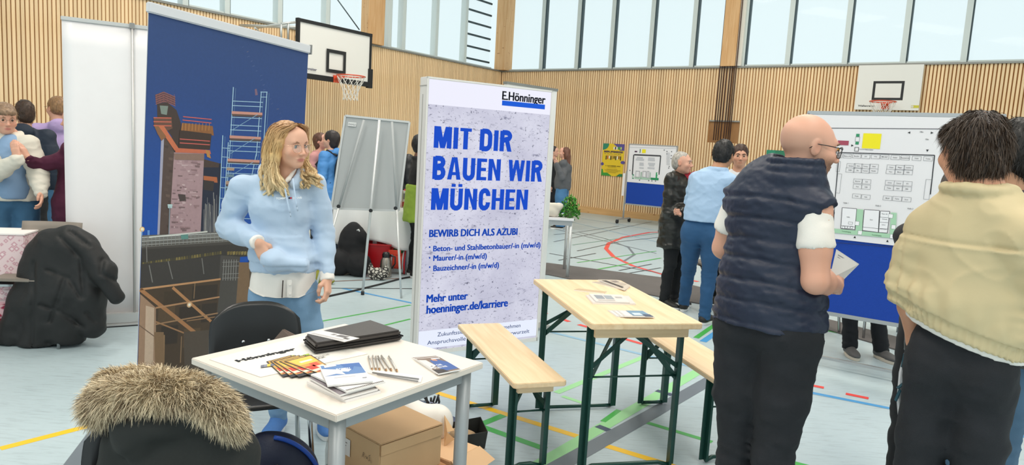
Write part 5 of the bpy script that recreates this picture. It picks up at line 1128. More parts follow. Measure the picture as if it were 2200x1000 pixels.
    for i in range(15):
        a = math.radians(-62+304*i/14)-math.pi/2*0; a = math.radians(128)+math.radians(284)*i/14; cx_, cy_ = math.cos(a), math.sin(a); fr = .5-.5*cy_; ring.append((N_+xr*cx_*.092+yf*(cy_*.088-.0)+V3(0, 0, .028-.075*max(0, cy_)**1.2+.01*fr), .026+.016*fr))
    f.chain([q for q, r in ring], [r for q, r in ring], .015); f.ell(N_-yf*.10+V3(0, 0, .01), V3(.105, .05, .065), M_, .03)
    body_obj('hood', f, .007, HB, p.root, p.o, lambda P: -.003*noise3(P, (30, 30, 30), 8), (), 1)
    # shirt collar at the throat
    f = Field(); f.chain([N_+xr*.052+yf*.03+V3(0, 0, .045), N_+xr*.03+yf*.085+V3(0, 0, .0), N_+yf*.10+V3(0, 0, -.03)], [.008, .011, .008], .005, ); f.chain([N_-xr*.052+yf*.03+V3(0, 0, .045), N_-xr*.03+yf*.085+V3(0, 0, .0), N_+yf*.10+V3(0, 0, -.03)], [.008, .011, .008], .005); body_obj('shirt_collar', f, .005, SH, p.root, p.o)
    # drawstrings, little letters
    for (a, b_, c_) in (((608, 384), (617, 430), (623, 458)), ((629, 384), (634, 420), (638, 445))):
        mb = MB(); P_ = [Vector(at(*q, Y)-p.o) for q, Y in ((a, 3.355), (b_, 3.332), (c_, 3.325))]; P_ = [P_[0], P_[0].lerp(P_[1], .5), P_[1], P_[1].lerp(P_[2], .7), P_[2]]; mb.tube(P_, .0042, 8); mb.build('drawstring', HB, p.root)
        mb = MB(); mb.tube([P_[-1], P_[-1]+(P_[-1]-P_[-2]).normalized()*.02], .0035, 8); mb.build('drawstring_tip', mat('tip_grey', '#a9bcd0', .4), p.root)
    O_ = at(593, 429, 3.331); U_ = at(648, 427, 3.345)-O_; s = Sheet(O_, U_/np.linalg.norm(U_), (0, 0, 1), 4e-4); s.text('TOMMY', 0, 0, .010, '#f4f7fb', w=.052, bold=.02); s.rect(.058, .0, .066, .009, '#1c2440'); s.rect(.066, 0, .074, .009, '#b3263a'); s.text('JEANS', .079, 0, .010, '#f4f7fb', w=.042, bold=.02); s.build('chest_lettering', PRINT, p.root, off=p.o)
    glasses(p, mat('gold_wire', '#e3b79a', .25, .8), .0235, .0225, .006)
    # hair: scalp volume + long wavy locks
    HC = mat('hair_blonde', '#ffffff', .48, attr=True, bump=.1, bscale=120); q = p.hp; k = p.k*p.hs
    f = Field(); M2 = p.HM(); f.ell(q(0, -.026, .036), V3(.087, .098, .090)*k, M2, .02); f.ell(q(0, -.055, -.03), V3(.082, .062, .105)*k, M2, .03)
    f.ell(q(0, .095, -.026), V3(.062, .075, .078)*k, M2, .008, 's')
    for sx in (-1, 1): f.chain([q(sx*.055, .035, .075), q(sx*.080, .018, .02), q(sx*.086, .002, -.05), q(sx*.088, -.005, -.12)], [.018*k, .022*k, .024*k, .024*k], .02)
    def hcol(V):
        z = V[:, 2]; t = np.clip((J['head'][2]+.10-z)/.36, 0, 1)[:, None]; n = noise3(V, (140, 140, 14), 5)[:, None]
        rootc = np.array(lin('#ad8258')); mid = np.array(lin('#dbb47a')); tip = np.array(lin('#f8e4ba')); c = np.where(t < .4, rootc+(mid-rootc)*t/.4, mid+(tip-mid)*(t-.4)/.6); return np.clip(c*(1+.22*n), 0, 1)
    def hd(P): return .0022*np.sin(noise3(P, (60, 60, 8), 3)*9)
    body_obj('hair', f, .005, HC, p.root, p.o, hd, (), 0, hcol)
    rg = random.Random(5); LK = []
    mb = MB()
    def lock(side, i, n):
        t = i/(n-1); ang = math.radians(-8+150*t) if side < 0 else math.radians(-8+150*t)   # around the head from the front to the back
        cx_ = side*math.cos(math.radians(70*t-2)); cy_ = .030-.10*t
        top = q(side*.012*(1-t), .066-.13*t, .114-.004*t); m1 = q(side*(.070+.014*math.sin(t*3)), .038-.10*t, .07); m2 = q(side*.094, .022-.095*t, .0); m3 = q(side*.096, .012-.09*t, -.07)
        P = [top, q(side*.047, .064-.12*t, .098), m1, m2, m3]; L_ = rg.uniform(.13, .22)+.0; fwd = (.05 if side > 0 else .05)*(1-t); ph = rg.uniform(0, 6); am = rg.uniform(.007, .014); tgt = (at(rg.uniform(560, 622), rg.uniform(395, 428), 3.345+.06*t) if side > 0 else at(rg.uniform(648, 692), rg.uniform(375, 405), 3.38+.05*t))
        for j in range(1, 9):
            w = j/8; tg = tgt; c_ = m3+(tg-m3)*w+V3(0, 0, -.02*math.sin(w*3.1)); P.append(c_+p.hf*(am*math.sin(ph+w*7)*(.3+w))+p.hr*(am*math.cos(ph*1.3+w*6)*(.3+w)))
        R = [.004, .010, .013, .014, .015]+[.015*(1-.75*(j/8)**2.2) for j in range(1, 9)]; 
        P = np.array([np.array(v, float) for v in P]); R = np.array(R, float); n0 = len(P); tt = np.linspace(0, n0-1, (n0-1)*3+1); out = []; ro = []
        for t_ in tt:
            i0 = min(int(t_), n0-2); f_ = t_-i0; p0, p1_, p2__, p3__ = P[max(i0-1, 0)], P[i0], P[i0+1], P[min(i0+2, n0-1)]; out.append(.5*((2*p1_)+(-p0+p2__)*f_+(2*p0-5*p1_+4*p2__-p3__)*f_*f_+(-p0+3*p1_-3*p2__+p3__)*f_**3)); ro.append(R[i0]*(1-f_)+R[i0+1]*f_)
        return [Vector(v-p.o) for v in out], ro
    for side in (-1, 1):
        n = 44
        for i in range(n):
            P, R = lock(side, i, n); r_ = rg.uniform(.5, .85); mb.tube(P, [v*r_*.8 for v in R], 6); LK.append((P, [v*r_ for v in R]))
    # fine hairs: ribbons following every lock and combed over the scalp
    rgn = np.random.default_rng(8); RV = []; RQ = []; RC = []; base_i = 0
    for (P, R) in LK:
        A = np.array([tuple(v) for v in P]); R = np.array(R); n_ = len(A); T_ = np.gradient(A, axis=0); T_ /= np.linalg.norm(T_, axis=1)[:, None]+1e-9
        up_ = np.cross(T_, V3(.3, .9, .2)); up_ /= np.linalg.norm(up_, axis=1)[:, None]+1e-9; sd_ = np.cross(T_, up_)
        for j in range(34):
            a = rgn.random()*6.28; rr_ = .75+.6*rgn.random(); sp_ = (up_*math.cos(a)+sd_*math.sin(a))*(R[:, None]*rr_+.0015); C = A+sp_+rgn.normal(0, .0012, (n_, 3)); w = np.linspace(.0022, .0006, n_)[:, None]; wd = np.cross(T_, sp_); wd /= np.linalg.norm(wd, axis=1)[:, None]+1e-9
            V_ = np.stack([C-wd*w, C+wd*w], 1).reshape(-1, 3); RV.append(V_); RQ.append(np.array([[2*q, 2*q+1, 2*q+3, 2*q+2] for q in range(n_-1)])+base_i); base_i += 2*n_; RC.append(np.full((2*n_, 1), rgn.normal(1, .09)))
    V_ = np.concatenate(RV); col_ = np.clip(hcol(V_+p.o)*np.concatenate(RC), 0, 1); o = link('hair_strands', fast_mesh('hair_strands', V_, np.concatenate(RQ), True, col_), HC, p.root); o['kind'] = 'stuff'
    V = np.array(mb.v); o = mb.build('hair_locks', HC, p.root); a = o.data.color_attributes.new('Col', 'FLOAT_COLOR', 'POINT'); c4 = np.ones((len(V), 4), np.float32); c4[:, :3] = hcol(V+p.o); a.data.foreach_set('color', c4.ravel()); o['kind'] = 'stuff'
    return p

def hair_cap(p, col, grow=(.008, .010, .012), back=-.09, front=.055, top=0, n=0, length=.02, noise=.004, h=.006, droop=.4, fringe=0, vol=0, tipc=None, wid=.0022, seed=3, name='hair'):
    """hair sitting on the skull; back = how far it reaches down the nape (head units)"""
    f = Field(); M2 = p.HM(); q = p.hp; k = p.k*p.hs; g = grow
    f.ell(q(0, -.020, .032+vol*.3), V3(.0765+g[0], .094+g[1], .090+g[2])*k, M2, .02); f.ell(q(0, -.052, -.02), V3(.070+g[0]*.8, .058+g[1]*.6, abs(back))*k, M2, .03)
    if fringe: f.ell(q(0, .068, .062), V3(.062, .034+fringe, .035)*k, M2, .02)
    f.ell(q(0, .105, -.018-fringe*0), V3(.066, .085, .080 if not fringe else .062)*k, M2, .01, 's')
    for sx in (-1, 1): f.ell(q(sx*.085, .012, -.035), V3(.03, .030, .045)*k, M2, .008, 's')
    f.cut(q(0, -.05, back-.02), -p.hu*1+p.hf*-.25*0)
    c0 = np.array(lin(col)); c1 = np.array(lin(tipc)) if tipc else c0*1.5
    def hc(V): return np.clip(c0*(1+.5*noise3(V, (160, 160, 40), seed)[:, None]), 0, 1)
    HM_ = mat('hair_soft', '#ffffff', .5, attr=True, bump=.3, bscale=90)
    V, Q = f.mesh(h, lambda P: noise*noise3(P, (55, 55, 22), seed)+noise*.6*noise3(P, (130, 130, 60), seed+1)); V = smooth_mesh(V, Q, 1)
    o = link(name, fast_mesh(name, V-p.o, Q, True, hc(V)), HM_, p.root)
    if n:
        nr = np.zeros_like(V); fn = np.cross(V[Q[:, 1]]-V[Q[:, 0]], V[Q[:, 2]]-V[Q[:, 0]])
        for j in range(4): np.add.at(nr, Q[:, j], fn)
        nr /= np.linalg.norm(nr, axis=1)[:, None]+1e-9; crown = q(0, -.06, .13); away = V-crown; away -= nr*np.sum(away*nr, 1)[:, None]; away /= np.linalg.norm(away, axis=1)[:, None]+1e-9
        d = away*.9+nr*.28; w = noise3(V, (30, 30, 30), seed+5)[:, None]; d += np.cross(away, nr)*w*.8; d = d*1.0-nr*.16
        s_ = strands('hair_strands', V, d, length, n, HM_, p.root, p.o, lambda P, rg: (c0*(.6+.8*rg.random((len(P), 1))), c1*(.6+.7*rg.random((len(P), 1)))), droop, wid, seed, 3); s_['kind'] = 'stuff'
    return o
# ---------------- bald man in the quilted vest
def vest_man():
    Y = 2.5
    p = Person(0.92, Y, math.radians(47), 1.78, 'bald bearded man in navy quilted vest and glasses, back to us, holding a paper', girth=1.08, head=(-46, 9, 0),
        joints=dict(head=wjoint(1738, 315, 2.5), neck=wjoint(1706, 392, 2.50), shR=wjoint(1752, 452, 2.40), elR=wjoint(1752, 604, 2.36), wrR=wjoint(1795, 612, 2.60), shL=wjoint(1590, 430, 2.66), elL=wjoint(1556, 532, 2.72), wrL=wjoint(1640, 575, 2.86),
                    chest=wjoint(1668, 470, 2.54), waist=wjoint(1655, 585, 2.54), pelvis=wjoint(1650, 690, 2.54), knL=wjoint(1582, 985, 2.62), knR=wjoint(1660, 985, 2.48), anL=wjoint(1556, 1235, 2.62), anR=wjoint(1632, 1245, 2.46)))
    p.hs = .93; p.arm = 1.22; p.iris = '#4d5a60'; p.brow = '#7b5a45'; J = p.J; xr, yf = p.dirs(); M_ = np.stack([xr, yf, V3(0, 0, 1)], 1)
    def cf(P, C, V, base):
        st = np.array(lin('#8d6650')); beard = (P[:, 1] > -.012)*np.clip((-.018-P[:, 2]-np.clip(P[:, 1]-.07, 0, 1)*.6)/.03, 0, 1)*np.clip((P[:, 1]+.005)/.03, 0, 1)*np.clip((.125+P[:, 2])/.02, 0, 1); lipd = np.exp(-((P[:, 2]+.066)/.008)**2)*(np.abs(P[:, 0]) < .02)*(P[:, 1] > .08)
        a = (beard*.75*(1-lipd)*(1+.3*noise3(V, (300, 300, 300), 9)))[:, None]; C[:] = C*(1-a)+st*a
        s_ = np.clip((.055-P[:, 2])/.03, 0, 1)*np.clip((P[:, 2]+.075)/.03, 0, 1)*np.clip((.045-P[:, 1])/.03, 0, 1); a = (s_*.28)[:, None]; C[:] = C*(1-a)+np.array(lin('#a08878'))*a
        for m_ in ((-.0, -.06, .10), (.07, -.03, .075), (.045, -.075, -.06)): dd = np.sum((P-np.array(m_))**2, 1); a = np.exp(-dd/.003**2)[:, None]; C[:] = C*(1-a)+np.array(lin('#6b4434'))*a
    d_ = J['wrR']-J['elR']
    p.body('#dca58c', .011, hands=(('R', dict(curl=[.9, .8, .75, .7], palm=-xr*.6-V3(0, 0, .1)+yf*.3, thumb_in=.9)), ('L', dict(curl=.5, palm=xr))), headfine=.003, handfine=.003, colfn=cf)
    p.trousers(BLKD, r=(.100, .070, .064, .058), h=.011, amp=.007, seed=8, w=1.06)
    p.shoes(mat('shoe_black', '#1c1c1e', .5), mat('sole_dark', '#2a2a2a', .7))
    glasses(p, mat('frame_black', '#141416', .35), .027, .021, .004, square=True, th=.0016)
    TS = mat('tshirt_white', '#efeae3', .85, bump=.1, bscale=200)
    f = Field()
    for S_ in 'RL':
        sh, el = J['sh'+S_], J['el'+S_]; d = (el-sh)/np.linalg.norm(el-sh); e = sh+d*.115; f.chain([sh+d*.005-xr*(0.004 if S_ == 'R' else -.004), e], [.058, .063], .02); f.cap(e+d*.105, e+d*.3, .102, .102, .003, None, 's')
    f.cap(J['neck']-V3(0, 0, .03), J['neck']-V3(0, 0, .06), .05, .08, .02)
    def td(P):
        o = -.0035*noise3(P, (20, 20, 50), 3)
        for S_ in 'RL':
            sh, el = J['sh'+S_], J['el'+S_]; d = (el-sh)/np.linalg.norm(el-sh); t = (P-sh)@d; o = np.maximum(o, np.where(t > .10, (t-.185)*1.0, -9)) if False else o+.002*np.exp(-((t-.165)/.004)**2)
        return o
    f2 = f; 
    for S_ in 'R': d = (J['elR']-J['shR']); d /= np.linalg.norm(d)
    body_obj('tshirt', f, .008, TS, p.root, p.o, td, (), 1)
    # vest
    VM = mat('vest_navy', '#182239', .5, bump=.35, bscale=45, var=.06, vscale=30)
    f = Field(); k = p.k; zh = at(1650, 705, 2.45)[2]; ct = J['chest']; 
    f.ell(ct+V3(0, 0, .03), V3(.190, .125, .21), M_, .05); f.ell(J['waist'], V3(.182, .135, .20), M_, .06); f.ell(J['pelvis']+V3(0, 0, .0), V3(.186, .142, .17), M_, .06); f.cap(J['pelvis']+V3(0, 0, .10), J['pelvis']-V3(0, 0, .10), .146, .152, .04, (xr, 1.32))
    for S_, sg in (('R', 1), ('L', -1)): f.cap(J['sh'+S_]-xr*sg*.035+V3(0, 0, .012), J['neck']-V3(0, 0, .02), .055, .075, .05); 
    for S_, sg in (('R', 1), ('L', -1)):
        sh, el = J['sh'+S_], J['el'+S_]; d = (el-sh)/np.linalg.norm(el-sh); f.cap(sh-xr*sg*.04+V3(0, 0, .012), sh+xr*sg*.006+V3(0, 0, .006), .062, .060, .02); f.cap(sh+xr*sg*.086+d*.035, sh+xr*sg*.082+d*.22, .072, .072, .010, None, 's')
    f.cut((0, 0, zh), (0, 0, -1))
    # stand-up collar, open at the front
    N_ = J['neck']; ring = [N_+(xr*math.cos(a)*.088+yf*(math.sin(a)*.086+.03*max(0, math.sin(a))**2))+V3(0, 0, .068-.055*max(0, math.sin(a))) for a in np.linspace(math.radians(105), math.radians(435), 22)]
    for a_, b_ in zip(ring[:-1], ring[1:]): f.cap(a_-V3(0, 0, .055), b_-V3(0, 0, .055), .020, .020, .015); f.cap(a_-V3(0, 0, .02), b_-V3(0, 0, .02), .014, .014, .010); f.cap(a_+V3(0, 0, .008), b_+V3(0, 0, .008), .011, .011, .008)
    f.cap(N_+V3(0, 0, .12), N_+V3(0, 0, -.01), .078, .072, .006, None, 's')
    def vd(P):
        q = P-J['waist']; u = q@xr; w = q@yf; z = P[:, 2]-.02*np.cos(u*7)+.018*u+.006*noise3(P, (7, 7, 7), 2); ph = (z-zh)/.074; tri = np.abs(((ph+.5) % 1)-.5); qf = 1-np.exp(-(tri/.13)**2)*1.0
        body = np.clip((N_[2]-.015-P[:, 2])/.03, 0, 1)
        o = -.008*(qf-.4)*body; o += -.0035*noise3(P, (26, 26, 70), 5)*body-.004*noise3(P, (12, 12, 24), 6)*body-.002*noise3(P, (60, 60, 90), 11)
        return o
    body_obj('vest', f, .006, VM, p.root, p.o, vd, (), 0)
    # armhole binding
    for S_, sg in (('R', 1),):
        pass
    # paper in the hand
    c = wjoint(1822, 560, 2.62); t = thing('leaflet', 'white printed sheet held by the man in the navy vest', 'leaflet', c)
    Q = [at(1797, 536, 2.62), at(1846, 568, 2.70), at(1808, 606, 2.66), at(1782, 600, 2.58)]; mb = MB(); o_ = np.array(c); n_ = np.cross(Q[1]-Q[0], Q[3]-Q[0]); n_ /= np.linalg.norm(n_); V = [q-o_ for q in Q]+[q-o_+n_*.0008 for q in Q]; mb.add(V, [(0, 1, 2, 3), (7, 6, 5, 4), (0, 4, 5, 1), (1, 5, 6, 2), (2, 6, 7, 3), (3, 7, 4, 0)]); mb.build('sheet', mat('sheet_white', '#ece7e2', .6), t)
    s = Sheet((0, 0, 0), (1, 0, 0), (0, 1, 0), 0)
    for sg in (-1, 1):
        for (v, a_, b_, cc, hh) in ((.12, .12, .8, '#8f8c94', .03), (.2, .12, .6, '#8f8c94', .02), (.4, .25, .8, '#a5a2a2', .012), (.47, .25, .75, '#a5a2a2', .012), (.54, .25, .8, '#a5a2a2', .012)):
            n = len(s.v); 
            for (uu, vv) in ((a_, v), (b_, v), (b_, v+hh), (a_, v+hh)): s.v.append(Vector(V[0]*(1-uu)*(1-vv)+V[1]*uu*(1-vv)+V[2]*uu*vv+V[3]*(1-uu)*vv+n_*(.0004+.0007*sg)))
            s.f.append((n, n+1, n+2, n+3)); s.c += [lin(cc)]*4
    s.build('print', PRINT, t)
    return p
# ---------------- young man in the beige blouson
def beige_man():
    Y = 2.0
    p = Person(1.30, Y, math.radians(48), 1.74, 'young man with dark brown hair in a beige blouson and black jeans, seen from behind', head=(36, 6, 0),
        joints=dict(head=wjoint(2090, 322, 2.04), neck=wjoint(2100, 412, 2.0), shL=wjoint(2000, 492, 2.10), elL=wjoint(1958, 625, 2.12), wrL=wjoint(1966, 730, 2.16), shR=wjoint(2218, 512, 1.86), elR=wjoint(2262, 660, 1.86), wrR=wjoint(2262, 770, 2.0),
                    chest=wjoint(2100, 545, 2.0), waist=wjoint(2085, 660, 2.0), pelvis=wjoint(2066, 770, 2.02)))
    J = p.J; xr, yf = p.dirs(); M_ = np.stack([xr, yf, V3(0, 0, 1)], 1); p.iris = '#3c2c22'; p.brow = '#2e221c'; p.hs = .93
    J['anL'] = wjoint(2005, 1385, 2.10); J['anR'] = wjoint(2085, 1450, 1.98); J['anL'] = V3(*J['anL']); J['anR'] = V3(*J['anR'])
    J['anL'] = V3(J['pelvis'][0]-.07, J['pelvis'][1]+.06, .085); J['anR'] = V3(J['pelvis'][0]+.06, J['pelvis'][1]-.05, .085)
    for S_, sg in (('L', -1), ('R', 1)): J['hip'+S_] = J['pelvis']+xr*sg*.066-V3(0, 0, .03); J['toe'+S_] = J['an'+S_]+yf*.17+xr*sg*.03-V3(0, 0, .05); J['kn'+S_] = J['hip'+S_]*.49+J['an'+S_]*.51+yf*.02
    p.body('#cf9677', .012, hands=(('L', dict(curl=.2, palm=xr)), ('R', dict(curl=.4, palm=-xr))), headfine=.0035, handfine=.004)
    p.g = .84; p.trousers(BLKD, r=(.094, .068, .066, .062), h=.010, amp=.007, seed=12, w=.98); p.g = 1.0
    # back pocket seam
    p.shoes(mat('shoe_black', '#1c1c1e', .5), mat('sole_dark', '#2a2a2a', .7))
    TS = MATS['tshirt_white']; f = Field(); A_ = at(1975, 709, 1.99); B_ = at(2168, 797, 1.84); nn = np.cross(B_-A_, yf); nn = nn/np.linalg.norm(nn); nn = nn if nn[2] < 0 else -nn; f.cap(J['pelvis']+V3(0, 0, .14), J['pelvis']+V3(0, 0, .02), .122, .120, .03, (xr, 1.32)); f.cut(A_, nn); body_obj('tshirt', f, .009, TS, p.root, p.o)
    BJ = mat('blouson_beige', '#cdbb92', .62, bump=.22, bscale=30, var=.03)
    f = p.top_field(r=(.166, .122), belly=.98, sleeve=(.070, .070, .064, .048), to=.93, shoulder=.058); zh = J['pelvis'][2]+.055
    f.cap(J['pelvis']+V3(0, 0, .13), J['pelvis']+V3(0, 0, .04), .118, .112, .03, (xr, 1.30)); A_ = at(1972, 702, 1.99); B_ = at(2168, 792, 1.84); nn = np.cross(B_-A_, yf); nn = nn/np.linalg.norm(nn); nn = nn if nn[2] < 0 else -nn; f.cut(A_, nn); p.hemn = nn; p.hemA = A_
    N_ = J['neck']; ring = [N_+(xr*math.cos(a)*.078+yf*math.sin(a)*.078)+V3(0, 0, .006-.03*max(0, math.sin(a))) for a in np.linspace(math.radians(110), math.radians(430), 14)]; f.chain(ring, [.013]*14, .012); f.cap(N_+V3(0, 0, .12), N_+V3(0, 0, .01), .064, .062, .008, None, 's')
    def bd(P):
        q = P-J['pelvis']; u = q@xr; w = q@yf; lz = -(P-p.hemA)@p.hemn
        rib = lz < .052; ang = np.arctan2(w/.12, u/.17); core = (np.abs(u) < .26)
        o = np.where(rib & core & (q[:, 2] < .2), .010+.0026*np.sin(ang*62), 0)+np.where(core & (q[:, 2] < .3), -.007*np.exp(-((lz-.085)/.035)**2)*(1+.6*np.sin(ang*22+noise3(P, (6, 6, 6), 1)*3)), 0)
        # back yoke seam and armhole seams
        zy = J['neck'][2]-.145+.10*u**2; o += (.006*np.exp(-((P[:, 2]-zy)/.0045)**2)-.005*np.exp(-((P[:, 2]-zy+.011)/.006)**2))*(w < .03)*(np.abs(u) < .2)
        for S_, sg in (('L', -1), ('R', 1)): t = (u-sg*.178-0*P[:, 2]); o += .0045*np.exp(-(t/.004)**2)*(P[:, 2] > J['elL'][2]-.02)*(P[:, 2] < zy)
        return o
    dd = p.fold(.008, 21, 5, extra=bd)
    body_obj('jacket', f, .0055, BJ, p.root, p.o, dd, (), 1)
    hair_cap(p, '#2b201b', (.003, .002, -.004), -.100, n=12000, length=.024, noise=.006, h=.006, fringe=.012, vol=.0, tipc='#54402f', droop=.8, wid=.0022)
    # patch pocket on the jeans
    return p
# ---------------- others, smaller in the picture
def folk(px_, Y, H, head_deg, label, top, legs, skin='#d8a68c', hair='#3b2a20', female=False, girth=1.0, headrot=(0, 0, 0), hem=.86, tr=(.17, .12), sleeve=(.062, .054, .047, .038), to=.95, shoe='#22211f', h=.014, joints=None, flare=0, hairkw=None, seed=1, amp=.006, gp_=None, legr=(.098, .066, .058, .056), long_hair=0, topname='jacket', detail=True, hood=False, cut=None, py_=None, handfine=.007, hands=None, belly=1.0, solejust=None, nocap=False):
    g_ = at(px_, py_ or 400, Y); p = Person(g_[0], Y, math.radians(head_deg), H, label, girth, female, headrot, joints)
    J = p.J; xr, yf = p.dirs(); p.brow = hair if hair[0] == '#' else '#3b2a20'
    p.body(skin, h*.9, hands=hands or (('R', dict(curl=.5)), ('L', dict(curl=.5))), headfine=.0055, handfine=handfine, detail=detail)
    p.trousers(mat(legs[0], legs[1], .85, var=.12, vscale=8, bump=.2, bscale=300), h=h, amp=.006, seed=seed, r=legr)
    p.shoes(mat('shoe_'+shoe[1:], shoe, .55), solejust)
    f = p.top_field(r=tr, hem=hem, sleeve=sleeve, to=to, flare=flare, belly=belly); zc = hem*p.k
    if hem < .84: f.cap(J['pelvis'], J['pelvis']*1+V3(0, 0, zc+.04-J['pelvis'][2]), tr[1]*.98*p.k*girth, (tr[1]+flare)*p.k*girth, .05, (xr, tr[0]/tr[1]))
    f.cut((0, 0, zc), (0, 0, -1)); N_ = J['neck']
    if hood: f.ell(N_-yf*.085+V3(0, 0, .0), V3(.10, .055, .075)*p.k, np.stack([xr, yf, V3(0, 0, 1)], 1), .03)
    ring = [N_+(xr*math.cos(a)*.072+yf*math.sin(a)*.07)+V3(0, 0, .015-.035*max(0, math.sin(a))) for a in np.linspace(math.radians(115), math.radians(425), 10)]; f.chain(ring, [.019]*10, .015)
    m_ = top if not isinstance(top, tuple) else mat(top[0], top[1], top[2] if len(top) > 2 else .75, bump=.2, bscale=80, var=.05)
    body_obj(topname, f, h*.8, m_, p.root, p.o, p.fold(amp, seed+5, 8, extra=cut), (), 1)
    if hair != 'none':
        if not nocap: hair_cap(p, hair, **(hairkw or dict(h=.008)))
        if long_hair:
            q = p.hp; f = Field(); M2 = p.HM()
            f.ell(q(0, -.035, .02), V3(.088, .098, .10)*p.k, M2, .02); f.ell(q(0, -.065, -.06), V3(.09, .06, .12)*p.k, M2, .04); f.cap(q(0, -.075, -.08), J['neck']-yf*.075-V3(0, 0, long_hair), .075*p.k, .05*p.k, .03, (xr, 1.3)); f.ell(q(0, .10, -.015), V3(.062, .085, .085)*p.k, M2, .01, 's')
            c0 = np.array(lin(hair)); body_obj('long_hair', f, .009, mat('hair_soft', '#ffffff', .5, attr=True, bump=.3, bscale=90), p.root, p.o, lambda P: .004*noise3(P, (60, 60, 8), seed), (), 0, lambda V: np.clip(c0*(1+.4*noise3(V, (120, 120, 12), 3)[:, None]), 0, 1))
    return p
BLK = ('cloth_black', '#1d1d20', .7)
def crowd():
    # black quilted jacket right behind the beige blouson
    p = folk(2172, 2.62, 1.74, 95, 'dark-haired young man in black padded jacket and blue jeans at the right edge', mat('puffer_black', '#1a1b1d', .45, bump=.3, bscale=40), ('denim_faded', '#47657f'), '#c08f6f', '#14110f', headrot=(30, 5, 0), h=.010, girth=1.04, tr=(.2, .14), sleeve=(.08, .075, .065, .05), seed=5, hairkw=dict(n=2500, length=.03, back=-.085, grow=(.012, .014, .016)), cut=lambda P: -.010*(np.clip(1-np.abs(((P[:, 2]-.8)/.07 % 1)-.5)*2, 0, 1)**.6), legr=(.10, .078, .074, .07))
    J = p.J; xr, yf = p.dirs(); f = Field(); N_ = J['neck']; f.chain([N_+(xr*math.cos(a)*.07+yf*math.sin(a)*.07)+V3(0, 0, .035-.03*max(0, math.sin(a))) for a in np.linspace(0, 6.28, 16)], [.017]*16, .01); PM = mat('plaid_collar', '#3c3440', .8); body_obj('collar', f, .006, PM, p.root, p.o)
    folk(2062, 3.05, 1.56, 60, 'person in black trousers hidden behind the beige blouson', BLK, ('trousers_black2', '#15171b'), h=.014, joints=dict(elR=('l', .15, .12, 1.14), wrR=('l', .04, .24, 1.16), elL=('l', -.15, .12, 1.14), wrL=('l', -.04, .26, 1.1)), seed=9, detail=False, handfine=0)
    # old man in the leather coat
    Y = 7.15; LC_ = mat('leather_coat', '#24231f', .33, bump=.25, bscale=30)
    p = folk(1462, Y, 1.645, -42, 'grey-haired man in black leather jacket and red shirt with folded arms', LC_, ('trousers_black', '#17181b'), '#d9a48c', '#a8a29a', hem=.66, girth=1.10, tr=(.19, .145), sleeve=(.075, .07, .062, .05), headrot=(12, 0, 0), h=.012, seed=3, amp=.009, flare=.02, hairkw=dict(h=.005, back=-.07, grow=(-.001, .001, -.001), n=0, noise=.003), belly=1.1, topname='leather_jacket',
        joints=dict(head=wjoint(1466, 350, 7.1), elR=wjoint(1438, 455, 7.02), wrR=wjoint(1490, 447, 6.92), elL=wjoint(1493, 452, 7.05), wrL=wjoint(1462, 455, 6.88)))
    xr, yf = p.dirs(); J = p.J; f = Field(); f.ell(J['chest']+yf*.14+V3(0, 0, .06), V3(.05, .06, .17), np.stack([xr, yf, V3(0, 0, 1)], 1)); f.cap(J['neck']+yf*.06+V3(0, 0, .02), J['chest']+yf*.12+V3(0, 0, .05), .045, .05, .02); f.cap(J['waist']+yf*.12, J['pelvis']+yf*.13+V3(0, 0, .02), .06, .06, .02); body_obj('red_shirt', f, .008, mat('shirt_red', '#a3172c', .7), p.root, p.o)
    # man in light blue shirt seen from behind
    Y = 6.3
    p = folk(1522, Y, 1.77, 62, 'man with black hair in pale blue shirt and jeans, seen from behind', ('shirt_pale_blue', '#a9c5e3', .8), ('denim_deep', '#2c5680'), '#c08a68', '#131112', hem=.975, girth=1.04, tr=(.185, .125), sleeve=(.066, .058, .05, .04), headrot=(-10, 14, 0), h=.011, seed=6, topname='shirt', hairkw=dict(h=.006, n=1200, length=.02, back=-.075, grow=(.010, .012, .014)),
        joints=dict(head=wjoint(1555, 333, 6.3), neck=wjoint(1542, 368, 6.26), chest=wjoint(1528, 410, 6.26), waist=wjoint(1518, 450, 6.26), pelvis=wjoint(1510, 492, 6.28), shL=wjoint(1496, 385, 6.38), shR=wjoint(1568, 390, 6.16), elL=wjoint(1485, 432, 6.45), wrL=wjoint(1512, 425, 6.62), elR=wjoint(1580, 440, 6.2), wrR=wjoint(1552, 430, 6.5), anL=tuple(gp(1468, 668)+V3(0, 0, .085)), anR=tuple(gp(1512, 697)+V3(0, 0, .085))))
    J = p.J; xr, yf = p.dirs(); f = Field(); b_ = J['pelvis']+V3(0, 0, .098); f.cap(b_, b_+V3(0, 0, .004), .126, .126, .004, (xr, 1.38)); f.cut(b_+V3(0, 0, .018), (0, 0, 1)); f.cut(b_-V3(0, 0, .018), (0, 0, -1)); body_obj('belt', f, .008, mat('belt_leather', '#2a2422', .5), p.root, p.o)
    folk(1584, 7.35, 1.70, -112, 'young man with short brown hair peeping past the pale blue shirt', ('shirt_white_b', '#dfe0e2', .8), ('trousers_black', '#17181b'), '#d09b7f', '#40291f', headrot=(10, 2, 0), h=.014, seed=8, topname='shirt', hairkw=dict(h=.007, n=800, length=.02))
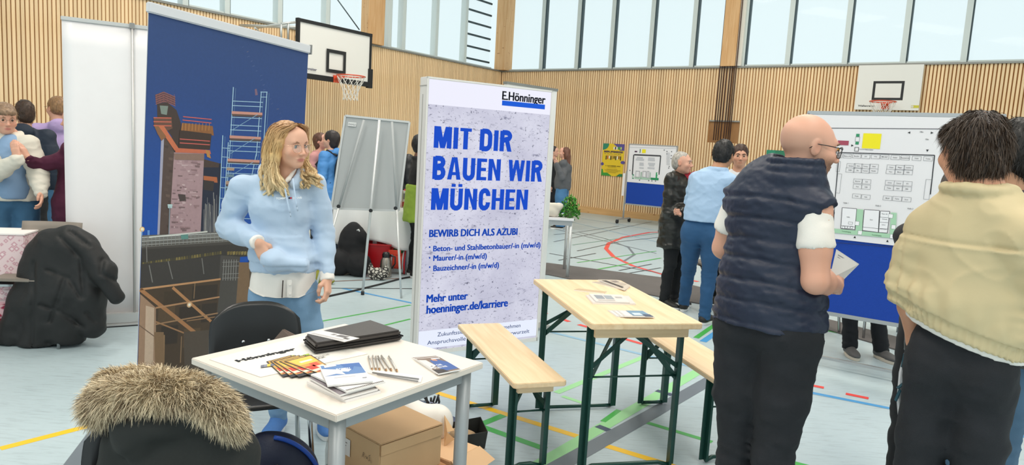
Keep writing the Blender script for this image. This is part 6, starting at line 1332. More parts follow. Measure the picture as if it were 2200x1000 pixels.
    # legs below the pinboard
    p = folk(1858, 5.62, 1.72, -88, 'person in black trousers and grey-orange trainers standing behind the big pinboard', BLK, ('trousers_black', '#17181b'), shoe='#5c5a58', h=.012, seed=14, legr=(.09, .066, .06, .062), joints=dict(pelvis=tuple(at(1850, 500, 5.66)*V3(1, 1, 0)+V3(0, 0, .93)), anR=tuple(gp(1826, 764)+V3(0, .02, .085)), anL=tuple(gp(1893, 772)+V3(0, .02, .085))), detail=False, handfine=0, solejust=mat('sole_cream', '#d8cbb8', .6))
    # group at the left edge
    Y = 5.55
    p = folk(20, Y, 1.70, -55, 'woman with short hair and glasses in cream jacket and jeans at the left edge', ('jacket_cream', '#dcd6c8', .8), ('denim_left', '#3f6a8c'), '#dba58c', '#8a7058', female=True, girth=1.12, hem=.93, tr=(.19, .13), sleeve=(.078, .072, .064, .05), h=.010, seed=10, hairkw=dict(h=.006, back=-.06, n=700, length=.022, fringe=.008), headrot=(14, 8, 0), handfine=.005, py_=260,
        joints=dict(head=wjoint(10, 256, 5.5), shL=wjoint(62, 312, 5.52), elL=wjoint(84, 378, 5.5), wrL=wjoint(88, 415, 5.42), shR=wjoint(-20, 312, 5.5), elR=wjoint(-14, 375, 5.30), wrR=wjoint(40, 342, 5.24)), hands=(('R', dict(curl=.3, palm=(0, 1, 0), dirn=(-.25, .05, .6))), ('L', dict(curl=.5))))
    J = p.J; xr, yf = p.dirs(); M_ = np.stack([xr, yf, V3(0, 0, 1)], 1); f = Field(); f.ell(J['chest']+yf*.075-xr*.01, V3(.115, .105, .20), M_); f.ell(J['waist']+yf*.075-xr*.01-V3(0, 0, .04), V3(.12, .105, .15), M_, .05); f.cut((0, 0, .92), (0, 0, -1)); body_obj('blouse', f, .009, mat('blouse_blue', '#86a3c4', .8, bump=.15), p.root, p.o, p.fold(.004, 3)); glasses(p, mat('wire_grey', '#8d7f78', .3, .7), .022, .014, .0, lens=False)
    p = folk(168, 5.72, 1.66, -170, 'woman in long burgundy dress reaching out her arm, mostly hidden by the white banner', ('dress_burgundy', '#4c1632', .85), ('tights_black', '#1d1a1e'), '#d9a48c', '#a59686', female=True, girth=1.1, hem=.50, tr=(.18, .14), flare=.05, h=.011, seed=11, handfine=.005, py_=300, topname='dress', long_hair=0,
        joints=dict(elR=wjoint(82, 358, 5.5), wrR=wjoint(60, 340, 5.38), shR=wjoint(128, 345, 5.55), elL=wjoint(140, 400, 5.9), wrL=wjoint(150, 450, 5.8)), hands=(('R', dict(curl=.3, palm=(-1, 0, .3), dirn=(-.35, -.1, .85))), ('L', dict(curl=.5))))
    folk(52, 7.0, 1.72, 115, 'young man with brown hair in navy jacket with hood, seen from behind', ('jacket_navy', '#1d2838', .7), ('trousers_black', '#17181b'), '#d6a186', '#3f2c20', h=.013, seed=12, hood=True, headrot=(20, 0, 0), tr=(.2, .14), sleeve=(.08, .074, .066, .05), hairkw=dict(h=.007, n=900, length=.025), py_=235)
    p = folk(122, 7.75, 1.80, 135, 'young person with cropped fair hair in lilac hoodie by the white banner', ('hoodie_lilac', '#b79fcd', .85), ('denim_left', '#3f6a8c'), '#dca68c', '#8d6a48', h=.013, seed=13, hood=True, headrot=(20, 0, 0), py_=225, topname='hoodie', hairkw=dict(h=.007, back=-.05)); glasses(p, mat('frame_red', '#5a2a28', .4), .024, .018, .0, lens=False)
    # behind the flip chart
    p = folk(712, 9.1, 1.61, 158, 'woman with dark bob in bright blue rain jacket with black rucksack', ('jacket_blue', '#4d8ed0', .6), ('trousers_navy', '#1c2533'), '#dba78e', '#241b1a', female=True, hem=.74, girth=1.1, tr=(.185, .14), sleeve=(.072, .066, .058, .048), flare=.03, h=.012, seed=15, hood=True, py_=305, hairkw=dict(h=.007, back=-.12, grow=(.018, .02, .016)), headrot=(18, 0, 0))
    J = p.J; xr, yf = p.dirs(); M_ = np.stack([xr, yf, V3(0, 0, 1)], 1); c = J['chest']-yf*.20-V3(0, 0, .05); t = thing('rucksack', 'black rucksack worn on the back over the bright blue jacket', 'rucksack', c); f = Field(); f.ell(c, V3(.15, .09, .23), M_); f.ell(c-yf*.055-V3(0, 0, .07), V3(.11, .06, .11), M_); body_obj('bag_body', f, .012, mat('nylon_black', '#1b1c22', .6, bump=.2), t, c, lambda P: -.003*noise3(P, (14, 14, 14), 3))
    for sg in (-1, 1):
        mb = MB(); mb.tube([Vector(q-c) for q in (c+xr*sg*.08+V3(0, 0, .2)+yf*.05, J['sh'+('R' if sg > 0 else 'L')]-xr*sg*.07+V3(0, 0, .075), J['chest']+xr*sg*.11+yf*.15+V3(0, 0, .02), c+xr*sg*.13+yf*.1-V3(0, 0, .16))], .016, 6); mb.build('strap', MATS['nylon_black'], t)
    folk(688, 9.4, 1.58, -10, 'brown-haired woman in a pink top facing the blue jacket', ('top_pink', '#d79a96', .8), ('trousers_navy', '#1c2533'), '#e0a590', '#5d3a2a', female=True, h=.015, seed=16, py_=320, hairkw=dict(h=.009, back=-.12, grow=(.016, .018, .014)), headrot=(-10, -12, 0), topname='shirt', handfine=0)
    p = folk(903, 7.95, 1.62, 20, 'dark-skinned person in black shirt and lime green apron hidden behind the light box', ('shirt_black', '#1a1a1c', .8), ('trousers_black', '#17181b'), '#6b4534', '#151212', hem=.9, to=-.62, h=.012, seed=17, topname='shirt', joints=None, py_=330, girth=1.05)
    J = p.J; xr, yf = p.dirs(); f = Field(); f.cap(J['pelvis']+V3(0, 0, .16), J['pelvis']-V3(0, 0, .18), .150, .17, .03, (xr, 1.25)); f.cut(J['pelvis']-V3(0, 0, .22), (0, 0, -1)); f.cut(J['pelvis']+V3(0, 0, .2), (0, 0, 1)); body_obj('apron', f, .012, mat('apron_lime', '#8fa93a', .75), p.root, p.o, p.fold(.006, 4))
    folk(857, 9.3, 1.62, 60, 'person in black padded jacket behind the flip chart', MATS['puffer_black'], ('trousers_black', '#17181b'), '#cf9a80', '#1d1816', h=.015, seed=18, py_=340, detail=False, handfine=0, tr=(.2, .14), sleeve=(.08, .075, .065, .05))
    # two girls by the far wall
    p = folk(1213, 13.7, 1.60, 165, 'girl with long brown hair in grey hoodie and patterned blue jeans by the far wall', ('hoodie_grey', '#5d5f63', .85), ('denim_swirl', '#4b7ba6'), '#e0a892', '#6a4232', female=True, hem=.84, girth=1.15, tr=(.2, .15), sleeve=(.075, .07, .062, .05), h=.016, seed=19, py_=340, topname='hoodie', long_hair=.16, nocap=True, handfine=0, legr=(.11, .10, .10, .10),
        joints=dict(elR=wjoint(1208, 382, 13.3), wrR=wjoint(1196, 352, 13.3), elL=wjoint(1205, 385, 13.9), wrL=wjoint(1194, 352, 13.7)))
    folk(1188, 14.5, 1.60, -20, 'girl in long black clothes standing close to the girl in grey', ('coat_black', '#17181c', .8), ('denim_dark', '#20242e'), '#d9a48c', '#2a1c18', female=True, hem=.55, flare=.04, h=.017, seed=20, py_=345, handfine=0, detail=False)
p1 = woman(); p2_ = vest_man(); p3_ = beige_man(); crowd()
# ================================================================== HALL EQUIPMENT
BW = mat('backboard_white', '#e8e5de', .4); BB_ = mat('backboard_black', '#17181a', .6); ORG = mat('rim_orange', '#d9512f', .4, coat=.2); NET = mat('net_white', '#ece8e0', .7); STL = mat('steel_white', '#cfd2d0', .4, .4)
def hoop(t, O, U, Nv, ru=.225):
    """rim in front of a board: O = mounting point (world), U = board right, Nv = out of the board"""
    O = np.array(O); o = np.array(t.location); c = O+Nv*(.15+ru); mb = MB(); mb.tube([Vector(c-o+U*ru*math.cos(a)+Nv*ru*math.sin(a)) for a in np.linspace(0, 2*math.pi, 33)[:-1]], .011, 8, closed=True)
    mb.build('rim', ORG, t)
    mb = MB(); a = O-o; mb.bar(a+U*.0-np.array([0, 0, .06]), a+Nv*.16-np.array([0, 0, .015]), .12, .016); mb.bar(a+Nv*.0-np.array([0, 0, .05]), a+Nv*.02-np.array([0, 0, .05]), .14, .13); mb.build('rim_bracket', ORG, t)
    mb = MB(); n = 12; lv = [(0, ru), (-.10, ru*.86), (-.19, ru*.66), (-.28, ru*.54), (-.37, ru*.50), (-.43, ru*.54)]
    def P(i, l): z, r = lv[l]; an = 2*math.pi*(i+.5*(l % 2))/n; return Vector(c-o+U*r*math.cos(an)+Nv*r*math.sin(an)+np.array([0, 0, z]))
    for i in range(n):
        for l in range(5): 
            for d_ in ((0, 1) if l % 2 == 0 else (0, 1)):
                j = i-d_ if l % 2 == 0 else i+d_
                mb.tube([P(i, l), P(j, l+1)], .0045, 4, cap=False)
    g = mb.build('net', NET, t); g['kind'] = 'stuff'
# right backboard on the wall
pr = Plane(wp(0, WR-.10, 0), D); u0, v0 = pr.uv(1840, 237); u1, v1 = pr.uv(1985, 138); v0 = (v0+pr.uv(1975, 236)[1])/2
u0 = (pr.uv(1846, 139)[0]+pr.uv(1834, 237)[0])/2; u1 = (pr.uv(1985, 138)[0]+pr.uv(1974, 237)[0])/2
o_ = pr.w(u0, v0); t = thing('basketball_backboard', 'small white basketball backboard with orange hoop high on the right wall', 'backboard', o_, YAW); w_ = u1-u0; h_ = v1-v0
mb = MB(); mb.box((w_/2, .03, h_/2), (w_, .04, h_)); mb.build('board', BW, t, bevel=.004); mb = MB(); mb.box((w_*.3, .08, h_/2), (.06, .08, h_*.7)); mb.box((w_*.7, .08, h_/2), (.06, .08, h_*.7)); mb.build('wall_mount', STL, t)
s = Sheet(o_+NR*.009, D, (0, 0, 1), 1e-3); a = pr.uv(1872, 215); b_ = pr.uv(1944, 174); s.frame(a[0]-u0, a[1]-v0, b_[0]-u0, b_[1]-v0, .045, '#1b1c1e'); a = pr.uv(1843, 229); s.text('Wallenreiter', a[0]-u0, a[1]-v0, .035, '#2a2c30', w=.30, bold=.02); a = pr.uv(1957, 232); s.rect(a[0]-u0, a[1]-v0, a[0]-u0+.13, a[1]-v0+.05, '#cfc43e'); s.disc((a[0]-u0+.02, a[1]-v0+.025), .022, '#d8d3c4')
o = s.build('marking', PRINT, t, off=o_); o.rotation_euler = (0, 0, -YAW)
hz_ = thing('basketball_hoop', 'orange hoop with white net fixed to the small backboard on the right wall', 'hoop', pr.w(*pr.uv(1903, 222))); hoop(hz_, pr.w(*pr.uv(1903, 222)), D, -NR)
# left backboard on swing arms
WB = WL+1.25; pq = Plane(D*WB, NR); u0 = pq.uv(640, 100)[0]; v1 = (pq.uv(640, 37)[1]+pq.uv(797, 73)[1])/2; u1 = pq.uv(797, 120)[0]; v0 = pq.uv(793, 187)[1]
o_ = pq.w(u0, v0); t = thing('basketball_backboard', 'large white basketball backboard with black padded edge by the left wall', 'backboard', o_, YAW+math.pi/2); w_ = u1-u0; h_ = v1-v0
# frame: local x = NR direction (along the wall), local -y = out of the board towards the hall
mb = MB(); mb.box((w_/2, .03, h_/2), (w_, .04, h_)); mb.build('board', BW, t, bevel=.003)
mb = MB(); 
for b__ in ((w_/2, 0, h_-.03, w_, .055), (w_/2, 0, .045, w_, .09)): mb.box((b__[0], .025, b__[2]), (b__[3]+.03, .07, b__[4]))
for x in (.012, w_-.012): mb.box((x, .025, h_/2), (.045, .068, h_))
mb.box((w_-.0, .025, h_*.16), (.11, .072, h_*.36)); mb.box((0, .025, h_*.16), (.11, .072, h_*.36)); mb.build('edge_padding', BB_, t)
s = Sheet(o_+D*.0105, NR, (0, 0, 1), 1e-3); a = pq.uv(700, 152); b_ = pq.uv(743, 112); s.frame(a[0]-u0, a[1]-v0-.02, b_[0]-u0, b_[1]-v0+.0, .06, '#1b1c1e'); a = pq.uv(658, 152); s.text('Wallenreiter', a[0]-u0-.18, a[1]-v0+.02, .045, '#2a2c50', w=.40, bold=.02); o = s.build('marking', PRINT, t, off=o_); o.rotation_euler = (0, 0, -YAW-math.pi/2)
m0 = pq.uv(722, 170); hz_ = thing('basketball_hoop', 'orange-red hoop with long white net on the large left backboard', 'hoop', pq.w(m0[0], m0[1]+.05)); hoop(hz_, pq.w(m0[0], m0[1]+.05), NR, D, .25)
tA = thing('backboard_arm', 'white steel swing arms carrying the large left backboard', 'frame', pq.w(u0, v0)); o2 = np.array(tA.location)
for (du, v) in ((.25, v1-.12), (w_-.25, v1-.12), (.25, v0+.25), (w_-.25, v0+.25)):
    mb = MB(); A_ = pq.w(u0+du, v, -.07); A_ = D*(WB-.06)+NR*(u0+du)+np.array([0, 0, v]); B_ = D*(WL+.02)+NR*(u0+du-.55)+np.array([0, 0, v]); mb.cyl(A_-o2, B_-o2, .025, n=10); mb.build('arm', STL, tA)
for (qa, qb, rr_) in (((640, 47), (604, 51), .022), ((604, 52), (548, 60), .022), ((604, 52), (604, 85), .020), ((619, 48), (619, 85), .020), ((548, 60), (560, 70), .014)):
    A_ = pl(*qa, WB-.35, D); B_ = pl(*qb, WB-.35 if qb[0] > 600 else WL+.12, D); mb = MB(); mb.cyl(A_-o2, B_-o2, rr_, n=10); mb.build('arm', STL, tA)
for du in (.25, w_-.25): mb = MB(); A_ = D*(WB-.07)+NR*(u0+du)+np.array([0, 0, v0+.1]); mb.cyl(A_-o2, A_-o2+np.array([0, 0, h_-.1]), .022, n=10); mb.build('upright', STL, tA)
# ================================================================== NOTICE BOARDS
BLUEF = mat('felt_blue', '#1541a0', .95, bump=.4, bscale=300, var=.05, vscale=60); BWT = mat('board_white', '#e9e7ea', .5); AL2 = mat('alu_light', '#b9bbbd', .35, .6)
def hall_plan(s, X, big):
    """the hall plan, X(px,py) gives board coordinates of a place in the photograph"""
    def R(px_, py_, w, h, c='#5c5f66', lw=.0016): u, v = X(px_, py_); s.frame(u-w/2, v-h/2, u+w/2, v+h/2, lw, c)
    def Fl(px_, py_, w, h, c): u, v = X(px_, py_); s.rect(u-w/2, v-h/2, u+w/2, v+h/2, c)
    def Tx(t_, px_, py_, h, c='#46484e', w=None): u, v = X(px_, py_); s.text(t_, u, v-h/2, h, c, w=w, align='c', bold=.01)
    Z = lambda x, y: (1800+x/3.846, 280+y/3.846)
    K = lambda *a: X(*a)
    # outline
    for a, b_, w in (((1803, 328), (2008, 334), .006), ((2008, 334), (1999, 418), .006), ((1803, 328), (1794, 430), .006), ((1794, 430), (1790, 505), .003), ((1740, 275), (2160, 279), .004), ((1789, 521), (1925, 532), .003)): s.line(K(*a), K(*b_), w, '#2b2c34')
    Fl(*Z(280, 90), .115, .105, '#f2e419'); Fl(*Z(45, 105), .072, .032, '#a5485c'); Fl(*Z(166, 42), .022, .02, '#2d8f63'); Fl(*Z(160, 107), .022, .02, '#2d8f63'); R(*Z(163, 75), .028, .035); R(*Z(156, 158), .028, .03, '#222428', .003); s.line(K(*Z(175, 157)), K(*Z(235, 160)), .002, '#333'+'333'); Tx('Information', *Z(262, 161), .008)
    u, v = K(*Z(2, 158)); s.poly([(u-.016, v-.014), (u+.016, v-.014), (u, v+.016)], '#e39a2c'); s.poly([(u-.0025, v-.008), (u+.0025, v-.008), (u, v+.008)], '#30250f')
    for (x, y, d_) in ((37, 163, 0), (122, 127, 1), (588, 20, 2), (780, 22, 1), (740, 170, 0), (141, 883, 3), (411, 915, 3)):
        u, v = K(*Z(x, y)); r = .008; P = {0: [(-r, r), (0, -r), (r, r)], 1: [(-r, -r), (r, 0), (-r, r)], 2: [(r, -r), (r, r), (-r, 0)], 3: [(-r, -r), (r, -r), (0, r)]}[d_]; s.poly([(u+a, v+b_) for a, b_ in P], '#222428')
    Tx('10m', *Z(693, 14), .010); Tx('10m', *Z(738, 75), .010)
    names = ['Fides', 'Elektro Hin', 'Berndler', 'LAV', 'VTG', 'MPS EDP', 'Köhler', 'Raumtechnik', 'Nobis', 'Franke']
    for i, (x, y) in enumerate(((5, 210), (80, 214), (157, 214), (232, 218), (312, 219), (388, 221), (475, 226), (557, 229), (652, 233), (747, 236))): R(*Z(x, y), .054, .030); Tx(names[i], *Z(x, y), .008)
    rows = [(110, 295), (170, 295), (232, 300), (300, 300), (102, 330), (165, 332), (228, 336), (296, 336), (443, 307), (515, 308), (585, 309), (437, 343), (509, 346), (580, 349), (166, 422), (238, 426), (163, 466), (234, 470), (430, 434), (503, 439), (577, 442), (424, 478), (498, 482), (571, 486), (157, 545), (233, 552), (411, 562), (491, 567), (568, 573)]
    nm = ['Gärtner', 'Auto', 'Caritas', 'Klinik', 'BGM', 'Bau', 'Technik', 'Handel', 'Classic', 'Pfleger', 'Landrat', 'Haus', 'Messe', 'PERI', 'Brunner', 'Zoll', 'Post', 'HZB', 'Schule', 'Zentral', 'IFU', 'Polizei', 'Bahn', 'DBK', 'Praxis', 'Holz', 'Metall', 'Küche', 'Ernst']
    for i, (x, y) in enumerate(rows): R(*Z(x, y), .056, .032); Tx(nm[i], *Z(x, y), .008)
    R(*Z(5, 300), .024, .075); R(*Z(8, 440), .028, .14); R(*Z(742, 490), .034, .135); Tx('Halle 1', *Z(68, 601), .010); Tx('Halle 2', *Z(335, 624), .010); Tx('Halle 3', *Z(600, 648), .010)
    # lower rooms
    def Q(c, *p): s.poly([K(*Z(*q)) for q in p], c)
    Q('#a9d2b2', (-60, 810), (470, 860), (470, 895), (-60, 846)); Q('#a9d2b2', (158, 652), (212, 656), (200, 860), (146, 850)); Q('#a9d2b2', (440, 680), (488, 684), (478, 890), (428, 884)); Q('#2f8a52', (470, 878), (500, 880), (500, 898), (470, 895)); Q('#b4493c', (468, 852), (500, 850), (500, 878), (472, 878))
    for rm in (((38, 640), (158, 650), (142, 822), (26, 812)), ((220, 656), (345, 664), (335, 845), (205, 828)), ((352, 668), (430, 672), (410, 850), (338, 845))):
        Q('#f0eff3', *rm)
        for a, b_ in zip(rm, rm[1:]+rm[:1]): s.line(K(*Z(*a)), K(*Z(*b_)), .0035, '#3a3b40')
    for y0 in (718, 760, 812): s.line(K(*Z(348, y0)), K(*Z(420, y0+5)), .0025, '#3a3b40')
    s.line(K(*Z(208, 800)), K(*Z(405, 822)), .0025, '#3a3b40'); s.line(K(*Z(28, 788)), K(*Z(146, 800)), .0025, '#3a3b40')
    for (x, y) in ((161, 770), (184, 847), (438, 710), (461, 800), (450, 878)): Fl(*Z(x, y), .028, .03, '#f4f4f6'); R(*Z(x, y), .028, .03)
    for x in (48, 70, 92, 115): R(*Z(x, 803), .016, .018, '#3a3b40')
    R(*Z(106, 768), .028, .018, '#3a3b40'); Tx('Halle', *Z(88, 718), .008); Tx('Gym', *Z(278, 740), .008); Tx('Raum 108', *Z(388, 692), .007); Tx('Umkleide', *Z(388, 735), .007); Tx('Lehrer', *Z(380, 782), .007); Tx('Turnhallengang', *Z(72, 838), .008, '#4c7a58'); Tx('Turnhallengang', *Z(322, 868), .008, '#4c7a58')
BR = at(2158, 250, 4.52); bdir = D; bp_ = Plane(BR*V3(1, 1, 0), bdir); bw2 = 1.18; O_ = bp_.w(-bw2, 0); zt_ = bp_.uv(2158, 250)[1]; zb_ = (bp_.uv(1764, 670)[1]+bp_.uv(1905, 697)[1])/2
t = thing('pinboard', 'wide wheeled pinboard with hall plan above blue felt, between the two men', 'board', O_, YAW)
mb = MB(); zc = (bp_.uv(1790, 512)[1]+bp_.uv(1925, 530)[1])/2; mb.box((bw2/2, .02, (zt_+zb_)/2), (bw2-.02, .03, zt_-zb_-.02)); mb.build('board', BLUEF, t)
mb = MB(); mb.box((bw2/2, .02, zt_), (bw2+.02, .045, .028)); mb.box((bw2/2, .02, zb_), (bw2+.02, .045, .028)); mb.box((0, .02, (zt_+zb_)/2), (.025, .045, zt_-zb_)); mb.box((bw2, .02, (zt_+zb_)/2), (.025, .045, zt_-zb_)); mb.build('frame', AL2, t, bevel=.003)
mb = MB(); mb.box((bw2/2, .0, (zt_-.014+zc)/2), (bw2-.03, .003, zt_-.014-zc)); mb.build('paper', BWT, t)
s = bp_.sheet(.0035, 2.5e-5); hall_plan(s, lambda px_, py_: bp_.uv(px_, py_), True)
# clamp print onto the board
for i, v in enumerate(s.v):
    u_ = (np.array(v)-bp_.O)@bp_.U
    if u_ < -bw2+.02 or u_ > -.02: du = min(max(u_, -bw2+.02), -.02)-u_; s.v[i] = v+Vector(bp_.U)*du
o = s.build('plan_print', PRINT, t, off=O_); o.rotation_euler = (0, 0, -YAW)
for x in (.05, bw2-.05):
    mb = MB(); mb.cyl((x, .06, .07), (x, .06, zt_-.1), .014, n=10); mb.build('post', AL2, t)
    mb = MB(); mb.bar((x, -.28, .085), (x, .36, .085), .03, .022); g = mb.build('foot', AL2, t)
    for y in (-.26, .34): mb = MB(); mb.cyl((x-.012, y, .032), (x+.012, y, .032), .032, n=16); mb.box((x, y, .062), (.03, .03, .02)); mb.build('castor', DKR, g)
mb = MB(); A_ = np.array(local(O_, YAW, gp(1690, 752, .07))); B_ = np.array(local(O_, YAW, gp(1932, 802, .07))); mb.bar(A_, B_, .03, .02); mb.build('cross_bar', AL2, t)
# small pinboard by the wall
sp_ = Plane(gp(1338, 478)*V3(1, 1, 0)-NR*.1, D); u0, v0 = sp_.uv(1343, 438); v1 = sp_.uv(1352, 310)[1]; u1 = sp_.uv(1455, 314)[0]; u0 = (sp_.uv(1352, 310)[0]+u0)/2; vm = sp_.uv(1346, 391)[1]; O_ = sp_.w(u0, 0); w_ = u1-u0
t = thing('pinboard', 'small wheeled pinboard with hall plan and blue lower half by the far wall', 'board', O_, YAW)
mb = MB(); mb.box((w_/2, .02, (v0+v1)/2), (w_, .03, v1-v0)); mb.build('board', BLUEF, t); mb = MB(); mb.box((w_/2, .0, (vm+v1)/2), (w_-.02, .006, v1-vm)); mb.build('paper', BWT, t)
mb = MB(); 
for z in (v0, v1): mb.box((w_/2, .02, z), (w_+.02, .05, .03))
for x in (0, w_): mb.box((x, .02, (v0+v1)/2), (.025, .05, v1-v0))
mb.build('frame', AL2, t)
for x in (-.03, w_+.03): mb = MB(); mb.cyl((x, .03, .07), (x, .03, v1-.6), .018, n=8); mb.build('post', AL2, t); mb = MB(); mb.bar((x, -.28, .09), (x, .36, .09), .04, .03); g = mb.build('foot', AL2, t); [MBc.build('castor', DKR, g) for MBc in [MB() for _ in range(2)] if not MBc.cyl((x-.02, -.26 if random.random() < .5 else .34, .045), (x+.02, -.26 if random.random() < .5 else .34, .045), .045, n=12)] if False else None
for x in (-.03, w_+.03):
    for y in (-.26, .34): mb = MB(); mb.cyl((x-.02, y, .045), (x+.02, y, .045), .045, n=12); mb.build('castor', DKR, t)
s = sp_.sheet(.006, 1e-4); X = lambda x, y: sp_.uv(1280+x/5.26, 290+y/5.26)
def Rr(x0, y0, x1, y1, c): a = X(x0, y1); b_ = X(x1, y0); s.rect(a[0], a[1], b_[0], b_[1], c)
for a, b_, w in (((435, 225), (735, 238), .03), ((735, 238), (715, 450), .025), ((430, 225), (414, 450), .025)): s.line(X(*a), X(*b_), w, '#3a3b40')
s.line(X(385, 140), X(915, 155), .012, '#c8c8cc'); Rr(522, 165, 568, 205, '#f2e419'); Rr(440, 182, 470, 196, '#4a2a48'); Rr(496, 160, 508, 205, '#3d6a50')
for (x, y, w, h) in ((500, 262, 70, 18), (500, 280, 95, 16), (630, 268, 75, 18), (630, 286, 80, 14), (518, 322, 48, 14), (518, 340, 50, 14), (632, 326, 80, 16), (632, 346, 60, 14), (518, 374, 50, 12), (625, 376, 80, 14)): Rr(x-w/2, y-h/2, x+w/2, y+h/2, '#c3c4ca')
Rr(412, 448, 434, 496, '#2f8a62'); Rr(418, 460, 430, 486, '#e9efe9'); Rr(440, 486, 610, 497, '#a9c9b4'); Rr(620, 490, 712, 508, '#1f8a55'); Rr(676, 425, 700, 500, '#1f9a5c'); Rr(505, 420, 522, 500, '#8fae9a'); Rr(608, 425, 622, 500, '#8fae9a'); Rr(694, 430, 712, 450, '#e9efe9'); Rr(694, 465, 712, 480, '#e9efe9')
for (x0, y0, x1, y1) in ((448, 410, 500, 480), (527, 412, 574, 480), (575, 412, 606, 490)): a = X(x0, y1); b_ = X(x1, y0); s.frame(a[0], a[1], b_[0], b_[1], .01, '#9a9ba0')
for (x, y) in ((806, 188), (804, 217), (832, 358), (826, 376), (858, 190), (855, 235), (852, 268), (388, 402), (496, 512), (600, 518), (636, 520), (676, 522), (775, 172)): Rr(x-5, y-5, x+5, y+5, '#3f4048')
for k in range(9): Rr(800, 205+k*16, 840, 208+k*16, '#b9bac0')
o = s.build('plan_print', PRINT, t, off=O_); o.rotation_euler = (0, 0, -YAW)
# whiteboard tray at its left (narrow white strip)
mb = MB(); mb.box((-.06, -.02, (vm+v0)/2+.18), (.05, .02, .5)); mb.build('side_tab', BWT, t)
# posters on the slats
pw = Plane(wp(0, WR-.012, 0), D)
def poster(pa, pb, name, label):
    u0 = pw.uv(pa[0], (pa[1]+pb[1])/2)[0]; u1 = pw.uv(pb[0], (pa[1]+pb[1])/2)[0]; v1 = pw.uv(*pa)[1]; v0 = pw.uv(pa[0], pb[1])[1]; O_ = pw.w(u0, v0); t = thing(name, label, 'poster', O_, YAW); w, h = u1-u0, v1-v0
    mb = MB(); mb.box((w/2, -.002, h/2), (w, .003, h)); mb.build('sheet', mat('poster_yellow', '#ecca2c', .5), t); s = Sheet(O_-NR*.005, D, (0, 0, 1), 1.5e-4); return t, s, w, h, O_
t, s, w, h, O_ = poster((1294, 308), (1340, 377), 'poster', 'yellow job fair poster on the slatted wall left of the small pinboard')
s.poly([(0, h), (0, h*.80)]+[(w*.28*math.cos(a), h*.99-h*.19*math.sin(a)) for a in np.linspace(math.pi/2, 0, 8)]+[(w*.28, h)], '#2e8a6b'); s.poly([(w*.48, h), (w*.62, h*.93), (w*.8, h*.80), (w, h*.80), (w, h)], '#5a4f96'); s.disc((w*.97, h*.44), w*.10, '#5a4f96', ry=h*.05); s.disc((w*.02, h*.36), w*.07, '#5a4f96', ry=h*.05)
s.poly([(0, 0), (w*.5, 0), (w*.28, h*.1), (w*.1, h*.09), (w*.06, h*.2), (0, h*.2)], '#3e9a3c'); s.poly([(w*.7, 0), (w, 0), (w, h*.09), (w*.85, h*.08)], '#2a7f52')
for k, c in enumerate(('#f4f4f4', '#1d2c6b', '#f4f4f4', '#57a63c', '#57a63c', '#d9e07a')): s.rect(w*(.50+.065*k), h*(.82+.01*(k % 2)), w*(.55+.065*k), h*.91, c)
s.text('BERUFSMESSE', w*.07, h*.725, h*.055, '#3b2553', w=w*.88, bold=.045); s.text('HAAR', w*.1, h*.675, h*.02, '#3b2553', w=w*.8)
for k in range(10): x = w*(.16+.075*k); s.rect(x, h*(.50+.02*(k % 3)), x+w*.045, h*.62, ['#1c1c1c', '#c23a2c', '#f4f4f4', '#1c1c1c', '#b98a3c', '#2a2a2a', '#1d1d1d', '#f1f1f1', '#8a3a2a', '#303030'][k]); s.disc((x+w*.022, h*.635), w*.018, '#c98f6f', ry=h*.012)
s.text('5. NOVEMBER 2022', w*.18, h*.30, h*.03, '#4a3a20', w=w*.7, bold=.02); s.text('BÜRGERSAAL', w*.3, h*.265, h*.018, '#4a3a20', w=w*.4)
for k, (a, b_) in enumerate(((.25, .75), (.15, .9), (.2, .8), (.3, .7))): s.rect(w*a, h*(.21-.035*k), w*b_, h*(.217-.035*k), '#6b5a2a')
o = s.build('print', PRINT, t, off=O_); o.rotation_euler = (0, 0, -YAW)
t, s, w, h, O_ = poster((1644, 322), (1690, 392), 'poster', 'yellow and green poster mostly hidden behind the bald man')
s.rect(0, h*.62, w*.4, h, '#2e8a6b'); s.rect(w*.4, h*.7, w, h, '#2e7a5b'); o = s.build('print', PRINT, t, off=O_); o.rotation_euler = (0, 0, -YAW)
# ================================================================== FLIP CHART
fa, fb, fc, fd = at(742, 249, 7.05), at(880, 263, 7.1), at(857, 453, 6.98), at(712, 448, 6.93)
t = thing('flip_chart', 'grey back of a flip chart on a tripod in front of the white-clothed table', 'flip chart', at(779, 634, 6.82)*V3(1, 1, 0)); o_ = np.array(t.location)
GB = mat('flip_grey', '#a9adae', .6); mb = MB(); n_ = np.cross(fb-fa, fd-fa); n_ /= np.linalg.norm(n_); n_ = n_ if n_[1] > 0 else -n_
V = [q-o_ for q in (fd, fc, fb, fa)]; mb.add(V+[v+n_*.02 for v in V], [(0, 1, 2, 3), (7, 6, 5, 4), (0, 4, 5, 1), (1, 5, 6, 2), (2, 6, 7, 3), (3, 7, 4, 0)]); mb.build('board', GB, t)
mb = MB()
for a, b_ in ((0, 1), (1, 2), (2, 3), (3, 0)): mb.bar(V[a]-n_*.004, V[b_]-n_*.004, .02, .016, tuple(n_))
mb.build('edge_trim', mat('flip_trim', '#bfc2c2', .4, .3), t)
FT = gp(779, 634)-o_; tp = at(815, 258, 6.95)-o_
mb = MB(); mb.cyl(tp, FT+np.array([0, 0, .03]), .013, n=10); g = mb.build('leg', mat('leg_alu', '#d4d6d6', .35, .4), t); mb = MB(); mb.cyl(FT, FT+np.array([0, 0, .035]), .017, n=10); mb.build('foot_cap', DKR, g)
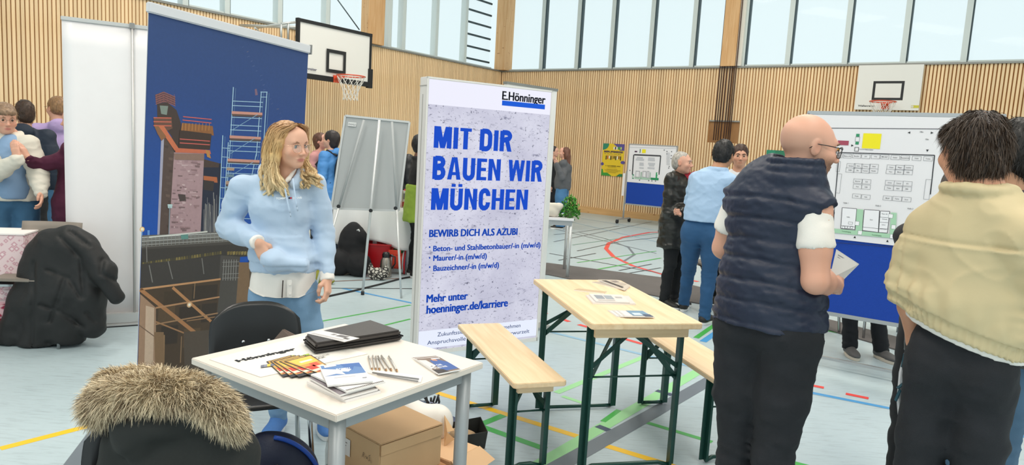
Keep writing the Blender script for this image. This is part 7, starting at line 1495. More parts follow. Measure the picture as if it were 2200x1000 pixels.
for (a, b_, e_) in (((782, 258), (728, 446), (700, 560)), ((842, 262), (852, 450), (856, 600))):
    mb = MB(); p0 = at(*a, 6.98)-o_; p1 = at(*b_, 6.88)-o_; p2 = gp(*e_)-o_ if e_[1] > 580 else at(*e_, 7.05)-o_; mb.tube([p0, p1], .012, 8); mb.build('rear_strut', GB, t); p2 = p1+(p1-p0)/np.linalg.norm(p1-p0)*(p1[2]/abs((p1-p0)[2])*np.linalg.norm(p1-p0)); mb = MB(); mb.tube([p1, p2], .011, 8); mb.build('leg', MATS['leg_alu'], t)
for q in ((728, 444), (797, 453), (850, 448)): mb = MB(); c = at(*q, 6.85)-o_; mb.cyl(c+n_*.0, c-n_*.03, .018, n=12); mb.build('clamp_knob', BLKPL, t)
s = Sheet(fa-n_*.008, (fb-fa)/np.linalg.norm(fb-fa), -(fd-fa)/np.linalg.norm(fd-fa)*-1*-1, 1e-3); U_ = (fb-fa)/np.linalg.norm(fb-fa); Vv = (fa-fd)/np.linalg.norm(fa-fd); s = Sheet(fa-n_*.012, U_, Vv, 1e-3); s.rect(.04, -.10, .12, -.06, '#d9dbdb'); s.text('DAHLE', .045, -.09, .02, '#8d9092', w=.07, bold=.02); s.build('type_plate', PRINT, t, off=o_)
# ================================================================== CLOTHED TABLE
za = .76; ta = gp(716, 458, za); tb = gp(884, 458, za)
TA = gp(722, 457, za); TB = gp(882, 470, za); TA = at(722, 452, 8.0); TB = at(884, 456, 8.05); TA[2] = TB[2] = 0; ux = (TB-TA); wT = float(np.linalg.norm(ux))+.03; rzT = yaw_of(ux)
t = thing('table', 'white folding table standing under a white paper cloth behind the flip chart', 'table', TA, rzT); dT = .7
mb = MB(); mb.box((wT/2, dT/2, za-.015), (wT, dT, .03)); mb.build('tabletop', BWT, t)
for x in (.06, wT*.5, wT-.06):
    for y in (.06, dT-.06): mb = MB(); mb.box((x, y, (za-.03)/2), (.045, .045, za-.03)); mb.build('leg', AL2, t)
CLM = mat('cloth_white', '#ecebea', .8, bump=.15, bscale=12)
cl = MB()
def clf(u, v):
    x = -.03+(wT+.06)*u; drop = .36+.10*u+.03*math.sin(u*9)+(.06 if u < .25 else 0)
    if v < .4: y = dT*(1-v/.4)+.02; return (x, y-.02, za+.004)
    w = (v-.4)/.6; return (x+.01*math.sin(u*14)*w, -.012-.03*w*(1+math.sin(u*23+1.5)*.7), za+.002-drop*w)
cl.grid(clf, 60, 24)
def cls(u, v):
    y = dT*(1-u)-.01; w = v; return (-.035-.07*w*(1+.5*math.sin(u*9)), y-.05*w*u, za+.003-(.30+.2*u)*w)
cl.grid(cls, 20, 10); o = cl.build('tablecloth', CLM, None, solid=.002); o.location = tuple(TA); o.rotation_euler = (0, 0, rzT); tag(o, 'creased white paper cloth hanging down over the table behind the flip chart', 'tablecloth')
# cartons and bottle on it
def tw(px_, py_, Y): g = at(px_, py_, Y); return g
def carton(px_, Y, w, d, h, cols, label, name='carton', group=None, z=za+.006):
    g = at(px_, 440, Y); t = thing(name, label, 'carton', (g[0], g[1], z), .1, group); mb = MB(); mb.box((0, 0, h/2), (w, d, h)); mb.build('box', mat('carton_'+cols[0][1:], cols[0], .5), t, bevel=.003); s = Sheet((-w/2, -d/2-.001, 0), (1, 0, 0), (0, 0, 1), 4e-4); s.rect(w*.1, h*.05, w*.9, h*.35, cols[1]); s.rect(w*.25, h*.5, w*.75, h*.85, cols[2]); s.build('print', PRINT, t); mb = MB(); mb.lathe([(0, .018), (.012, .018), (.013, 0)], (0, 0, h), 12); mb.build('cap', mat('cap_red', '#c7272f', .4), t)
carton(857, 8.15, .07, .06, .24, ('#e9e4e0', '#c8323a', '#3a3330'), 'white and red drinks carton, left one on the clothed table'); carton(869, 8.2, .06, .06, .20, ('#f0edea', '#c8323a', '#8a8a8a'), 'short white drinks carton, right one on the clothed table')
g = at(878, 440, 8.1); t = thing('bottle', 'clear glass bottle with red label on the clothed table beside the cartons', 'bottle', (g[0], g[1], za+.006)); mb = MB(); mb.lathe([(0, 0), (.033, 0), (.034, .02), (.034, .14), (.028, .18), (.013, .22), (.012, .27), (0, .27)], n=20); mb.build('glass', mat('bottle_glass', '#cfdcd8', .05, alpha=.45), t); mb = MB(); mb.lathe([(.0348, .05), (.0348, .11)], n=20); mb.build('label', mat('cap_red', '#c7272f', .4), t); mb = MB(); mb.lathe([(0, .285), (.014, .285), (.014, .262)], n=14); mb.build('cap', MATS['cap_red'], t)
# ---- things under the table
def soft(name, label, cat, fld, h, m, o_, disp=None, part='body', cols=None, sm=1, bounds=None):
    t = thing(name, label, cat, o_); body_obj(part, fld, h, m, t, o_, disp, (), sm, cols, bounds); return t
FAB = mat('fabric_black', '#18181b', .85, bump=.3, bscale=60)
def G(px_, py_): return gp(px_, py_)
c = G(745, 597)+V3(0, .15, 0); f = Field(); f.ell(c+V3(0, .1, .30), (.17, .13, .30)); f.ell(c+V3(-.13, 0, .14), (.17, .15, .15)); f.ell(c+V3(.08, .08, .42), (.10, .09, .12)); f.ell(c+V3(.1, -.02, .12), (.14, .12, .14)); f.cut((0, 0, .003), (0, 0, -1))
t = soft('jacket_heap', 'black jacket slumped over a black bag under the clothed table, left end', 'jacket', f, .014, FAB, c*V3(1, 1, 0), lambda P: -.012*noise3(P, (9, 9, 9), 3)-.006*noise3(P, (22, 22, 22), 4), 'cloth'); mb = MB(); mb.tube([(0.07, -.02, .52), (.09, -.035, .53), (.10, -.03, .51)], .008, 6); mb.build('badge', mat('badge_white', '#e8e8e8', .5), t)
c = G(735, 590)+V3(-.02, 0, 0); f = Field(); f.chain([c+V3(-.13, -.05, .05), c+V3(-.1, -.08, .16), c+V3(.0, -.1, .22), c+V3(.12, -.1, .18)], [.03, .035, .028, .015], .02); soft('scarf', 'olive green scarf lying over the black bag under the table', 'scarf', f, .010, mat('scarf_olive', '#8a8a35', .9, bump=.3), c*V3(1, 1, 0), lambda P: -.006*noise3(P, (30, 30, 30), 3), 'cloth')
c = gp(690, 610); f = Field(); f.ell(c+V3(0, 0, .07), (.09, .08, .08)); f.ell(c+V3(.06, 0, .03), (.08, .05, .03)); f.ell(c+V3(0.0, .02, .16), (.05, .05, .06)); f.cut((0, 0, .003), (0, 0, -1)); soft('scarf', 'olive yellow cloth bundle on the floor behind the woman in the hoodie', 'cloth', f, .010, MATS['scarf_olive'], c*V3(1, 1, 0), lambda P: -.006*noise3(P, (25, 25, 25), 9), 'cloth')
c = G(795, 590)+V3(0, .2, 0); RED = mat('plastic_red', '#c01822', .35); t = thing('tub', 'red plastic tub standing under the clothed table', 'tub', c); mb = MB(); mb.prism([(-.2, -.14), (.2, -.14), (.2, .14), (-.2, .14)], 0.0, .012)
for a, b_ in (((-.17, -.12), (.17, -.12)), ((.17, -.12), (.17, .12)), ((.17, .12), (-.17, .12)), ((-.17, .12), (-.17, -.12))):
    sc_ = 1.22; mb.add([(a[0], a[1], 0), (b_[0], b_[1], 0), (b_[0]*sc_, b_[1]*sc_, .34), (a[0]*sc_, a[1]*sc_, .34)], [(0, 1, 2, 3)])
mb.build('shell', RED, t, solid=.006); mb = MB(); mb.tube([(-.215, -.15, .34), (.215, -.15, .34), (.215, .15, .34), (-.215, .15, .34)], .010, 8, closed=True); mb.build('rim', RED, t)
c = G(812, 596)+V3(0.0, .62, 0)
t = thing('crate', 'green and red lidded crate standing at the back under the clothed table', 'crate', G(860, 588)+V3(-.06, .42, 0)); mb = MB(); mb.box((0, 0, .17), (.36, .26, .30)); mb.build('shell', mat('crate_green', '#1d6a3c', .5), t, bevel=.008); mb = MB(); mb.box((0, 0, .365), (.40, .29, .09)); mb.build('lid', RED, t, bevel=.01)
# thermos
c = G(826, 598)+V3(.0, .06, 0); t = thing('thermos_jug', 'brushed steel thermos jug with black top under the clothed table', 'jug', c); mb = MB(); mb.lathe([(0, 0), (.062, 0), (.066, .01), (.068, .12), (.060, .19), (.042, .23)], n=24); mb.build('jug_body', mat('steel_brushed', '#a49c92', .3, .9), t); mb = MB(); mb.lathe([(.043, .225), (.045, .26), (.035, .285), (0, .29)], n=24); mb.build('jug_lid', BLKPL, t); mb = MB(); mb.tube([(.045, 0, .25), (.10, 0, .24), (.105, 0, .16), (.066, 0, .10)], .009, 8); mb.build('handle', BLKPL, t)
# patterned handbag
c = G(812, 602); f = Field(); f.ell(c+V3(0, 0, .065), (.115, .05, .075)); f.ell(c+V3(-.085, 0, .12), (.028, .03, .07)); f.ell(c+V3(.085, 0, .12), (.028, .03, .06)); f.cut((0, 0, .002), (0, 0, -1))
hm = mat('bag_pattern', '#cfc8bd', .6); nt = hm.node_tree; tcn = nt.nodes.new('ShaderNodeTexCoord'); vo = nt.nodes.new('ShaderNodeTexVoronoi'); vo.feature = 'DISTANCE_TO_EDGE'; vo.inputs['Scale'].default_value = 28; nt.links.new(tcn.outputs['Object'], vo.inputs[0]); rr = nt.nodes.new('ShaderNodeValToRGB'); rr.color_ramp.elements[0].position = .10; rr.color_ramp.elements[1].position = .16; rr.color_ramp.elements[0].color = (*lin('#2a2524'), 1); rr.color_ramp.elements[1].color = (*lin('#cfc8bd'), 1); nt.links.new(vo.outputs[0], rr.inputs[0]); nt.links.new(rr.outputs[0], nt.nodes['Principled BSDF'].inputs['Base Color'])
t = soft('handbag', 'black and white patterned handbag on the floor before the steel jug', 'handbag', f, .007, hm, c*V3(1, 1, 0))
# cable reel
c = G(858, 590)+V3(-.02, .05, 0); t = thing('cable_reel', 'orange extension cable reel with grey side plate under the clothed table', 'reel', c); OC = mat('cable_orange', '#e0442a', .5)
for x, nm_ in ((-.075, 'side_plate'), (.055, 'side_plate')): mb = MB(); mb.cyl((x, 0, .15), (x+.012, 0, .15), .125, n=32); mb.build(nm_, mat('reel_grey', '#b9bdc2', .5), t)
mb = MB(); mb.cyl((.068, 0, .15), (.076, 0, .15), .06, n=24); mb.build('socket_plate', mat('socket_blue', '#2244a0', .4), t)
mb = MB(); mb.tube([(-.06+.12*(i/160)*1.0 % .12, (.085+.006*math.sin(i))*math.cos(i*.5), .15+(.085+.006*math.sin(i))*math.sin(i*.5)) for i in range(160)], .008, 6); mb.build('cable', OC, t)
mb = MB(); mb.tube([(-.085, -.05, .01), (-.085, -.10, .12), (-.085, 0, .30), (.075, 0, .30), (.075, -.10, .12), (.075, -.05, .01)], .011, 8); mb.build('stand', mat('reel_red', '#d0202c', .4), t)
mb = MB(); mb.box((-.03, -.13, .27), (.14, .02, .05)); mb.build('grip', OC, t)
# black shoe next to it
mb = MB(); P_ = [gp(*q)+V3(0, 0, .008) for q in ((640, 640), (700, 640), (760, 627), (820, 612), (860, 601), (888, 596))]; mb.tube(P_, .011, 8); o = mb.build('floor_cable', mat('cable_black', '#1a1a1c', .5), off=P_[0]); o.location = tuple(P_[0]); tag(o, 'black cable running across the floor below the flip chart', 'cable')
# ================================================================== SMALL TABLE WITH PLANT (right of the light box)
A_ = gp(1218, 598); zs = .73; B_ = at(1233, 470, 8.40); A_ = at(1219, 598, 8.38); A_[2] = 0
t = thing('table', 'small white table with a pot of parsley right of the light box', 'table', A_, 0); wS = .62; 
zs = at(1230, 470, 8.38)[2]
mb = MB(); mb.box((-wS/2+.03, .30, zs-.015), (wS, .66, .03)); mb.build('tabletop', BWT, t, bevel=.003); mb = MB(); mb.box((-wS/2+.03, .01, zs-.06), (wS-.04, .025, .06)); mb.build('rail', AL2, t)
for x in (0, -wS+.06):
    for y in (.02, .58): mb = MB(); mb.cyl((x, y, 0), (x, y, zs-.03), .02, n=12); mb.build('leg', mat('leg_alu', '#d4d6d6', .35, .4), t); 
gpos = np.array([A_[0]-.02, A_[1]+.14, zs]); t = thing('parsley_pot', 'pot of bushy green parsley on the small white table', 'plant', gpos); mb = MB(); mb.lathe([(0, 0), (.05, 0), (.065, .1), (.06, .1)], n=16); mb.build('pot', mat('pot_green', '#5f7a4a', .6), t)
rg = np.random.default_rng(2); mb = MB()
for k in range(420):
    a = rg.random()*6.28; r = rg.random()**.5*.13; h_ = .20*(1-(r/.14)**2)*rg.random()+.03-.12*(r > .09)*rg.random(); c_ = Vector((r*math.cos(a), r*math.sin(a), .06+h_)); d1 = Vector(rg.normal(0, 1, 3)).normalized()*.022; d2 = Vector(rg.normal(0, 1, 3)).normalized()*.016; mb.col = [lin('#3f8a2c'), lin('#2d6a22'), lin('#5aa53a')][k % 3]; mb.add([c_-d1, c_+d2, c_+d1, c_-d2], [(0, 1, 2, 3)])
o = mb.build('foliage', mat('leaf_green', '#ffffff', .6, attr=True), t, cols=True); o['kind'] = 'stuff'
c = gpos+V3(-.24, -.05, .0); f = Field(); f.ell(c+V3(0, 0, .08), (.13, .09, .10)); f.ell(c+V3(.08, -.02, .13), (.09, .06, .05)); f.cut((0, 0, zs+.002), (0, 0, -1)); soft('cloth_bag', 'crumpled cream cloth bag on the small white table beside the parsley', 'bag', f, .010, mat('cloth_cream', '#d8d0c2', .85, bump=.2), c, lambda P: -.012*noise3(P, (20, 20, 20), 3), 'cloth')
# chrome chair frame near the pale blue shirt
def tubechair(name, label, x, y, rz, group=None):
    t = thing(name, label, 'chair', (x, y, 0), rz, group)
    for sx in (-1, 1): mb = MB(); mb.tube([(sx*.21, .20, 0), (sx*.20, .17, .42), (sx*.20, .12, .46), (sx*.20, -.12, .46), (sx*.20, -.17, .42), (sx*.21, -.24, 0)], .012, 8); mb.build('side_frame', CHROME, t)
    mb = MB(); mb.box((0, 0, .47), (.42, .40, .02)); mb.build('seat', mat('seat_grey', '#8d8379', .7), t, bevel=.006)
    mb = MB(); mb.grid(lambda u, v: ((u-.5)*.40, -.20-.05*v+.03*(2*u-1)**2, .58+.24*v), 8, 6); mb.build('backrest', MATS['seat_grey'], t, solid=.01)
    for sx in (-1, 1): mb = MB(); mb.tube([(sx*.17, -.16, .46), (sx*.17, -.21, .6)], .010, 8); mb.build('back_stay', CHROME, t)
    return t
q = gp(1492, 668); tubechair('stacking_chair', 'chrome-framed chair standing behind the man in the pale blue shirt', q[0]+.22, q[1]+.20, .15, None)
q = gp(1783, 712); tubechair('stacking_chair', 'chrome-framed chair behind the left part of the big pinboard', q[0]-.2, q[1]+.12, .2, 'chairs behind the big pinboard'); q = gp(1868, 733); tubechair('stacking_chair', 'chrome-framed chair behind the trainers, right part of the big pinboard', q[0]+.22, q[1]+.24, -.2, 'chairs behind the big pinboard')
# ================================================================== COATS, BAGS, BOXES
def seg_groove(P, pts, w):
    d = np.full(len(P), 9.0)
    for a, b_ in pts:
        a = np.array(a); b_ = np.array(b_); ba = b_-a; t = np.clip(((P-a)@ba)/(ba@ba), 0, 1); d = np.minimum(d, np.linalg.norm(P-(a+t[:, None]*ba), axis=1))
    return np.exp(-(d/w)**2)
# ---- black quilted coat over a chair
Y = 4.72
q0 = gp(205, 737); tubechair('stacking_chair', 'metal-legged chair hidden under the black quilted coat', q0[0]-.38, q0[1]-.02, 3.3)
o_ = gp(110, 770)*V3(1, 1, 0); cP = lambda x, y, dY=0: at(x, y, Y+dY)
t = thing('quilted_coat', 'long black quilted coat thrown over a chair before the white banner', 'coat', o_)
f = Field(); vd = V3(-.5, 1, 0)
for P_, R_ in (([(85, 545), (60, 640), (30, 735), (20, 755)], [.085, .11, .11, .09]), ([(115, 525), (102, 640), (85, 750)], [.11, .14, .13]), ([(150, 522), (147, 630), (145, 722)], [.11, .14, .12]), ([(180, 528), (188, 630), (198, 700)], [.09, .11, .085]), ([(103, 520), (148, 512), (186, 518)], [.045, .055, .05])):
    f.chain([cP(*p) for p in P_], R_, .05)
f.chain([cP(192, 535, -.02), cP(222, 585, -.04), cP(252, 640, -.04)], [.075, .075, .048], .03)
f.chain([cP(40, 625, .05), cP(30, 700, .05), cP(12, 765, .02)], [.03, .045, .03], .02); f.chain([cP(20, 765, .03), cP(90, 762, 0)], [.03, .05], .03); f.chain([cP(72, 575, -.02), cP(50, 640, -.04), cP(45, 730, -.04)], [.04, .05, .05], .02)
f.cut((0, 0, .012), (0, 0, -1))
gl_ = [[(102, 582), (147, 600)], [(147, 600), (172, 640)], [(85, 655), (125, 668)], [(125, 668), (178, 702)], [(138, 600), (108, 690)], [(105, 735), (140, 748)], [(128, 512), (172, 556)], [(172, 556), (178, 640)], [(75, 565), (70, 740)], [(218, 560), (214, 590)], [(214, 590), (250, 605)], [(185, 672), (205, 690)], [(150, 500), (190, 530)]]
gz = []
def cdisp(P):
    # grooves act through the depth: compare in the plane facing the hall
    L3 = [(cP(*a), cP(*b_)) for a, b_ in gl_]; n = V3(*(-cP(110, 640)+np.array([0, 0, CH]))); n /= np.linalg.norm(n); Pp = P-np.outer((P-cP(110, 640))@n, n); L2 = [(a-((a-cP(110, 640))@n)*n, b_-((b_-cP(110, 640))@n)*n) for a, b_ in L3]
    return .016*seg_groove(Pp, L2, .013)-.012*noise3(P, (7, 7, 7), 3)-.005*noise3(P, (22, 22, 22), 5)
body_obj('shell', f, .010, mat('coat_black_quilt', '#1b1b1b', .62, bump=.3, bscale=60), t, o_, cdisp)
# ---- chair with pink patterned covers at the left edge
PK = mat('fabric_pink_star', '#e2c3c6', .85); nt = PK.node_tree; N = nt.nodes; L = nt.links; tcn = N.new('ShaderNodeTexCoord'); vo = N.new('ShaderNodeTexVoronoi'); vo.inputs['Scale'].default_value = 26; vo.distance = 'MANHATTAN'; L.new(tcn.outputs['Object'], vo.inputs[0]); rr = N.new('ShaderNodeValToRGB'); rr.color_ramp.interpolation = 'EASE'
e = rr.color_ramp.elements; e[0].position = .2; e[0].color = (*lin('#efdcdc'), 1); e[1].position = .5; e[1].color = (*lin('#cf9ca6'), 1); q_ = e.new(.75); q_.color = (*lin('#e8cfd0'), 1); L.new(vo.outputs['Distance'], rr.inputs[0]); L.new(rr.outputs[0], N['Principled BSDF'].inputs['Base Color'])
RD = mat('fabric_red_pattern', '#9c2440', .85); nt = RD.node_tree; N = nt.nodes; L = nt.links; tcn = N.new('ShaderNodeTexCoord'); vo = N.new('ShaderNodeTexVoronoi'); vo.feature = 'DISTANCE_TO_EDGE'; vo.inputs['Scale'].default_value = 22; L.new(tcn.outputs['Object'], vo.inputs[0]); rr = N.new('ShaderNodeValToRGB'); rr.color_ramp.elements[0].position = .08; rr.color_ramp.elements[0].color = (*lin('#e6b9bf'), 1); rr.color_ramp.elements[1].position = .2; rr.color_ramp.elements[1].color = (*lin('#a32645'), 1); L.new(vo.outputs[0], rr.inputs[0]); L.new(rr.outputs[0], N['Principled BSDF'].inputs['Base Color'])
gA = at(20, 560, 4.75); t = thing('gift_box', 'pink star-patterned box with white lid edge at the left edge, on the chair seat stack', 'box', (gA[0], gA[1], at(20, 604, 4.75)[2]), .25); hh = at(20, 505, 4.75)[2]-at(20, 604, 4.75)[2]
mb = MB(); mb.box((-.10, .14, hh/2), (.40, .30, hh)); mb.build('box', PK, t, bevel=.006); mb = MB(); mb.box((-.10, .14, hh+.004), (.405, .305, .010)); mb.build('lid', mat('lid_white', '#efe6e2', .6), t)
zb2 = at(10, 608, 4.75)[2]
t = thing('upholstered_chair', 'chair with red and rose patterned cushions below the pink box at the left edge', 'chair', (gA[0], gA[1], 0), .25)
mb = MB(); mb.box((-.14, .14, zb2-.012), (.40, .34, .016)); mb.build('frame_edge', CHROME, t)
for k, (m_, z0, z1, dx_) in enumerate(((PK, zb2-.13, zb2-.025, 0), (RD, zb2-.25, zb2-.13, -.02), (mat('fabric_rose', '#8f1f38', .9, var=.1), zb2-.36, zb2-.25, -.02))): mb = MB(); mb.box((-.16+dx_, .14, (z0+z1)/2), (.40, .34, z1-z0)); mb.build('cushion', m_, t, bevel=.02)
for x in (-.32, .02):
    for y in (-.01, .29): mb = MB(); mb.cyl((x, y, 0), (x, y, zb2-.36), .011, n=8); mb.build('leg', CHROME, t)
# ---- coat with fur-trimmed hood on the near chair
Y = 1.78
c0_ = at(370, 980, Y); o_ = V3(c0_[0], c0_[1], 0)
chF = shell_chair('shell_chair', 'black plastic chair under the coat with the fur-trimmed hood', (o_[0]+.03, o_[1]-.12, 0), math.radians(205), BLKPL, screws=False)
t = thing('parka', 'black parka with tan fur-trimmed hood hanging over the near chair', 'coat', o_)
cP = lambda x, y, dY=0: at(x, y, Y+dY)
PM_ = mat('parka_black', '#222422', .8, bump=.2, bscale=90)
f = Field()
f.chain([cP(300, 950, .03), cP(290, 1050, .03), cP(285, 1250, .03)], [.085, .10, .11], .05); f.chain([cP(370, 920, .02), cP(372, 1050, 0), cP(372, 1250, 0)], [.09, .12, .13], .05); f.chain([cP(450, 940, .03), cP(462, 1050, .03), cP(468, 1250, .03)], [.085, .10, .11], .05)
f.chain([cP(498, 900, .05), cP(508, 980, .05), cP(500, 1180, .05)], [.045, .055, .05], .03); f.chain([cP(262, 950, .0), cP(238, 1060, .0), cP(240, 1200, 0)], [.04, .055, .05], .03)
f.ell(cP(330, 905, -.03), V3(.11, .08, .055), None, .03); f.ell(cP(300, 935, -.045), V3(.065, .05, .050), None, .03); f.chain([cP(290, 950, -.06), cP(300, 962, -.06)], [.04, .03], .03); f.ell(cP(430, 880, -.0), V3(.08, .07, .045), None, .03)
def pdsp(P):
    q = (P-c0_); u = q[:, 0]; return -.006*np.sin(u*75+3*noise3(P, (6, 6, 3), 2))*np.clip((c0_[2]+.05-P[:, 2])*10, 0, 1)-.003*noise3(P, (30, 30, 18), 4)
body_obj('shell', f, .007, PM_, t, o_, pdsp)
f = Field(); pth = [(212, 885), (216, 865), (245, 850), (290, 843), (345, 836), (400, 840), (440, 852), (472, 876), (494, 902), (506, 925)]; rad = [.024, .031, .033, .034, .034, .034, .033, .030, .024, .014]
f.chain([cP(x, y, -.03-.05*math.sin(math.pi*i/9)) for i, (x, y) in enumerate(pth)], rad, .02)
f.chain([cP(222, 850, .02), cP(240, 826, .07), cP(285, 816, .10), cP(330, 818, .10), cP(380, 828, .07)], [.030, .030, .028, .028, .026], .02)
V, Q = f.mesh(.009); V = smooth_mesh(V, Q, 1); fc = np.array(lin('#b59a74')); FURM = mat('fur_tan', '#ffffff', .7, attr=True)
def fur_c(P):
    n = noise3(P, (28, 28, 28), 7); m_ = noise3(P, (11, 11, 11), 9); a = np.clip(.5+.7*n+.4*m_, 0, 1)[:, None]; return np.array(lin('#9c7d58'))*(1-a)+np.array(lin('#f0d5a6'))*a
link('fur_base', fast_mesh('fur_base', V-o_, Q, True, fur_c(V)*.7), FURM, t)
nr = np.zeros_like(V); fn = np.cross(V[Q[:, 1]]-V[Q[:, 0]], V[Q[:, 2]]-V[Q[:, 0]])
for j in range(4): np.add.at(nr, Q[:, j], fn)
nr /= np.linalg.norm(nr, axis=1)[:, None]+1e-9
flow = np.stack([noise3(V, (9, 9, 9), 1), noise3(V, (9, 9, 9), 2)*.5, noise3(V, (9, 9, 9), 3)-.55], 1); side = (V[:, 0]-cP(370, 850)[0])[:, None]*V3(5, 0, 0); flow = flow*.75+side; flow -= nr*np.sum(flow*nr, 1)[:, None]
def furcol(P, rg):
    b0 = fur_c(P); r = rg.random((len(P), 1)); root = b0*(.55+.3*r); tip = np.where(r < .30, np.array(lin('#4e3a28')), np.array(lin('#fbe9c8')))*(.8+.3*rg.random((len(P), 1))); return root, tip
o = strands('fur', V, nr*.45+flow, .036, 30000, FURM, t, o_, furcol, .35, .0021, 4, 3, .002); o['kind'] = 'stuff'
# brown felt case at the far edge of the desk
Q = [at(575, 752, 2.98), at(642, 738, 2.80), at(640, 722, 2.84), at(613, 708, 2.92)]; c = np.mean(Q, axis=0); t = thing('felt_case', 'brown-grey felt case propped against the black chair at the desk edge', 'case', c); n_ = np.cross(Q[1]-Q[0], Q[3]-Q[0]); n_ /= np.linalg.norm(n_); mb = MB(); V = [q-c for q in Q]+[q-c+n_*.014 for q in Q]; mb.add(V, [(0, 1, 2, 3), (7, 6, 5, 4), (0, 4, 5, 1), (1, 5, 6, 2), (2, 6, 7, 3), (3, 7, 4, 0)]); mb.build('case_body', mat('felt_brown', '#6f5f55', .9, bump=.4, bscale=150), t, bevel=.004)
# ---- navy bag with gold chain under the desk
c = at(588, 985, 2.72); c[2] = 0; t = thing('handbag', 'navy handbag with gold chain and blue trim on the floor under the desk', 'handbag', c); zb = at(590, 928, 2.72)[2]
f = Field(); M_ = np.eye(3); f.ell(c+V3(0, 0, zb*.45), V3(.19, .10, zb*.55), None, .03); f.ell(c+V3(.02, 0, zb*.2), V3(.20, .11, zb*.3), None, .03); f.cut((0, 0, .003), (0, 0, -1)); body_obj('bag_body', f, .008, mat('leather_navy', '#131c38', .55, bump=.2, bscale=120), t, c, lambda P: -.004*noise3(P, (14, 14, 14), 6))
mb = MB(); mb.tube([(.20*math.cos(a), -.02-.02*math.sin(a), zb*.42+zb*.56*math.sin(a)) for a in np.linspace(.05, 1.5, 16)], .009, 8); mb.build('trim', mat('trim_blue', '#1f4fb0', .5), t)
GD = mat('gold_chain', '#d9a84a', .25, 1)
mb = MB()
for i in range(15):
    u_ = i/14; ctr = Vector((-.12+.15*u_, -.115-.01*math.sin(u_*6), zb*(.62+.22*math.sin(u_*4.2)))); ax = Vector((1, 0, .5*math.cos(u_*5))).normalized(); up_ = Vector((0, -1, 0)) if i % 2 else Vector((-.3, -.3, 1)).normalized(); mb.tube([ctr+ax*.010*math.cos(a)+up_*.006*math.sin(a) for a in np.linspace(0, 2*math.pi, 11)[:-1]], .0022, 6, closed=True)
mb.tube([(.055+.013*math.cos(a), -.118, zb*.70+.016*math.sin(a)) for a in np.linspace(0, 2*math.pi, 13)[:-1]], .003, 6, closed=True); mb.build('chain', GD, t)
c2 = at(528, 1010, 2.45); c2[2] = 0; t = thing('tote_bag', 'small grey bag with gold clasp in front of the navy handbag', 'bag', c2); f = Field(); f.ell(c2+V3(0, 0, .15), V3(.10, .06, .17)); f.cut((0, 0, .003), (0, 0, -1)); body_obj('bag_body', f, .009, mat('leather_grey', '#8b8378', .6), t, c2)
# ---- boxes under the desk
CB = mat('cardboard', '#c9a57c', .8, var=.05, vscale=5); CB2 = mat('cardboard_dark', '#a9784c', .8, var=.05, vscale=5)
zt2 = .40; C_ = gp(817, 957, zt2); R_ = gp(955, 914, zt2); L_ = gp(726, 912, zt2); rz = ((yaw_of(R_-C_))+(yaw_of(L_-C_)-math.pi/2))/2; bw_, bd_ = float(np.linalg.norm(R_-C_)), float(np.linalg.norm(L_-C_)); C_[2] = 0
zb3 = .225
t = thing('cardboard_box', 'large pale cardboard box with handwriting under the desk, on top of the brown one', 'box', (C_[0], C_[1], zb3), rz); mb = MB(); mb.box((bw_/2, bd_/2, (zt2-zb3)/2), (bw_, bd_, zt2-zb3)); mb.build('box_body', CB, t, bevel=.004)
mb = MB(); mb.box((bw_/2, bd_/2, zt2-zb3+.001), (bw_+.004, bd_+.004, .006)); mb.box((bw_/2, -.003, (zt2-zb3)*.86), (bw_, .004, (zt2-zb3)*.26)); mb.build('lid', CB, t, bevel=.002)
s = Sheet((-.0035, bd_*.40, .09), (0, -1, 0), (0, 0, 1), 2e-4)
for i, (pts) in enumerate(([(0, .0), (.006, .022), (.012, .018), (.006, .010), (.016, .0)], [(.020, .008), (.024, .012), (.028, .002), (.032, .012), (.037, .002)], [(.052, .026), (.042, .020), (.050, .012), (.046, .0), (.040, .002)], [(.058, -.004), (.056, .008)])):
    for a, b_ in zip(pts[:-1], pts[1:]): s.line(a, b_, .0016, '#2a2420')
s.build('handwriting', PRINT, t); s = Sheet((-.0035, bd_*.97, .06), (0, -1, 0), (0, 0, 1), 2e-4); s.rect(0, 0, .07, .07, '#e6e2de'); [s.rect(.01, .05-.012*k, .05-.006*k, .054-.012*k, '#7a7672') for k in range(4)]; s.build('address_label', PRINT, t)
t = thing('cardboard_box', 'brown open cardboard box standing on the floor beneath the pale box', 'box', (C_[0], C_[1], 0), rz); e_ = .03; mb = MB(); mb.box((bw_/2, bd_/2, .11), (bw_+2*e_, bd_+2*e_, .215)); mb.build('box_body', CB2, t, bevel=.003)
mb = MB(); mb.add([(-e_, -e_, .218), (bw_+e_, -e_, .218), (bw_+e_, -.16, .16), (-e_, -.16, .16)], [(0, 1, 2, 3)]); mb.add([(-e_, -e_, .218), (-e_, bd_+e_, .218), (-.17, bd_+e_, .19), (-.17, -e_, .19)], [(3, 2, 1, 0)]); mb.build('flap', CB2, t, solid=.004)
q = gp(1008, 968, .22); t = thing('cardboard_box', 'small pale cardboard box on the floor by the right desk leg', 'box', (q[0], q[1], 0), rz+.15); mb = MB(); mb.box((-.04, .10, .11), (.20, .22, .22)); mb.build('box_body', mat('cardboard_light', '#dbb38a', .8, var=.04), t, bevel=.003); mb = MB(); mb.add([(-.14, -.01, .22), (.06, -.01, .22), (.085, -.08, .17), (-.15, -.09, .16)], [(0, 1, 2, 3)]); mb.build('flap', MATS['cardboard_light'], t, solid=.004)
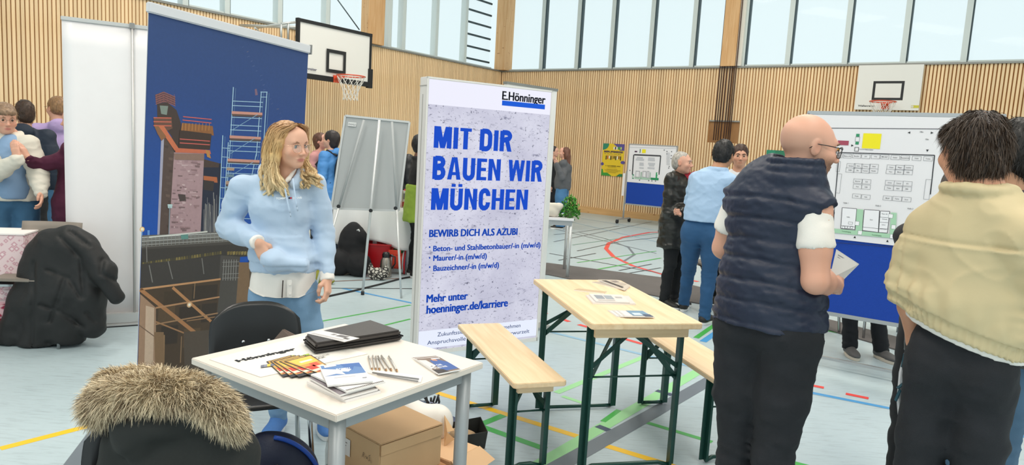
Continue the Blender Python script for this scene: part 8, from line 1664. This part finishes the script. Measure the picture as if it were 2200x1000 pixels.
# black open carrier with kraft paper
q = gp(982, 985, .0); q = at(985, 955, 3.15); q[2] = 0; zq = at(990, 922, 3.15)[2]; t = thing('carrier_bag', 'open black carrier bag with kraft paper inside, right of the boxes', 'bag', q, .3)
mb = MB(); pr_ = [(-.10, -.07), (.11, -.08), (.12, .08), (-.10, .08)]
for a, b_ in zip(pr_, pr_[1:]+pr_[:1]): mb.add([(a[0]*.85, a[1]*.85, .0), (b_[0]*.85, b_[1]*.85, 0), (b_[0]*1.05, b_[1]*1.1, zq*(1+.06*b_[0]*10)), (a[0]*1.05, a[1]*1.1, zq*(1+.06*a[0]*10))], [(0, 1, 2, 3)])
mb.build('shell', mat('bag_black', '#1c1d1a', .55, bump=.4, bscale=25), t, solid=.003); f = Field(); f.ell((0, .0, zq*.80), (.085, .06, .04)); V, Q = f.mesh(.008, lambda P: -.006*noise3(P, (30, 30, 30), 2)); link('kraft_paper', fast_mesh('kraft_paper', V, Q, False), mat('kraft', '#a58a6a', .9), t)
mb = MB(); mb.tube([(-.1, -.083, zq*.5), (0, -.09, zq*.62), (.11, -.095, zq*.7)], .0025, 5); mb.build('seam', mat('seam_grey', '#a8a8a4', .7), t)
q = at(965, 930, 3.0); t = thing('kraft_paper', 'sheet of kraft paper standing folded between box and black carrier bag', 'paper', q); mb = MB(); V = [at(*a)-q for a in ((955, 893, 3.02), (975, 926, 3.0), (960, 930, 2.96), (976, 944, 2.99), (955, 960, 2.95))]; mb.add(V, [(0, 1, 2), (0, 2, 4), (2, 3, 4)]); mb.build('sheet', mat('kraft_pale', '#d3ac80', .8), t, solid=.003)
# white bag behind the box, cables, bottle
c = at(915, 892, 3.08); f = Field(); f.ell(c+V3(0, .0, -.05), (.12, .09, .10)); f.ell(c+V3(.06, 0, -.03), (.07, .07, .07)); f.ell(c+V3(-.06, .02, -.14), (.12, .09, .20)); f.ell(c+V3(0, 0, -.3), (.14, .1, .2)); f.cut((0, 0, .003), (0, 0, -1)); soft('plastic_bag', 'bulging white bag standing behind the large pale box', 'bag', f, .009, mat('bag_white', '#e9e4dc', .45, bump=.1), c*V3(1, 1, 0), lambda P: -.008*noise3(P, (14, 14, 14), 3))
c = at(940, 880, 3.2); t = thing('cable_bundle', 'grey rails with tangled black cables behind the white bag', 'cables', c*V3(1, 1, 0)); o_ = np.array(t.location); mb = MB()
for k, (a, b_) in enumerate((((900, 862), (945, 872)), ((898, 868), (945, 876)))): mb.bar(at(*a, 3.3)-o_, at(*b_, 3.15)-o_, .012, .012)
mb.build('rail', CHROME, t); rg_ = random.Random(4)
for k in range(7):
    mb = MB(); x0 = rg_.uniform(912, 946); mb.tube([Vector(at(x0+rg_.uniform(-6, 6)+i*1.5, 852+i*13+rg_.uniform(-3, 3), 3.2+.02*k)-o_) for i in range(6)], .006, 6); mb.build('cable', MATS['cable_black'], t)
for k in (0, 1): mb = MB(); p_ = at(925+k*16, 872, 3.2)-o_; mb.cyl((p_[0], p_[1], 0), p_, .008, n=8); mb.build('stand_leg', CHROME, t)
c = at(716, 975, 2.9); c[2] = 0; zt3 = at(716, 905, 2.9)[2]; t = thing('bottle', 'clear plastic bottle with green cap left of the pale box under the desk', 'bottle', c); k_ = zt3/.3; mb = MB(); mb.lathe([(0, 0), (.034, 0), (.036, .02), (.033, .10), (.036, .18), (.030, .22), (.013, .26), (.012, .275)], n=20); mb.v = [(v[0], v[1], v[2]*k_) for v in mb.v]; mb.build('bottle_body', mat('pet_clear', '#dfe9e6', .08, alpha=.4), t); mb = MB(); mb.cyl((0, 0, .273*k_), (0, 0, .295*k_), .015, n=14); mb.build('cap', mat('cap_green', '#1f8a4a', .4), t)
mb = MB(); mb.lathe([(.0345, .06*k_), (.0345, .11*k_)], n=20); mb.build('label', mat('label_green', '#7fb08a', .5), t)
# ---- drawstring bag hanging from the beige man's wrist
Y = 2.17; P_ = [(1952, 748), (1961, 790), (1965, 850), (1952, 885), (1930, 908), (1926, 860), (1931, 800), (1943, 755)]; c = at(1945, 820, Y); t = thing('drawstring_bag', 'white drawstring bag with teal stripes hanging beside the black jeans', 'bag', c)
mb = MB(); fr = [at(x, y, Y-.02)-c for x, y in P_]; bk = [at(x, y, Y+.03)-c for x, y in P_]; n = len(P_); mb.add(fr+bk, [tuple(reversed(range(n))), tuple(range(n, 2*n))]+[(i, (i+1) % n, n+(i+1) % n, n+i) for i in range(n)]); mb.build('bag_body', mat('bag_cotton', '#e7e5e6', .8, bump=.3, bscale=30), t, bevel=.006)
for a, b_ in (((1943, 770), (1958, 792)), ((1928, 835), (1950, 818)), ((1924, 862), (1934, 838)), ((1944, 762), (1938, 790))): mb = MB(); mb.bar(at(*a, Y-.028)-c, at(*b_, Y-.028)-c, .003, .012, (0, -1, 0)); mb.build('stripe', mat('stripe_teal', '#1f4a58', .7), t)
for dx_ in (0, 4): mb = MB(); mb.tube([Vector(at(x+dx_, y, Y-.035)-c) for x, y in ((1950, 755), (1948, 800), (1943, 850), (1936, 895), (1930, 915), (1929-dx_, 932), (1927, 948))], .0025, 6); mb.build('cord', mat('cord_dark', '#2c3034', .8), t)
